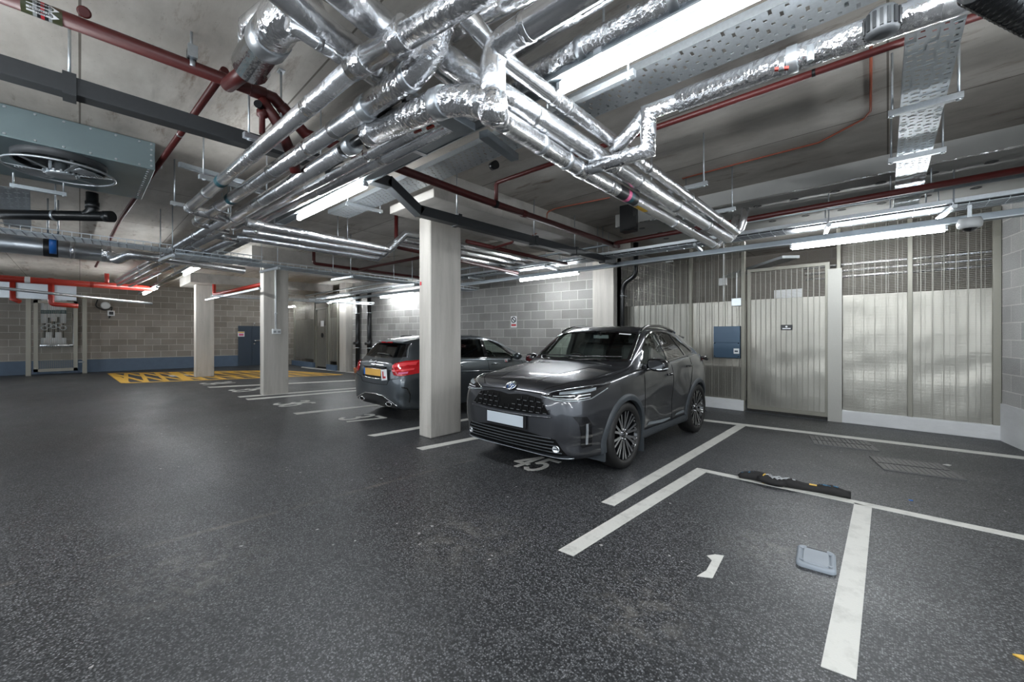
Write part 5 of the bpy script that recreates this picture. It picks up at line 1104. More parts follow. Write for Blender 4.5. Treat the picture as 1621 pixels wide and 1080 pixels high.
# free rods on the slab
for (px, py, lab) in ((445, 112, 'steel rod with square plate in front of the upper main'), (255, 253, 'short steel rod with plate near the fan duct corner'),):
    c = U(px, py, SLAB - 0.002); t = thing('hanger_rod', lab, 'rod', c); mb = MB(); mb.tube([c, c + V((0, 0, -0.42 if px > 300 else -0.1))], 0.008, 8); mb.build('rod', M['galv'], t); mb = MB(); mb.cbox(c + V((0, 0, -0.006)), (0.06, 0.04, 0.01)); mb.build('plate', M['galv'], t)
bar_thing(U(283, 260, 3.2), U(395, 292, 3.2), 0.05, 0.05, 'galv_dark', 'strut_channel', 'short galvanised strut on the slab behind the mains', 'strut channel')
# baskets and trays on the left and over the middle column
basket((-8.6, -3.2, 2.82), (-8.2, 2.2, 2.72), 0.42, 'wide wire basket tray below the black pipe on the left', 0.06, 0.09, 8)
mb = MB(); mb.bar((-8.6, -3.2, 2.84), (-8.2, 2.2, 2.74), 0.10, 0.03); tag(mb.build('cable_bundle', M['trunk'], at=(-8.6, -3.2, 2.84)), 'cables lying in the left wire basket tray', 'cables')
basket((-8.15, 1.0, 2.66), (-7.9, 7.0, 2.56), 0.45, 'wide wire basket tray crossing in front of the middle column', 0.06, 0.11, 8)
mb = MB(); mb.bar((-8.15, 1.0, 2.675), (-7.9, 7.0, 2.575), 0.36, 0.02); tag(mb.build('cable_tray', M['galv_dark'], at=(-8.1, 1, 2.66)), 'galvanised cable tray lying in the wide basket by the middle column', 'cable tray')
for yv, lab in ((0.9, 'white strut under the wide basket over the aisle'), (2.3, 'white strut under the wide basket just right of the middle column'), (3.6, 'white strut under the wide basket, second from the middle column'), (5.0, 'white strut under the wide basket, nearest the wall')):
    trapeze(-8.05, yv, 2.60 - 0.012 * yv, 0.75, 0.1, lab)
basket((-13.2, 2.4, 2.45), (-12.9, 6.8, 2.45), 0.4, 'wire basket tray far behind the middle column', 0.05, 0.14, 6)
c0, c1 = U(326, 475, 2.46), U(411, 457, 2.46); bar_thing(c0, c1, 0.05, 0.05, 'galv', 'strut_rail', 'slanting strut rail between the far and middle columns', 'rail')
# ================================================================ extract fan on the left
t = thing('fan_duct', 'teal sheet steel fan duct box under the slab on the left', 'duct', (-6.1, -0.5, 3.12))
mb = MB(); mb.box((-6.85, -3.6, 3.115), (-5.52, 0.53, SLAB - 0.005)); mb.build('duct_box', M['teal'], t, bevel=0.006)
spots = [((-5.52, -3.5 + i * 0.17, 3.37), (1, 0, 0)) for i in range(24)] + [((-5.52, -3.5 + i * 0.17, 3.14), (1, 0, 0)) for i in range(24)] + [((-5.52, 0.5, 3.15 + i * 0.055), (1, 0, 0)) for i in range(5)] + [((-6.75 + i * 0.08, 0.48, 3.115), (0, 0, -1)) for i in range(16)]
for p_, a_ in spots:
    if p_[1] > -0.9: mb = MB(); mb.lathe(p_, a_, [(0, 0.011), (0.005, 0.008)], 8, 0, True); mb.build('rivet', M['galv'], t)
fc = U(97, 272, 3.0); RG = 0.375
tf = thing('extract_fan', 'round extract fan with a wire guard hanging under the teal duct', 'fan', fc)
ringp = lambda r, z, n=48: [fc + V((r * math.cos(2 * PI * i / n), r * math.sin(2 * PI * i / n), z)) for i in range(n + 1)]
mb = MB(); mb.tube(ringp(RG, 0.0), 0.011, 8, caps=False); mb.build('guard_ring', M['galv'], tf)
mb = MB()
for k in range(6):
    a = 2 * PI * k / 6 + 0.3; mb.bar(fc + V((0.08 * math.cos(a), 0.08 * math.sin(a), -0.02)), fc + V((RG * math.cos(a), RG * math.sin(a), 0)), 0.028, 0.006)
mb.build('guard_arm', M['galv'], tf)
for k in (0, 3):
    a0 = 2 * PI * k / 6 + 0.3
    mb = MB()
    for r in [0.15 + 0.022 * j for j in range(8)]:
        mb.tube([fc + V((r * math.cos(a0 + 0.08 + 0.9 * i / 8), r * math.sin(a0 + 0.08 + 0.9 * i / 8), -0.01)) for i in range(9)], 0.005, 6)
    mb.build('guard_grille', M['galv'], tf)
mb = MB(); mb.lathe(fc + V((0, 0, -0.045)), (0, 0, 1), [(0, 0.06), (0.0, 0.10), (0.03, 0.11), (0.06, 0.05), (0.12, 0.05)], 24, 0, True); hb = mb.build('hub', M['galv'], tf)
mb = MB()
for i in range(16):
    a = 2 * PI * i / 16; mb.cbox(fc + V((0.11 * math.cos(a), 0.11 * math.sin(a), -0.02)), (0.03, 0.014, 0.02), M=Matrix.Rotation(a, 3, 'Z'))
mb.build('hub_fin', M['galv'], hb)
for sgn in (-1, 1):
    q = fc + V((0.0, sgn * 0.07, 0)) + V((sgn * 0.02, 0, 0)); mb = MB(); mb.tube([q + V((-0.05, 0, 0.0)), q + V((-0.05, 0, 0.13)), q + V((0.05, 0, 0.13)), q + V((0.05, 0, 0))], 0.012, 8); mb.build('stirrup', M['galv'], tf)
mb = MB()
for k in range(6):
    a = 2 * PI * k / 6; c = math.cos(a); s = math.sin(a); tn = V((-s, c, 0)); rd = V((c, s, 0)); z0 = V((0, 0, 0.06))
    mb.prism([fc + rd * 0.07 - tn * 0.05 + z0, fc + rd * 0.25 - tn * 0.07 + z0, fc + rd * 0.27 + tn * 0.06 + z0 * 1.6, fc + rd * 0.07 + tn * 0.04 + z0 * 1.5], (0, 0, 0.006))
mb.build('fan_blade', M['trunk'], tf)
mb = MB(); mb.lathe(fc + V((0, 0, 0.05)), (0, 0, 1), [(0, 0.30), (0.0, 0.32), (0.065, 0.32)], 40, 0); mb.build('shroud', M['trunk'], tf)
# black soil pipe below the fan
b0, b1 = U(-70, 338, 2.85), U(176, 343, 2.85)
t = thing('soil_pipe', 'horizontal black soil pipe with a branch up to the fan duct', 'drain pipe', b0)
mb = MB(); mb.tube([b0, b1], 0.058, 18); mb.tube([b1 - (b1 - b0).normalized() * 0.07, b1 + (b1 - b0).normalized() * 0.012], 0.066, 18); mb.build('pipe_run', M['black'], t)
u = lerp(b0, b1, 0.875); up0 = lerp(b0, b1, 0.83)
mb = MB(); mb.tube([up0, u + V((0, 0, 0.06)), V((u.x, u.y, 3.13))], 0.056, 18, fillet=0.05); mb.tube([V((u.x, u.y, 2.94)), V((u.x, u.y, 3.02))], 0.064, 18); mb.build('branch', M['black'], t)
cl = lerp(b0, b1, 0.635); db = (b1 - b0).normalized(); mb = MB(); mb.tube([cl - db * 0.012, cl + db * 0.012], 0.065, 18); mb.tube([cl + V((0, 0, 0.06)), V((cl.x, cl.y, SLAB))], 0.008, 8); mb.build('clip', M['galv'], t)
perforated(V((-9.4, -0.62, 3.0)), V((-6.9, -0.5, 3.0)), 0.25, 'grey perforated tray hanging behind the soil pipe', rows=4, pitch=0.08)
trapeze(U(62, 298, 3.0).x, U(62, 298, 3.0).y, 2.98, 0.4, PI / 2, 'strut hanger of the grey perforated tray under the fan')
da, db_ = U(1545, -22, 2.5), U(1660, 42, 2.5); t = thing('flexible_duct', 'black corrugated flexible duct cutting the top right corner', 'duct', da)
mb = MB(); mb.tube([da, db_], 0.045, 18); mb.build('duct_run', M['black'], t)
mb = MB()
for i in range(14):
    c = lerp(da, db_, (i + 0.5) / 14); dn = (db_ - da).normalized(); mb.tube([c - dn * 0.006, c, c + dn * 0.006], [0.044, 0.051, 0.044], 18, caps=False)
o = mb.build('duct_rib', M['gloss'], t); o['kind'] = 'stuff'
# coloured labels on the lowest bundle pipe
def ring_label(p, q, r, f0, f1, cols, label):
    d = (q - p); t = thing('pipe_marker', label, 'pipe label', lerp(p, q, f0)); n = len(cols)
    for i, (mt, s0, s1) in enumerate(cols):
        mb = MB(); mb.tube([lerp(p, q, f0 + (f1 - f0) * s0), lerp(p, q, f0 + (f1 - f0) * s1)], r + 0.0012, 20, caps=False); mb.build('colour_band', M[mt], t)
    return t
l0, l1 = (U(983, 298, 2.66).y - qcm.y) / (qc1.y - qcm.y), (U(1007, 315, 2.66).y - qcm.y) / (qc1.y - qcm.y)
ring_label(qcm, qc1, 0.0565, l0, l1, (('sign_black', 0, 0.42), ('pink', 0.42, 0.58), ('band_teal', 0.58, 0.75), ('sign_black', 0.75, 1)), 'black, pink and teal identification band on the lowest bundle pipe')
f0, f1 = l1 + 0.012, l1 + (l1 - l0) * 0.75
dd = (qc1 - qcm).normalized(); ss = dd.cross(V((0, 0, 1))).normalized(); nn_ = ss.cross(dd)
mb = MB(); g = []
view = math.atan2(-1, 0.35)
for i in range(2):
    c = lerp(qcm, qc1, (f0, f1)[i]); g.append([c + (ss * math.cos(a) + nn_ * math.sin(a)) * 0.0575 for a in [math.radians(-150 + k * 12) for k in range(8)]])
mb.rows(g, 0, True); tag(mb.build('pipe_marker', M['sign_yellow'], at=lerp(qcm, qc1, f0)), 'yellow sticker on the lowest bundle pipe', 'pipe label')
mb = MB(); mb.cbox(U(780, 262, 2.88), (0.07, 0.07, 0.06)); 
c = U(782, 262, 2.86); mb = MB(); mb.lathe(c, (1, -0.1, 0), [(-0.03, 0.035), (0.03, 0.035)], 14, 0, True); tag(mb.build('pipe_end', M['black'], at=c), 'black open pipe end below the perforated tray', 'pipe end')
c = V((-2.9, 5.75, 3.2)); mb = MB(); mb.box((c.x - 0.12, c.y - 0.08, 3.0), (c.x + 0.1, c.y + 0.08, SLAB)); mb.box((c.x - 0.07, c.y - 0.1, 3.02), (c.x + 0.16, c.y - 0.04, 3.2)); tag(mb.build('sounder_box', M['black'], at=c), 'black sounder box in the corner under the slab', 'alarm box')
# ================================================================ cars
def mono(xs, ys):
    n = len(xs); d = [(ys[i + 1] - ys[i]) / (xs[i + 1] - xs[i]) for i in range(n - 1)]; m = [0.0] * n
    m[0], m[-1] = d[0], d[-1]
    for i in range(1, n - 1): m[i] = 0.0 if d[i - 1] * d[i] <= 0 else 2 * d[i - 1] * d[i] / (d[i - 1] + d[i])
    def f(x):
        x = min(max(x, xs[0]), xs[-1]); i = 0
        while i < n - 2 and x > xs[i + 1]: i += 1
        h = xs[i + 1] - xs[i]; t = (x - xs[i]) / h
        return ys[i] * (1 + 2 * t) * (1 - t) ** 2 + m[i] * h * t * (1 - t) ** 2 + ys[i + 1] * t * t * (3 - 2 * t) + m[i + 1] * h * t * t * (t - 1)
    return f
def crom(P, sub):
    out = []; n = len(P)
    for i in range(n - 1):
        p0, p1, p2, p3 = P[max(0, i - 1)], P[i], P[i + 1], P[min(n - 1, i + 2)]
        for k in range(sub):
            t = k / sub; out.append(tuple(0.5 * ((2 * p1[j]) + (-p0[j] + p2[j]) * t + (2 * p0[j] - 5 * p1[j] + 4 * p2[j] - p3[j]) * t * t + (-p0[j] + 3 * p1[j] - 3 * p2[j] + p3[j]) * t ** 3) for j in (0, 1)))
    out.append(P[-1]); return out

class Car:
    """body as a skin over measured cross sections; nose at local y = 0, +X is the left hand side of the driver"""
    def __init__(s, spec, axles, wr):
        s.ys = spec['y']; s.f = {k: mono(s.ys, v) for k, v in spec.items() if k != 'y'}; s.ax = axles; s.wr = wr; s.L = s.ys[-1]
    def section(s, y):
        q = {k: f(y) for k, f in s.f.items()}; zb, zs, ws, wm, zt, wr, dr = q['zb'], q['zs'], q['ws'], q['wm'], q['zt'], q['wr'], q['dr']
        fl = sum(math.exp(-((y - a) / 0.36) ** 2) for a in s.ax); dn = math.exp(-((y - (s.ax[0] + s.ax[1]) / 2) / 0.55) ** 2)
        h = zs - zb; wl = wm - 0.035 * (1 - 0.6 * fl)
        P = [(0, zb), (wl * 0.72, zb), (wl - 0.02, zb + 0.025), (wl + 0.004, zb + min(0.16, h * 0.25)), (wm - 0.034 * dn + 0.012 * fl, zb + h * 0.46), (wm + 0.006 * fl, zb + h * 0.77), (ws, zs)]
        zr = zt - dr; zi = min(zs + 0.022, zt - dr * 0.5)
        P += [(ws - 0.035, zi)]
        for t in (0.34, 0.68): P.append((lerp(ws - 0.035, wr, t) + 0.018 * math.sin(t * PI) * min(1, (zr - zs) / 0.3 if zr > zs else 0), lerp(zi, zr, t)))
        P += [(wr, zr), (wr * 0.58, zt - dr * 0.22), (0, zt)]
        return crom(P, 4)
    def stations(s, per=5):
        out = []
        for a, b in zip(s.ys, s.ys[1:]):
            for k in range(per): out.append(a + (b - a) * k / per)
        return out + [s.L]
    def skin(s):
        mb = MB(); g = []
        for y in s.stations():
            h = s.section(y); r = [V((x, y, z)) for x, z in h] + [V((-x, y, z)) for x, z in reversed(h[1:-1])]; g.append(r + [r[0]])
        n = len(g[0]) - 1; b = 0
        for r in g: mb.v += r[:-1]
        for i in range(len(g) - 1):
            for j in range(n): mb.face((i * n + j, i * n + (j + 1) % n, (i + 1) * n + (j + 1) % n, (i + 1) * n + j), 0, True)
        # round nose and tail caps: three shrinking rings, then a small fan
        for e, sg in ((0, -1), (len(g) - 1, 1)):
            ring = [e * n + j for j in range(n)]; pts = [mb.v[i].copy() for i in ring]; zc = sum(p.z for p in pts) / n
            for k, (f, dy) in enumerate(((0.86, 0.012), (0.5, 0.022), (0.15, 0.024))):
                nb = len(mb.v)
                for p in pts: mb.v.append(V((p.x * f, p.y + sg * dy, zc + (p.z - zc) * f)))
                for j in range(n):
                    q = (ring[j], ring[(j + 1) % n], nb + (j + 1) % n, nb + j); mb.face(q if sg > 0 else q[::-1], 0, True)
                ring = [nb + j for j in range(n)]
            mb.face(ring if sg > 0 else ring[::-1], 0, True)
        return mb
    def cabin(s, y0, y1, zf):
        mb = MB(); g = []; n = 0
        N = 26
        for i in range(N + 1):
            y = y0 + (y1 - y0) * i / N; q = {k: f(y) for k, f in s.f.items()}
            zt = q['zt'] - 0.035; zr = min(q['zt'] - q['dr'] - 0.02, zt - 0.01); wr = q['wr'] - 0.035; ws = q['ws'] - 0.085; z1 = min(q['zs'] - 0.02, zr - 0.02)
            z1 = max(z1, zf + 0.02); zr = max(zr, z1 + 0.01); zt = max(zt, zr + 0.005)
            h = [(0, zf), (ws, zf), (ws, z1), (wr, zr), (wr * 0.6, zt), (0, zt)]
            g.append([V((x, y, z)) for x, z in h] + [V((-x, y, z)) for x, z in reversed(h[1:-1])])
        n = len(g[0])
        for r in g: mb.v += r
        for i in range(N):
            for j in range(n): mb.face((i * n + j, i * n + (j + 1) % n, (i + 1) * n + (j + 1) % n, (i + 1) * n + j), 1)
        mb.face(range(n), 1); mb.face([N * n + j for j in reversed(range(n))], 1)
        return mb
def bool_cut(o, cutter, mats=()):
    m = o.modifiers.new('cut', 'BOOLEAN'); m.operation = 'DIFFERENCE'; m.solver = 'EXACT'; m.object = cutter
    dg = bpy.context.evaluated_depsgraph_get(); me = bpy.data.meshes.new_from_object(o.evaluated_get(dg))
    o.modifiers.clear(); old = o.data; o.data = me; bpy.data.meshes.remove(old); bpy.data.objects.remove(cutter)
def resample(P, n):
    P = [V(p) for p in P]; L = [0]
    for a, b in zip(P, P[1:]): L.append(L[-1] + (b - a).length)
    out = []
    for i in range(n):
        t = L[-1] * i / (n - 1); k = 0
        while k < len(P) - 2 and t > L[k + 1]: k += 1
        out.append(lerp(P[k], P[k + 1], (t - L[k]) / max(1e-9, L[k + 1] - L[k])))
    return out
class Skin:
    def __init__(s, bvh): s.b = bvh
    def hit(s, p, d, back=9.0):
        d = V(d).normalized(); r = s.b.ray_cast(V(p) - d * back, d); return (r[0], r[1]) if r[0] is not None else None
    def patch(s, A, B, d, n=24, m=8, off=0.004, mb=None, mat=0, thick=0.0, crown=0.0):
        """panel lying on the skin between two outlines A and B, looked at along d"""
        A, B = resample(A, n), resample(B, n); g = []; mb = mb or MB(); d = V(d).normalized()
        for i in range(n):
            row = []
            for j in range(m):
                p = lerp(A[i], B[i], j / (m - 1)); h = s.hit(p, d)
                if h is None:
                    row.append(None); continue
                row.append(h[0] + (h[1] if h[1].dot(d) < 0 else -h[1]) * (off + crown * math.sin(PI * i / (n - 1)) * math.sin(PI * j / (m - 1))))
            g.append(row)
        for i in range(n):          # fill misses from neighbours
            for j in range(m):
                if g[i][j] is None:
                    c = [g[a][b] for a in range(n) for b in range(m) if g[a][b] is not None and abs(a - i) + abs(b - j) < 4]
                    g[i][j] = c[0].copy() if c else A[i].copy()
        mb.rows(g, mat, True); return mb
    def line(s, P, d, r=0.004, n=30, off=0.001, mb=None, mat=0):
        mb = mb or MB(); pts = []
        for p in resample(P, n):
            h = s.hit(p, d)
            if h: pts.append(h[0] + (h[1] if h[1].dot(V(d)) < 0 else -h[1]) * off)
        if len(pts) > 1: mb.tube(pts, r, 6, mat)
        return mb
def local(mb, name, mats, root, bevel=0.0, thick=0.0, recalc=False):
    o = mb.build(name, mats, recalc=recalc, bevel=bevel); o.parent = root
    if thick: m = o.modifiers.new('thickness', 'SOLIDIFY'); m.thickness = thick; m.offset = -1
    return o
def mirror(mb):
    n = len(mb.v); f = list(zip(mb.f, mb.m, mb.s))
    mb.v += [V((-p.x, p.y, p.z)) for p in mb.v]
    for q, m, s in f: mb.face([i + n for i in reversed(q)], m, s)
    return mb
def build_body(car, root, paint, cabin_y, windows, wells, name='body'):
    o = car.skin().build(name, [paint, M['inner'], M['well']], recalc=True)
    me = o.data; bvh = BVHTree.FromPolygons([v.co.copy() for v in me.vertices], [tuple(p.vertices) for p in me.polygons])
    c = car.cabin(*cabin_y).build('cutter', [paint, M['inner'], M['well']]); bool_cut(o, c)
    mb = MB()
    for ay in car.ax:
        for sg in (-1, 1): mb.tube([(sg * 0.60, ay, car.wr), (sg * 1.2, ay, car.wr)], wells, 48, 2)
    bool_cut(o, mb.build('cutter', [paint, M['inner'], M['well']]))
    for poly, off in windows:
        mb = MB(); mb.prism(poly, off, 1); bool_cut(o, mb.build('cutter', [paint, M['inner'], M['well']]))
    me = o.data; me.polygons.foreach_set('use_smooth', [True] * len(me.polygons)); me.set_sharp_from_angle(angle=math.radians(38))
    o.parent = root
    return o, Skin(bvh)
def wheel(root, x, y, r, side, spokes, rim_r, width=0.215, twin=True):
    """tyre plus alloy; side +1 faces +X"""
    c = V((x, y, r)); ax = V((side, 0, 0))
    mb = MB(); w = width / 2
    mb.lathe(c, ax, [(-w * 0.8, rim_r * 0.98), (-w * 0.96, rim_r + 0.02), (-w, r * 0.86), (-w * 0.86, r * 0.965), (-w * 0.6, r * 0.995), (0, r), (w * 0.6, r * 0.995), (w * 0.86, r * 0.965), (w, r * 0.88), (w * 1.02, r * 0.80), (w * 0.97, rim_r + 0.016), (w * 0.80, rim_r * 0.985)], 64)
    for k in (-0.5, -0.17, 0.17, 0.5): mb.lathe(c + ax * (w * k), ax, [(-0.004, r * 0.999), (0.0, r * 0.985), (0.004, r * 0.999)], 64)
    ty = mb.build('tyre', M['tyre'], recalc=False)
    mb = MB(); mb.lathe(c, ax, [(-w * 0.8, rim_r * 0.97), (w * 0.55, rim_r * 0.93), (w * 0.76, rim_r * 0.985), (w * 0.86, rim_r)], 64, 1); mb.lathe(c + ax * (-w * 0.1), ax, [(0, rim_r * 0.96), (0.0, 0.0)], 40, 2)
    n = spokes; up = V((0, 0, 1)); fw = V((0, 1, 0))
    def at(a, rad, off): return c + (fw * math.cos(a) + up * math.sin(a)) * rad + ax * off
    def spoke(a0, a1, r0, r1, w0, w1, o0, o1, mt):
        tn0 = (fw * -math.sin(a0) + up * math.cos(a0)); tn1 = (fw * -math.sin(a1) + up * math.cos(a1)); b = len(mb.v)
        for (a, rr, ww, oo, tn) in ((a0, r0, w0, o0, tn0), (a1, r1, w1, o1, tn1)):
            p = at(a, rr, oo)
            mb.v += [p - tn * ww, p + tn * ww, p + tn * ww * 1.2 - ax * 0.03, p - tn * ww * 1.2 - ax * 0.03]
        for k in range(4):
            mb.face((b + k, b + (k + 1) % 4, b + 4 + (k + 1) % 4, b + 4 + k), mt if k == 0 else 1)
    for i in range(n):
        a = 2 * PI * i / n + 0.2; dlt = 2 * PI / n * 0.20
        if twin:
            for sg in (-1, 1):
                spoke(a, a + sg * dlt, 0.05, rim_r * 0.965, 0.012, 0.0125, w * 0.62, w * 0.82, 0)
            spoke(a, a, 0.05, rim_r * 0.55, 0.014, 0.004, w * 0.58, w * 0.66, 1)
        else: spoke(a, a, 0.05, rim_r * 0.965, 0.022, 0.014, w * 0.62, w * 0.80, 0)
    mb.lathe(c + ax * (w * 0.5), ax, [(0, 0.075), (w * 0.12, 0.07), (w * 0.14, 0.035), (w * 0.22, 0.032), (w * 0.24, 0.0)], 24, 1)
    for i in range(5): a = 2 * PI * i / 5; mb.lathe(at(a, 0.052, w * 0.6), ax, [(0, 0.009), (0.012, 0.009), (0.013, 0)], 8, 0)
    wh = local(mb, 'wheel', [M['alloy'], M['gloss'], M['well']], root); ty.parent = wh; return wh
def seats(root, xs, y, z0, recl=0.18, h=0.62, wd=0.46):
    for x in xs:
        mb = MB(); Mx = Matrix.Rotation(-recl, 3, 'X')
        mb.cbox((x, y - 0.26, z0), (wd, 0.5, 0.16)); mb.cbox((x, y + 0.06, z0 + 0.06 + h / 2), (wd, 0.13, h), M=Mx); st = local(mb, 'seat', M['seat'], root, bevel=0.05, recalc=True)
        mb = MB(); mb.cbox((x, y + 0.14, z0 + h + 0.16), (0.26, 0.09, 0.17), M=Mx); mb.tube([(x - 0.06, y + 0.12, z0 + h), (x - 0.06, y + 0.14, z0 + h + 0.14)], 0.007, 6); mb.tube([(x + 0.06, y + 0.12, z0 + h), (x + 0.06, y + 0.14, z0 + h + 0.14)], 0.007, 6)
        hr = mb.build('head_rest', M['seat'], bevel=0.03); hr.parent = st

# ---------------------------------------------------------------- grey crossover (nose towards the aisle)
SUV = dict(
    y=[0, .03, .08, .16, .30, .50, .80, 1.10, 1.35, 1.60, 1.85, 2.20, 2.70, 3.10, 3.40, 3.65, 3.85, 4.00, 4.10, 4.18],
    zb=[.33, .26, .235, .22, .21, .2, .2, .2, .2, .2, .2, .2, .2, .2, .2, .22, .25, .30, .36, .46],
    zs=[.72, .78, .83, .87, .90, .925, .955, .985, 1.0, 1.01, 1.015, 1.03, 1.055, 1.09, 1.11, 1.11, 1.07, 1.0, .92, .82],
    ws=[.55, .66, .72, .77, .815, .838, .85, .848, .842, .838, .838, .842, .85, .855, .845, .82, .78, .73, .66, .55],
    wm=[.60, .70, .765, .815, .853, .872, .882, .880, .876, .874, .874, .876, .880, .882, .880, .865, .835, .79, .72, .60],
    zt=[.80, .865, .915, .955, .99, 1.02, 1.06, 1.095, 1.23, 1.365, 1.485, 1.545, 1.55, 1.52, 1.475, 1.40, 1.25, 1.10, 1.0, .86],
    wr=[.40, .50, .56, .60, .64, .67, .695, .70, .675, .65, .63, .615, .605, .595, .585, .58, .60, .60, .55, .45],
    dr=[.03, .03, .03, .028, .03, .035, .04, .045, .05, .055, .06, .06, .06, .06, .06, .06, .06, .05, .04, .03])
RY = (0.83, 3.39)
suv = thing('crossover_car', 'dark grey crossover parked nose out with a blanked white number plate', 'car', (-2.905, 2.90, 0))
car = Car(SUV, RY, 0.345)
fd = [(1.43, 1.065), (1.62, 1.20), (1.80, 1.325), (1.93, 1.40), (2.05, 1.432), (2.27, 1.445), (2.32, 1.09), (1.9, 1.07)]
FD_lo, FD_hi = [(1.43, 1.066), (1.9, 1.075), (2.32, 1.088)], [(1.44, 1.073), (1.62, 1.205), (1.80, 1.33), (1.93, 1.405), (2.05, 1.437), (2.27, 1.447)]
RD_lo, RD_hi = [(2.41, 1.093), (2.75, 1.108), (3.06, 1.128)], [(2.36, 1.449), (2.6, 1.447), (2.78, 1.437), (2.90, 1.42)]
QD_lo, QD_hi = [(3.105, 1.133), (3.2, 1.14), (3.36, 1.16)], [(2.955, 1.405), (3.1, 1.36), (3.26, 1.265), (3.37, 1.17)]
P3 = lambda pts, x=0.3: [V((x, y, z)) for y, z in pts]
def loop(lo, hi): return P3(lo) + list(reversed(P3(hi)))
wins = []
for lo, hi in ((FD_lo, FD_hi), (RD_lo, RD_hi), (QD_lo, QD_hi)):
    wins.append((loop(lo, hi), (0.9, 0, 0))); wins.append(([V((-p.x, p.y, p.z)) for p in reversed(loop(lo, hi))], (-0.9, 0, 0)))
WSb, WSt = [(-.665, 1.125), (-.3, 1.118), (0, 1.115), (.3, 1.118), (.665, 1.125)], [(-.575, 1.432), (-.3, 1.447), (0, 1.452), (.3, 1.447), (.575, 1.432)]
wins.append(([V((x, 0.9, z)) for x, z in WSb] + [V((x, 0.9, z)) for x, z in reversed(WSt)], (0, 1.2, 0)))
RWb, RWt = [(-.52, 1.13), (0, 1.14), (.52, 1.13)], [(-.46, 1.34), (0, 1.36), (.46, 1.34)]
wins.append(([V((x, 4.4, z)) for x, z in reversed(RWb)] + [V((x, 4.4, z)) for x, z in RWt], (0, -0.9, 0)))
body, sk = build_body(car, suv, M['paint_suv'], (1.22, 3.72, 0.76), wins, 0.385)
SX = (-1, 0, 0); FY_ = (0, 1, 0)
S3 = lambda pts: [V((0, y, z)) for y, z in pts]
F3 = lambda pts: [V((x, 0, z)) for x, z in pts]
def grow(lo, hi, g=0.0): return S3(lo), S3(hi)
for nm, lo, hi, mt in (('front_side_window', FD_lo, FD_hi, 'glass'), ('rear_side_window', RD_lo, RD_hi, 'glass_dark'), ('quarter_window', QD_lo, QD_hi, 'glass_dark')):
    for sg in (1, -1):
        mb = sk.patch(S3(lo), S3(hi), (-sg, 0, 0), 20, 8, -0.004); local(mb, nm, M[mt], suv)
local(sk.patch(F3(WSb), F3(WSt), FY_, 30, 10, -0.003), 'windscreen', M['glass'], suv)
local(sk.patch(F3(RWb), F3(RWt), (0, -1, 0), 20, 8, -0.003), 'rear_window', M['glass_dark'], suv)
# window gaskets and black pillars
for sg in (1, -1):
    mb = MB(); d = (-sg, 0, 0)
    sk.line(S3([(1.40, 1.05), (1.9, 1.058), (2.4, 1.075), (3.05, 1.112), (3.40, 1.15)]), d, 0.008, 30, 0.004, mb)
    sk.patch(S3([(2.325, 1.088), (2.28, 1.45)]), S3([(2.405, 1.092), (2.355, 1.452)]), d, 10, 4, 0.003, mb)
    sk.patch(S3([(3.065, 1.128), (2.91, 1.42)]), S3([(3.10, 1.132), (2.95, 1.41)]), d, 10, 4, 0.003, mb)
    sk.patch(S3([(1.44, 1.075), (1.62, 1.207), (1.80, 1.332), (1.93, 1.407), (2.05, 1.439), (2.3, 1.449), (2.6, 1.449), (2.78, 1.439), (2.9, 1.422), (3.1, 1.362), (3.26, 1.268), (3.38, 1.172)]),
             S3([(1.40, 1.08), (1.60, 1.225), (1.79, 1.35), (1.92, 1.425), (2.05, 1.458), (2.3, 1.467), (2.6, 1.466), (2.8, 1.456), (2.93, 1.436), (3.13, 1.376), (3.28, 1.285), (3.41, 1.18)]), d, 40, 3, 0.004, mb)
    local(mb, 'window_surround', M['gloss'], suv)
mb = MB(); sk.patch(F3([(-.70, 1.105), (-.3, 1.098), (0, 1.097), (.3, 1.098), (.70, 1.105)]), F3([(-.665, 1.13), (-.3, 1.122), (0, 1.12), (.3, 1.122), (.665, 1.13)]), FY_, 24, 3, 0.004, mb)
sk.patch(F3([(-.575, 1.43), (0, 1.448), (.575, 1.43)]), F3([(-.57, 1.45), (0, 1.470), (.57, 1.45)]), FY_, 24, 3, 0.003, mb)
for sg in (1, -1): sk.patch(F3([(sg * .665, 1.125), (sg * .62, 1.29), (sg * .575, 1.435)]), F3([(sg * .70, 1.125), (sg * .648, 1.29), (sg * .60, 1.43)]), FY_, 16, 4, 0.003, mb)
local(mb, 'windscreen_surround', M['gloss'], suv)
mb = MB()
for sg in (1, -1): sk.line(F3([(sg * .705, 1.12), (sg * .655, 1.29), (sg * .61, 1.425)]), FY_, 0.006, 16, 0.004, mb)
local(mb, 'pillar_trim', M['chrome'], suv)
mb = MB(); sk.patch(F3([(.36, 1.425), (.52, 1.415)]), F3([(.36, 1.437), (.52, 1.427)]), FY_, 6, 3, 0.002, mb); local(mb, 'permit_sticker', M['sign_white'], suv)
# wipers
for a, b in (((-.60, 1.128), (.02, 1.135)), ((-.05, 1.125), (.60, 1.145))):
    local(sk.line(F3([a, ((a[0] + b[0]) / 2, (a[1] + b[1]) / 2 + 0.006), b]), FY_, 0.010, 14, 0.018), 'wiper', M['gloss'], suv)
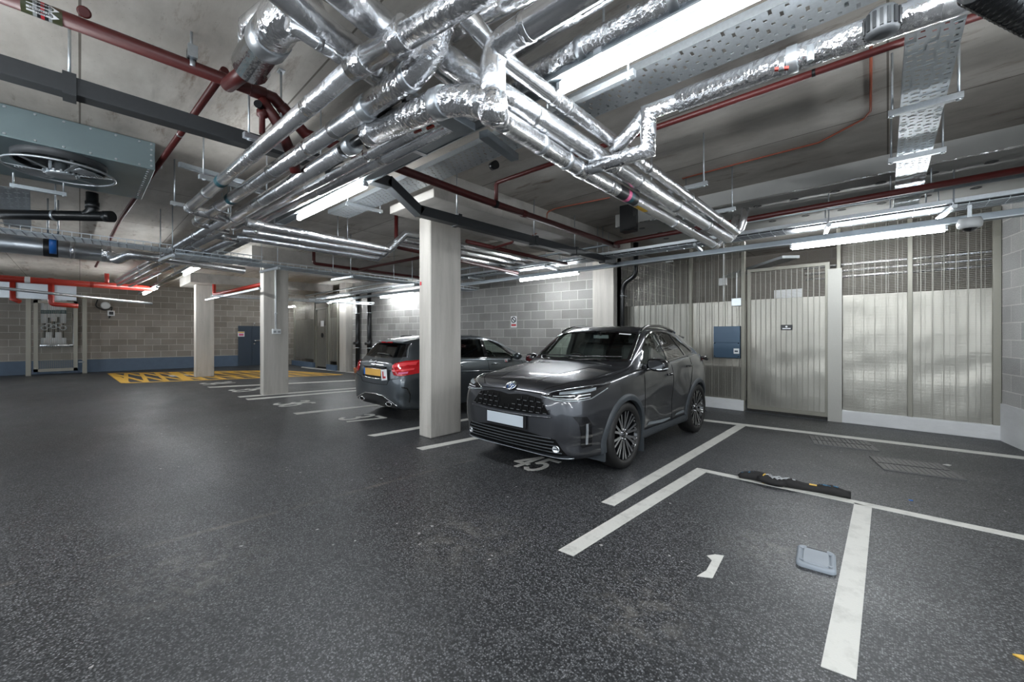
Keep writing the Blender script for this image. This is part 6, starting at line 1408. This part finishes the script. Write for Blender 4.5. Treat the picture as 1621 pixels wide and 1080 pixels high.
# grille, intake, plate, badge
GL, GU = [(-.545, .655), (-.3, .640), (0, .635), (.3, .640), (.545, .655)], [(-.43, .795), (-.25, .818), (-.12, .815), (0, .80), (.12, .815), (.25, .818), (.43, .795)]
gr = local(sk.patch(F3(GL), F3(GU), FY_, 40, 8, 0.004), 'upper_grille', M['well'], suv)
mb = MB()
for rz in (.662, .712, .762):
    n = 13
    for i in range(n):
        x = -.5 + 1.0 * i / (n - 1) + (0.02 if rz == .712 else 0); lim = .545 - (rz - .65) * 0.75
        if abs(x) > lim - 0.03 or (abs(x) < 0.09 and rz > .70): continue
        h = sk.hit((x, 0, rz), FY_)
        if h: mb.cbox(h[0] + V((0, -0.010, 0)), (0.05, 0.012, 0.010)); mb.cbox(h[0] + V((0.037, -0.008, 0.022)), (0.006, 0.012, 0.04))
o = mb.build('grille_bar', M['gloss'], bevel=0.002); o.parent = gr
for rz in (.662, .712, .762):
    for i in range(13):
        x = -.5 + 1.0 * i / 12 + (0.02 if rz == .712 else 0); lim = .545 - (rz - .65) * 0.75
        if abs(x) > lim - 0.03 or (abs(x) < 0.09 and rz > .70): continue
        h = sk.hit((x, 0, rz), FY_)
        if h: mb = MB(); mb.cbox(h[0] + V((0, -0.017, 0.003)), (0.042, 0.004, 0.005)); o = mb.build('grille_highlight', M['chrome']); o.parent = gr
IL, IU = [(-.70, .285), (-.4, .272), (0, .268), (.4, .272), (.70, .285)], [(-.60, .425), (-.3, .455), (0, .46), (.3, .455), (.60, .425)]
it = local(sk.patch(F3(IL), F3(IU), FY_, 40, 8, 0.004), 'lower_intake', M['well'], suv)
for k in range(5):
    z = .295 + k * .032; w = .66 - k * .025; mb = sk.line(F3([(-w, z + .01), (0, z), (w, z + .01)]), FY_, 0.006, 40, 0.010); o = mb.build('intake_slat', M['cladding'], recalc=False); o.parent = it
mb = sk.patch(F3([(-.73, .245), (-.4, .232), (0, .228), (.4, .232), (.73, .245)]), F3([(-.71, .282), (-.4, .268), (0, .264), (.4, .268), (.71, .282)]), FY_, 40, 4, 0.012); local(mb, 'lip_spoiler', M['cladding'], suv)
local(sk.line(F3([(-.735, .262), (-.4, .248), (0, .244), (.4, .248), (.735, .262)]), FY_, 0.004, 40, 0.014), 'lip_edge', M['galv'], suv)
for sg in (1, -1):
    h = sk.hit((sg * .60, 0, .335), FY_); mb = MB(); mb.lathe(h[0] + V((0, 0.01, 0)), (sg * .35, -1, 0), [(0, .036), (.020, .034), (.022, .026), (.014, .022), (.018, 0)], 20); local(mb, 'fog_lamp', M['led'], suv)
local(sk.line(F3([(-.56, .632), (-.3, .616), (0, .611), (.3, .616), (.56, .632)]), FY_, 0.008, 40, 0.004), 'grille_lip', M['paint_suv'], suv)
h0 = sk.hit((0, 0, .545), FY_)[0]
mb = MB(); mb.cbox((0, h0.y - 0.018, .545), (.55, .02, .135)); hold = local(mb, 'plate_holder', M['gloss'], suv, 0.006, recalc=True)
mb = MB(); mb.cbox((-.012, h0.y - 0.0305, .549), (.515, .005, .112)); o = mb.build('number_plate', M['plate_white'], bevel=0.002); o.parent = hold
h = sk.hit((0, 0, .878), FY_); bc, bn = h[0], (h[1] if h[1].y < 0 else -h[1])
R3 = bn.to_track_quat('Z', 'Y').to_matrix()
def on_badge(x, y, z=0.0): return bc + R3 @ V((x, y, z + 0.006))
def ell(cx, cy, a, b, n=28): return [(cx + a * math.cos(2 * PI * i / n), cy + b * math.sin(2 * PI * i / n)) for i in range(n + 1)]
mb = MB(); mb.v += [on_badge(x, y, 0.003) for x, y in ell(0, 0, .066, .047)[:-1]]; mb.face(range(28)); bg = local(mb, 'badge', M['badge_blue'], suv)
mb = MB()
for e, r in ((ell(0, 0, .066, .047), .0065), (ell(0, .014, .044, .019), .005), (ell(0, -.004, .017, .039), .005)): mb.tube([on_badge(x, y, 0.006) for x, y in e], r, 8, caps=False)
o = mb.build('badge_emblem', M['chrome'], recalc=False); o.parent = bg
# headlamps (seen along the corner)
for sg in (1, -1):
    d = V((-sg * .55, .83, -.08)).normalized()
    lo = [V((sg * .40, .06, .815)), V((sg * .55, .10, .787)), V((sg * .70, .20, .785)), V((sg * .78, .30, .80)), V((sg * .835, .50, .885))]
    up = [V((sg * .41, .06, .825)), V((sg * .52, .12, .868)), V((sg * .64, .20, .895)), V((sg * .75, .36, .915)), V((sg * .84, .56, .93))]
    hl = local(sk.patch(lo, up, d, 30, 8, 0.004), 'headlamp', M['gloss'], suv)
    LO, UP = resample(lo, 13), resample(up, 13); bl = lambda i0, i1, f0, f1: ([lerp(a, b, f0) for a, b in zip(LO, UP)][i0:i1], [lerp(a, b, f1) for a, b in zip(LO, UP)][i0:i1])
    o = sk.patch(*bl(3, 10, .55, .80), d, 14, 6, 0.007, crown=0.006).build('lamp_lens', M['galv_dark'], recalc=False); o.parent = hl
    for i0, i1 in ((2, 6), (6, 9)): o = sk.patch(*bl(i0, i1, .34, .42), d, 10, 3, 0.009).build('light_blade', M['led'], recalc=False); o.parent = hl
    o = sk.patch(*bl(1, 9, .12, .18), d, 14, 3, 0.008).build('light_blade', M['galv'], recalc=False); o.parent = hl
    o = sk.line(up, d, 0.004, 20, 0.006).build('upper_trim', M['chrome'], recalc=False); o.parent = hl
    o = sk.line(lo, d, 0.005, 20, 0.006).build('lower_trim', M['galv'], recalc=False); o.parent = hl
    # bumper corner vent with running light
    d2 = V((-sg * .75, .66, 0)).normalized()
    a = [V((sg * .775, .15, .345)), V((sg * .785, .14, .45)), V((sg * .775, .12, .585)), V((sg * .72, .09, .655))]; b = [V((sg * .83, .25, .35)), V((sg * .835, .24, .45)), V((sg * .83, .23, .58)), V((sg * .80, .2, .645))]
    vn = local(sk.patch(a, b, d2, 20, 6, 0.004), 'bumper_vent', M['gloss'], suv)
    o = sk.patch([V((sg * .798, .185, .375)), V((sg * .80, .18, .58))], [V((sg * .812, .205, .375)), V((sg * .813, .20, .58))], d2, 16, 3, 0.009).build('running_light', M['galv'], recalc=False); o.parent = vn
# bonnet and door shut lines
for sg in (1, -1):
    local(sk.line([V((sg * .42, 0.05, 2)), V((sg * .55, .14, 2)), V((sg * .70, .38, 2)), V((sg * .775, .75, 2)), V((sg * .76, 1.12, 2))], (0, 0, -1), 0.004, 40, 0.0), 'shut_line', M['well'], suv)
    for P_ in ([(1.33, .34), (1.28, .5), (1.27, .8), (1.33, 1.0), (1.41, 1.055)], [(2.37, .32), (2.37, .7), (2.365, 1.08)], [(2.95, .32), (2.98, .5), (3.10, .78), (3.17, .95), (3.13, 1.12)]):
        local(sk.line(S3(P_), (-sg, 0, 0), 0.004, 30, 0.0), 'shut_line', M['well'], suv)
local(sk.line(F3([(-.42, .838), (0, .852), (.42, .838)]), FY_, 0.004, 30, 0.0), 'shut_line', M['well'], suv)
mb = MB()
for sg in (1, -1): sk.line([V((sg * .26, .12, 2)), V((sg * .36, .5, 2)), V((sg * .50, 1.08, 2))], (0, 0, -1), 0.005, 30, -0.002, mb)
local(mb, 'bonnet_crease', M['paint_suv'], suv)
# wheel arch cladding and sills
for ay, nm in zip(RY, ('front', 'rear')):
    for sg in (1, -1):
        A, B = [], []
        for i in range(33):
            a = math.radians(-14 + 208 * i / 32); A.append(V((0, ay + .383 * math.cos(a), .345 + .383 * math.sin(a)))); B.append(V((0, ay + .455 * math.cos(a), .345 + .45 * math.sin(a))))
        g = []
        for p, q in zip(A, B):
            row = []
            for j in range(5):
                c = lerp(p, q, j / 4); c.z = max(c.z, .215); h = sk.hit(c, (-sg, 0, 0)); x = h[0].x if h else sg * .86
                row.append(V((x + sg * (0.020 if 0 < j < 4 else (0.014 if j == 0 else 0.001)), c.y, c.z)))
            g.append(row)
        mb = MB(); mb.rows(g, 0, True)
        lip = [[r[0], r[0] - V((sg * .05, 0, 0))] for r in g]; mb.rows(lip, 0, True); local(mb, 'wheel_arch', M['cladding'], suv)
for sg in (1, -1): local(sk.patch(S3([(1.18, .215), (2.1, .213), (3.04, .215)]), S3([(1.27, .33), (2.1, .318), (2.95, .33)]), (-sg, 0, 0), 30, 6, 0.014), 'sill_cladding', M['cladding'], suv)
for sg in (1, -1):
    local(sk.patch(S3([(1.42, .37), (2.0, .33), (2.3, .345)]), S3([(1.47, .40), (1.85, .375), (2.28, .36)]), (-sg, 0, 0), 20, 3, 0.006), 'door_moulding', M['galv_dark'], suv)
    local(sk.patch(S3([(2.5, .36), (2.9, .36)]), S3([(2.55, .385), (2.86, .40)]), (-sg, 0, 0), 12, 3, 0.006), 'door_moulding', M['galv_dark'], suv)
for sg in (1, -1):
    mb = MB(); mb.cbox((sg * .80, RY[0] + .36, .19), (.20, .012, .16)); local(mb, 'mud_flap', M['cladding'], suv, recalc=True) if True else None
    mb = MB(); mb.cbox((sg * .74, RY[0] - .40, .21), (.22, .03, .10)); local(mb, 'air_deflector', M['cladding'], suv, recalc=True)
# mirrors
for sg in (1, -1):
    mb = MB(); c = V((sg * .955, 1.50, 1.07)); g = []
    for i in range(9):
        t = i / 8; yy = -.085 + .15 * t; s = (math.sin(PI * min(1, 0.18 + t * 0.62))) ** 0.55
        ring = []
        for k in range(20):
            a = 2 * PI * k / 20; ca, sa = math.cos(a), math.sin(a); ring.append(c + V((sg * (.115 * s * (abs(ca) ** .7) * (1 if ca > 0 else -1)), yy + .03 * ca, .078 * s * (abs(sa) ** .7) * (1 if sa > 0 else -1) - .01 * ca)))
        g.append(ring + [ring[0]])
    mb.rows(g, 0, True); mb.v += g[0][:-1]; b = len(mb.v) - 20; mb.face([b + k for k in range(20)]); mb.v += g[-1][:-1]; b = len(mb.v) - 20; mb.face([b + k for k in range(20)], 1)
    mr = local(mb, 'door_mirror', [M['gloss'], M['well']], suv, recalc=True)
    mb = MB(); mb.bar((sg * .80, 1.49, 1.02), (sg * .95, 1.50, 1.035), .07, .05); mb.cbox((sg * .83, 1.47, 1.05), (.05, .16, .06)); o = mb.build('mirror_arm', M['gloss'], bevel=0.01); o.parent = mr
    mb = MB(); mb.tube([c + V((sg * (-.09), -.075, -.045)), c + V((sg * .04, -.075, -.05)), c + V((sg * .118, -.01, -.035))], .008, 8); o = mb.build('indicator', M['led'], recalc=False); o.parent = mr
# handles, rails, plinth trim
for sg in (1, -1):
    for y in (2.20, 3.04):
        z = .915 if y < 2.5 else .985
        hl_ = sk.hit((0, y, z), (-sg, 0, 0))[0]; mb = MB()
        mb.tube([hl_ + V((sg * .002, -.085, 0)), hl_ + V((sg * .032, -.05, .004)), hl_ + V((sg * .034, .05, .006)), hl_ + V((sg * .002, .085, .006))], .013, 10); local(mb, 'door_handle', M['gloss'], suv)
    rail = []
    for i in range(15):
        t = i / 14; y = 1.86 + 1.5 * t; q = car.section(y); xr = car.f['wr'](y); zr = car.f['zt'](y) - car.f['dr'](y) * .55
        rail.append(V((sg * (xr - .03), y, zr + 0.022 * math.sin(PI * min(1, max(0, t * 1.0))) ** 0.35)))
    mb = MB(); mb.tube(rail, .017, 10); local(mb, 'roof_rail', M['gloss'], suv)
# tail spoiler, rear lamp, interior
h = [sk.hit((x, 0, 1.385), (0, -1, 0))[0] for x in (-.5, 0, .5)]
mb = MB(); mb.prism([V((-.54, 3.60, 1.385)), V((.54, 3.60, 1.385)), V((.52, 3.86, 1.36)), V((0, 3.9, 1.37)), V((-.52, 3.86, 1.36))], (0, 0, .028)); local(mb, 'roof_spoiler', M['paint_suv'], suv, .01, recalc=True)
for sg in (1, -1):
    d = V((-sg * .7, -.7, 0)).normalized()
    local(sk.patch([V((sg * .60, 4.06, .98)), V((sg * .72, 3.98, .99)), V((sg * .83, 3.70, 1.03))], [V((sg * .60, 4.04, 1.04)), V((sg * .72, 3.94, 1.06)), V((sg * .82, 3.70, 1.085))], d, 16, 5, 0.006), 'tail_lamp', M['lamp_red'], suv)
    mb = MB(); mb.tube([(sg * .80, 3.72, 1.075), (sg * .855, 3.86, 1.06), (sg * .80, 3.99, 1.05)], [.012, .034, .02], 10); local(mb, 'lamp_fin', M['gloss'], suv)
seats(suv, (-.36, .36), 2.32, .72, h=.50); seats(suv, (-.40, 0.0, .40), 3.15, .76, h=.48, wd=.40)
mb = MB(); g = [[V((x, y, z + .03 * (1 - (x / .75) ** 2))) for x in (-.70, -.45, -.2, 0, .2, .45, .70)] for y, z in ((1.24, 1.055), (1.42, 1.085), (1.60, 1.075), (1.66, 1.02), (1.66, .78))]; mb.rows(g, 0, True); local(mb, 'dashboard', M['inner'], suv)
mb = MB(); mb.tube([V((-.36, 1.79, .985)) + Matrix.Rotation(-.45, 3, 'X') @ V((.185 * math.cos(2 * PI * i / 28), 0, .185 * math.sin(2 * PI * i / 28))) for i in range(29)], .016, 8, caps=False); mb.bar((-.36, 1.62, .95), (-.36, 1.80, .985), .06, .05); mb.bar((-.53, 1.79, .985), (-.19, 1.79, .985), .03, .04); local(mb, 'steering_wheel', M['gloss'], suv)
mb = MB(); mb.cbox((0, 1.95, 1.392), (.24, .03, .065)); mb.bar((0, 1.97, 1.40), (0, 1.86, 1.46), .03, .03); local(mb, 'rear_view_mirror', M['gloss'], suv, .01, recalc=True)
for x, y, sg in ((.78, RY[0], 1), (-.78, RY[0], -1), (.78, RY[1], 1), (-.78, RY[1], -1)): wheel(suv, x, y, .355, sg, 10, .262)

AXN = (0.89, 3.065)                    # measured axle positions behind the nose
def remap(y):
    K = ((-1, -1), (0, 0), (.40, .46), (1.26, 1.32), (2.96, 2.635), (3.82, 3.495), (4.18, 3.84), (5.2, 4.86))
    for (a, b), (c, d_) in zip(K, K[1:]):
        if y <= c: return b + (y - a) * (d_ - b) / (c - a)
    return y
seen_me = set()
def stretch(o, shift=None):
    for ch in o.children:
        sh = shift
        if ch.name.startswith('wheel') and 'arch' not in ch.name:
            yy = sum(v.co.y for v in ch.data.vertices) / len(ch.data.vertices); sh = (AXN[0] - RY[0]) if yy < 2 else (AXN[1] - RY[1])
        if ch.data.name not in seen_me:
            seen_me.add(ch.data.name)
            for v in ch.data.vertices: v.co.y = v.co.y + sh if sh is not None else remap(v.co.y)
        stretch(ch, sh)
stretch(suv); suv.location.y = 3.95 - AXN[0]; suv.location.x = -2.90

# ---------------------------------------------------------------- grey hatchback (tail towards the aisle)
HAT = dict(
    y=[0, .03, .08, .16, .30, .50, .90, 1.25, 1.55, 1.85, 2.15, 2.50, 2.90, 3.25, 3.55, 3.78, 3.95, 4.08, 4.17, 4.23, 4.27, 4.29],
    zb=[.30, .24, .21, .19, .18, .17, .17, .17, .17, .17, .17, .17, .17, .17, .17, .17, .175, .19, .20, .225, .26, .33],
    zs=[.55, .62, .67, .71, .75, .79, .845, .875, .895, .91, .925, .94, .955, .965, .965, .955, .935, .90, .86, .82, .78, .70],
    ws=[.55, .65, .71, .76, .80, .825, .845, .85, .85, .85, .85, .85, .85, .845, .835, .815, .79, .765, .745, .725, .70, .64],
    wm=[.60, .70, .76, .81, .845, .868, .888, .89, .89, .888, .888, .888, .89, .89, .885, .872, .855, .835, .815, .795, .765, .70],
    zt=[.62, .69, .74, .78, .83, .87, .935, .99, 1.15, 1.29, 1.385, 1.43, 1.435, 1.42, 1.395, 1.365, 1.325, 1.185, 1.075, 1.0, .95, .86],
    wr=[.40, .48, .54, .58, .62, .66, .70, .71, .68, .65, .62, .605, .60, .59, .575, .56, .55, .575, .60, .61, .58, .50],
    dr=[.03, .03, .03, .03, .035, .04, .045, .05, .05, .055, .06, .06, .06, .06, .06, .06, .06, .055, .05, .04, .03, .03])
HY = (.88, 3.58)
hat = thing('hatchback_car', 'grey hatchback with yellow plate and learner plate, half hidden behind the nearest column', 'car', (-6.42, 7.74, 0), PI)
hc = Car(HAT, HY, .325)
HFlo, HFhi = [(1.62, .965), (2.0, .975), (2.40, .985)], [(1.63, .975), (1.85, 1.12), (2.05, 1.235), (2.2, 1.295), (2.38, 1.32)]
HRlo, HRhi = [(2.48, .987), (2.9, 1.0), (3.30, 1.02)], [(2.46, 1.325), (2.7, 1.328), (3.0, 1.318), (3.2, 1.28), (3.36, 1.2)]
wins = []
for lo, hi in ((HFlo, HFhi), (HRlo, HRhi)):
    wins.append((loop(lo, hi), (0.9, 0, 0))); wins.append(([V((-p.x, p.y, p.z)) for p in reversed(loop(lo, hi))], (-0.9, 0, 0)))
HWb, HWt = [(-.64, 1.03), (0, 1.025), (.64, 1.03)], [(-.56, 1.325), (0, 1.345), (.56, 1.325)]
wins.append(([V((x, 1.1, z)) for x, z in HWb] + [V((x, 1.1, z)) for x, z in reversed(HWt)], (0, 1.0, 0)))
HBb, HBt = [(-.60, 1.055), (-.3, 1.04), (0, 1.035), (.3, 1.04), (.60, 1.055)], [(-.50, 1.262), (-.25, 1.272), (0, 1.276), (.25, 1.272), (.50, 1.262)]
wins.append(([V((x, 4.5, z)) for x, z in reversed(HBb)] + [V((x, 4.5, z)) for x, z in HBt], (0, -0.75, 0)))
hb_, hs = build_body(hc, hat, M['paint_hatch'], (1.38, 3.86, .74), wins, .355)
RB = (0, -1, 0)
for nm, lo, hi, mt in (('front_side_window', HFlo, HFhi, 'glass'), ('rear_side_window', HRlo, HRhi, 'glass_dark')):
    for sg in (1, -1): local(hs.patch(S3(lo), S3(hi), (-sg, 0, 0), 20, 8, -0.004), nm, M[mt], hat)
local(hs.patch(F3(HWb), F3(HWt), FY_, 24, 8, -0.003), 'windscreen', M['glass'], hat)
local(hs.patch(F3(HBb), F3(HBt), RB, 24, 8, -0.003), 'rear_window', M['glass_dark'], hat)
mb = MB()
for sg in (1, -1):
    d = (-sg, 0, 0); hs.line(S3([(1.58, .952), (2.4, .972), (3.3, 1.006), (3.42, 1.06)]), d, .009, 30, .003, mb)
    hs.patch(S3([(2.40, .985), (2.385, 1.32)]), S3([(2.48, .987), (2.455, 1.325)]), d, 10, 4, .003, mb)
    hs.patch(S3([(1.63, .98), (1.85, 1.123), (2.05, 1.238), (2.2, 1.298), (2.45, 1.327), (2.7, 1.330), (3.0, 1.320), (3.2, 1.283), (3.37, 1.2)]), S3([(1.60, .99), (1.83, 1.14), (2.03, 1.255), (2.2, 1.315), (2.45, 1.343), (2.7, 1.345), (3.0, 1.336), (3.22, 1.297), (3.41, 1.2)]), d, 30, 3, .004, mb)
hs.patch(F3([(-.62, 1.045), (-.3, 1.028), (0, 1.023), (.3, 1.028), (.62, 1.045)]), F3([(-.60, 1.058), (-.3, 1.043), (0, 1.038), (.3, 1.043), (.60, 1.058)]), RB, 24, 3, .003, mb)
for sg in (1, -1): hs.patch(F3([(sg * .60, 1.055), (sg * .50, 1.262)]), F3([(sg * .64, 1.055), (sg * .545, 1.265)]), RB, 12, 3, .003, mb)
local(mb, 'window_surround', M['gloss'], hat)
mb = MB()
for sg in (1, -1): hs.line(F3([(sg * .655, 1.045), (sg * .56, 1.262)]), RB, .007, 14, .006, mb)
local(mb, 'pillar_trim', M['chrome'], hat)
# spoiler with high brake lamp
mb = MB(); mb.prism([V((-.49, 3.72, 1.325)), V((.49, 3.72, 1.325)), V((.455, 4.02, 1.272)), V((0, 4.08, 1.285)), V((-.455, 4.02, 1.272))][::-1], (0, 0, .03)); sp = local(mb, 'roof_spoiler', M['paint_hatch'], hat, .012, recalc=True)
mb = MB(); mb.bar((-.18, 4.068, 1.288), (.18, 4.068, 1.288), .012, .02); o = mb.build('brake_light', M['lamp_red']); o.parent = sp
local(hs.line(F3([(-.30, 1.07), (-.1, 1.085), (.12, 1.085)]), RB, .012, 12, .016), 'wiper', M['black'], hat)
# tail lamps
for sg in (1, -1):
    d = V((-sg * .5, -.86, 0)).normalized()
    lo = [V((sg * .49, 4.2, .845)), V((sg * .55, 4.2, .765)), V((sg * .68, 4.12, .755)), V((sg * .83, 3.88, .80))]; up = [V((sg * .495, 4.2, .865)), V((sg * .52, 4.18, .945)), V((sg * .66, 4.1, .99)), V((sg * .83, 3.80, 1.005))]
    tl = local(hs.patch(lo, up, d, 24, 10, .010, crown=.02), 'tail_lamp', M['lamp_red'], hat)
    for f0, f1 in ((.62, .86), (.28, .40)):
        a = [lerp(p, q, f0) for p, q in zip(resample(lo, 9), resample(up, 9))][1:7]; b = [lerp(p, q, f1) for p, q in zip(resample(lo, 9), resample(up, 9))][1:7]
        o = hs.patch(a, b, d, 14, 4, .031).build('light_bar', M['lamp_red_lit'], recalc=False); o.parent = tl
    a = [lerp(p, q, .10) for p, q in zip(resample(lo, 9), resample(up, 9))][3:6]; b = [lerp(p, q, .22) for p, q in zip(resample(lo, 9), resample(up, 9))][3:6]
    o = hs.patch(a, b, d, 8, 3, .026).build('reverse_lens', M['pink'], recalc=False); o.parent = tl
# plate recess, plate, learner plate, badge, sticker
mb = hs.patch(F3([(-.40, .69), (0, .682), (.40, .69)]), F3([(-.37, .885), (0, .89), (.37, .885)]), RB, 24, 6, .004); local(mb, 'plate_recess', M['gloss'], hat)
hp = hs.hit((0, 0, .79), RB)[0]
mb = MB(); mb.cbox((.01, hp.y + .024, .785), (.52, .008, .115)); pl = local(mb, 'number_plate', M['plate_yellow'], hat, .002, recalc=True)
mb = MB(); mb.cbox((.295, hp.y + .024, .785), (.045, .009, .115)); o = mb.build('plate_flash', M['band_blue']); o.parent = pl
mb = MB(); mb.bar((-.36, hp.y + .016, .878), (.36, hp.y + .016, .878), .03, .022); local(mb, 'tailgate_handle', M['black'], hat, .006, recalc=True)
mb = hs.line(F3([(-.42, .69), (0, .675), (.42, .69)]), RB, .008, 30, .004); local(mb, 'chrome_strip', M['chrome'], hat)
lp = hs.hit((-.375, 0, .76), RB)[0]
Rm = Matrix.Rotation(.12, 3, 'Y'); mb = MB(); mb.cbox(lp + V((0, .030, 0)), (.178, .005, .178), M=Rm); lpl = local(mb, 'learner_plate', M['sign_white'], hat, recalc=True); tag(lpl, 'white square plate with red letter L')
mb = MB()
for c_, s_ in (((.028, 0, 0), (.034, .003, .115)), ((-.012, 0, -.042), (.08, .003, .032))): mb.cbox(lp + V((0, .034, 0)) + Rm @ V(c_), s_, M=Rm)
o = mb.build('letter_l', M['sign_red']); o.parent = lpl
st = hs.hit((.02, 0, .945), RB); mb = MB(); c = st[0] + V((0, .006, 0))
mb.tube([c + V((.045 * math.cos(2 * PI * i / 28), .0, .045 * math.sin(2 * PI * i / 28) * .95)) for i in range(29)], .005, 8, caps=False)
for k in range(3): a = PI / 2 + 2 * PI * k / 3; mb.bar(c, c + V((.044 * math.cos(a), 0, .044 * math.sin(a))), .006, .009, up=V((0, 1, 0)))
local(mb, 'badge', M['chrome'], hat)
st = hs.hit((.17, 0, .955), RB)[0]; mb = MB()
for i in range(7): mb.cbox(st + V((.055 - i * .018, .004, .004 * math.sin(i * 2.1))), (.013, .003, .022 + .006 * math.cos(i * 1.7)))
mb.cbox(st + V((0.01, .004, .028)), (.03, .003, .012)); local(mb, 'white_sticker', M['sign_white'], hat, recalc=True)
# bumper: seams, diffuser, exhausts
local(hs.line(F3([(-.72, .72), (-.47, .68), (-.42, .60), (0, .585), (.42, .60), (.47, .68), (.72, .72)]), RB, .004, 40, 0), 'shut_line', M['well'], hat)
for sg in (1, -1):
    for P_ in ([(3.36, .30), (3.30, .6), (3.42, .85), (3.40, .98)], [(2.43, .28), (2.45, .97)], [(1.42, .28), (1.38, .6), (1.5, .93)]): local(hs.line(S3(P_), (-sg, 0, 0), .004, 20, 0), 'shut_line', M['well'], hat)
df = local(hs.patch(F3([(-.60, .215), (0, .205), (.60, .215)]), F3([(-.66, .27), (-.5, .34), (-.3, .40), (0, .41), (.3, .40), (.5, .34), (.66, .27)]), RB, 36, 6, .006), 'diffuser', M['black'], hat)
o = hs.line(F3([(-.68, .28), (-.5, .347), (-.3, .407), (0, .417), (.3, .407), (.5, .347), (.68, .28)]), RB, .008, 36, .008).build('diffuser_trim', M['chrome'], recalc=False); o.parent = df
for sg in (1, -1):
    h = hs.hit((sg * .46, 0, .285), RB)[0]; mb = MB(); R_ = [h + V((.085 * math.cos(2 * PI * i / 28), .018, .034 * math.sin(2 * PI * i / 28) + .02 * -sg * 0)) for i in range(29)]
    mb.tube(R_, .009, 8, caps=False); b = len(mb.v); mb.v += [p - V((0, .01, 0)) for p in R_[:-1]]; mb.face(range(b, b + 28), 1); local(mb, 'exhaust_tip', [M['chrome'], M['well']], hat)
    d2 = V((-sg * .7, -.7, 0)).normalized(); local(hs.line([V((sg * .765, 4.1, .33)), V((sg * .77, 4.08, .46)), V((sg * .74, 4.1, .56)), V((sg * .66, 4.14, .585))], d2, .010, 20, 0.0), 'bumper_vent', M['gloss'], hat)
# mirrors and handles
for sg in (1, -1):
    c = V((sg * .97, 1.72, .985)); mb = MB(); mb.tube([c + V((-sg * .10, .02, 0)), c + V((0, 0, .005)), c + V((sg * .085, .03, 0))], [.05, .07, .04], 14); mr = local(mb, 'door_mirror', M['paint_hatch'], hat)
    mb = MB(); mb.bar((sg * .80, 1.72, .955), (sg * .93, 1.72, .96), .05, .03); o = mb.build('mirror_arm', M['gloss']); o.parent = mr
    for y in (2.28, 3.18):
        q = hs.hit((0, y, .86), (-sg, 0, 0))[0]; mb = MB(); mb.tube([q + V((sg * .002, -.09, 0)), q + V((sg * .03, -.05, .003)), q + V((sg * .03, .05, .003)), q + V((sg * .002, .09, 0))], .012, 10); local(mb, 'door_handle', M['paint_hatch'], hat)
    local(hs.line(S3([(1.55, .70), (2.4, .735), (3.3, .78)]), (-sg, 0, 0), .006, 30, 0.0), 'side_crease', M['paint_hatch'], hat)
q = hs.hit((0, 1.95, .90), (1, 0, 0)); mb = MB()
if q: mb.cbox(q[0] + V((-.004, 0, 0)), (.004, .08, .08)); sk_ = local(mb, 'learner_sticker', M['sign_white'], hat, recalc=True); mb = MB(); mb.cbox(q[0] + V((-.007, .012, 0)), (.003, .015, .05)); mb.cbox(q[0] + V((-.007, -.008, -.018)), (.003, .035, .014)); o = mb.build('letter_l', M['sign_red']); o.parent = sk_
seats(hat, (-.36, .36), 2.42, .66, h=.50); seats(hat, (-.40, 0, .40), 3.28, .70, h=.46, wd=.40)
mb = MB(); g = [[V((x, y, z)) for x in (-.7, 0, .7)] for y, z in ((1.4, .97), (1.75, .985), (1.8, .76))]; mb.rows(g, 0, True); local(mb, 'dashboard', M['inner'], hat)
mb = MB(); mb.tube([V((-.36, 1.93, .93)) + Matrix.Rotation(-.45, 3, 'X') @ V((.18 * math.cos(2 * PI * i / 24), 0, .18 * math.sin(2 * PI * i / 24))) for i in range(25)], .015, 8, caps=False); local(mb, 'steering_wheel', M['gloss'], hat)
for x, y, sg in ((.785, HY[0], 1), (-.785, HY[0], -1), (.785, HY[1], 1), (-.785, HY[1], -1)): wheel(hat, x, y, .325, sg, 5, .225, twin=False)
# red dab of paint on the nearest column
p = UX(666, 449, -4.83); c = UY(666, 449, 3.255); mb = MB(); mb.cbox(c, (.03, .004, .05)); tag(mb.build('paint_mark', M['sign_red'], at=c), 'small red paint mark on the nearest column', 'paint mark')
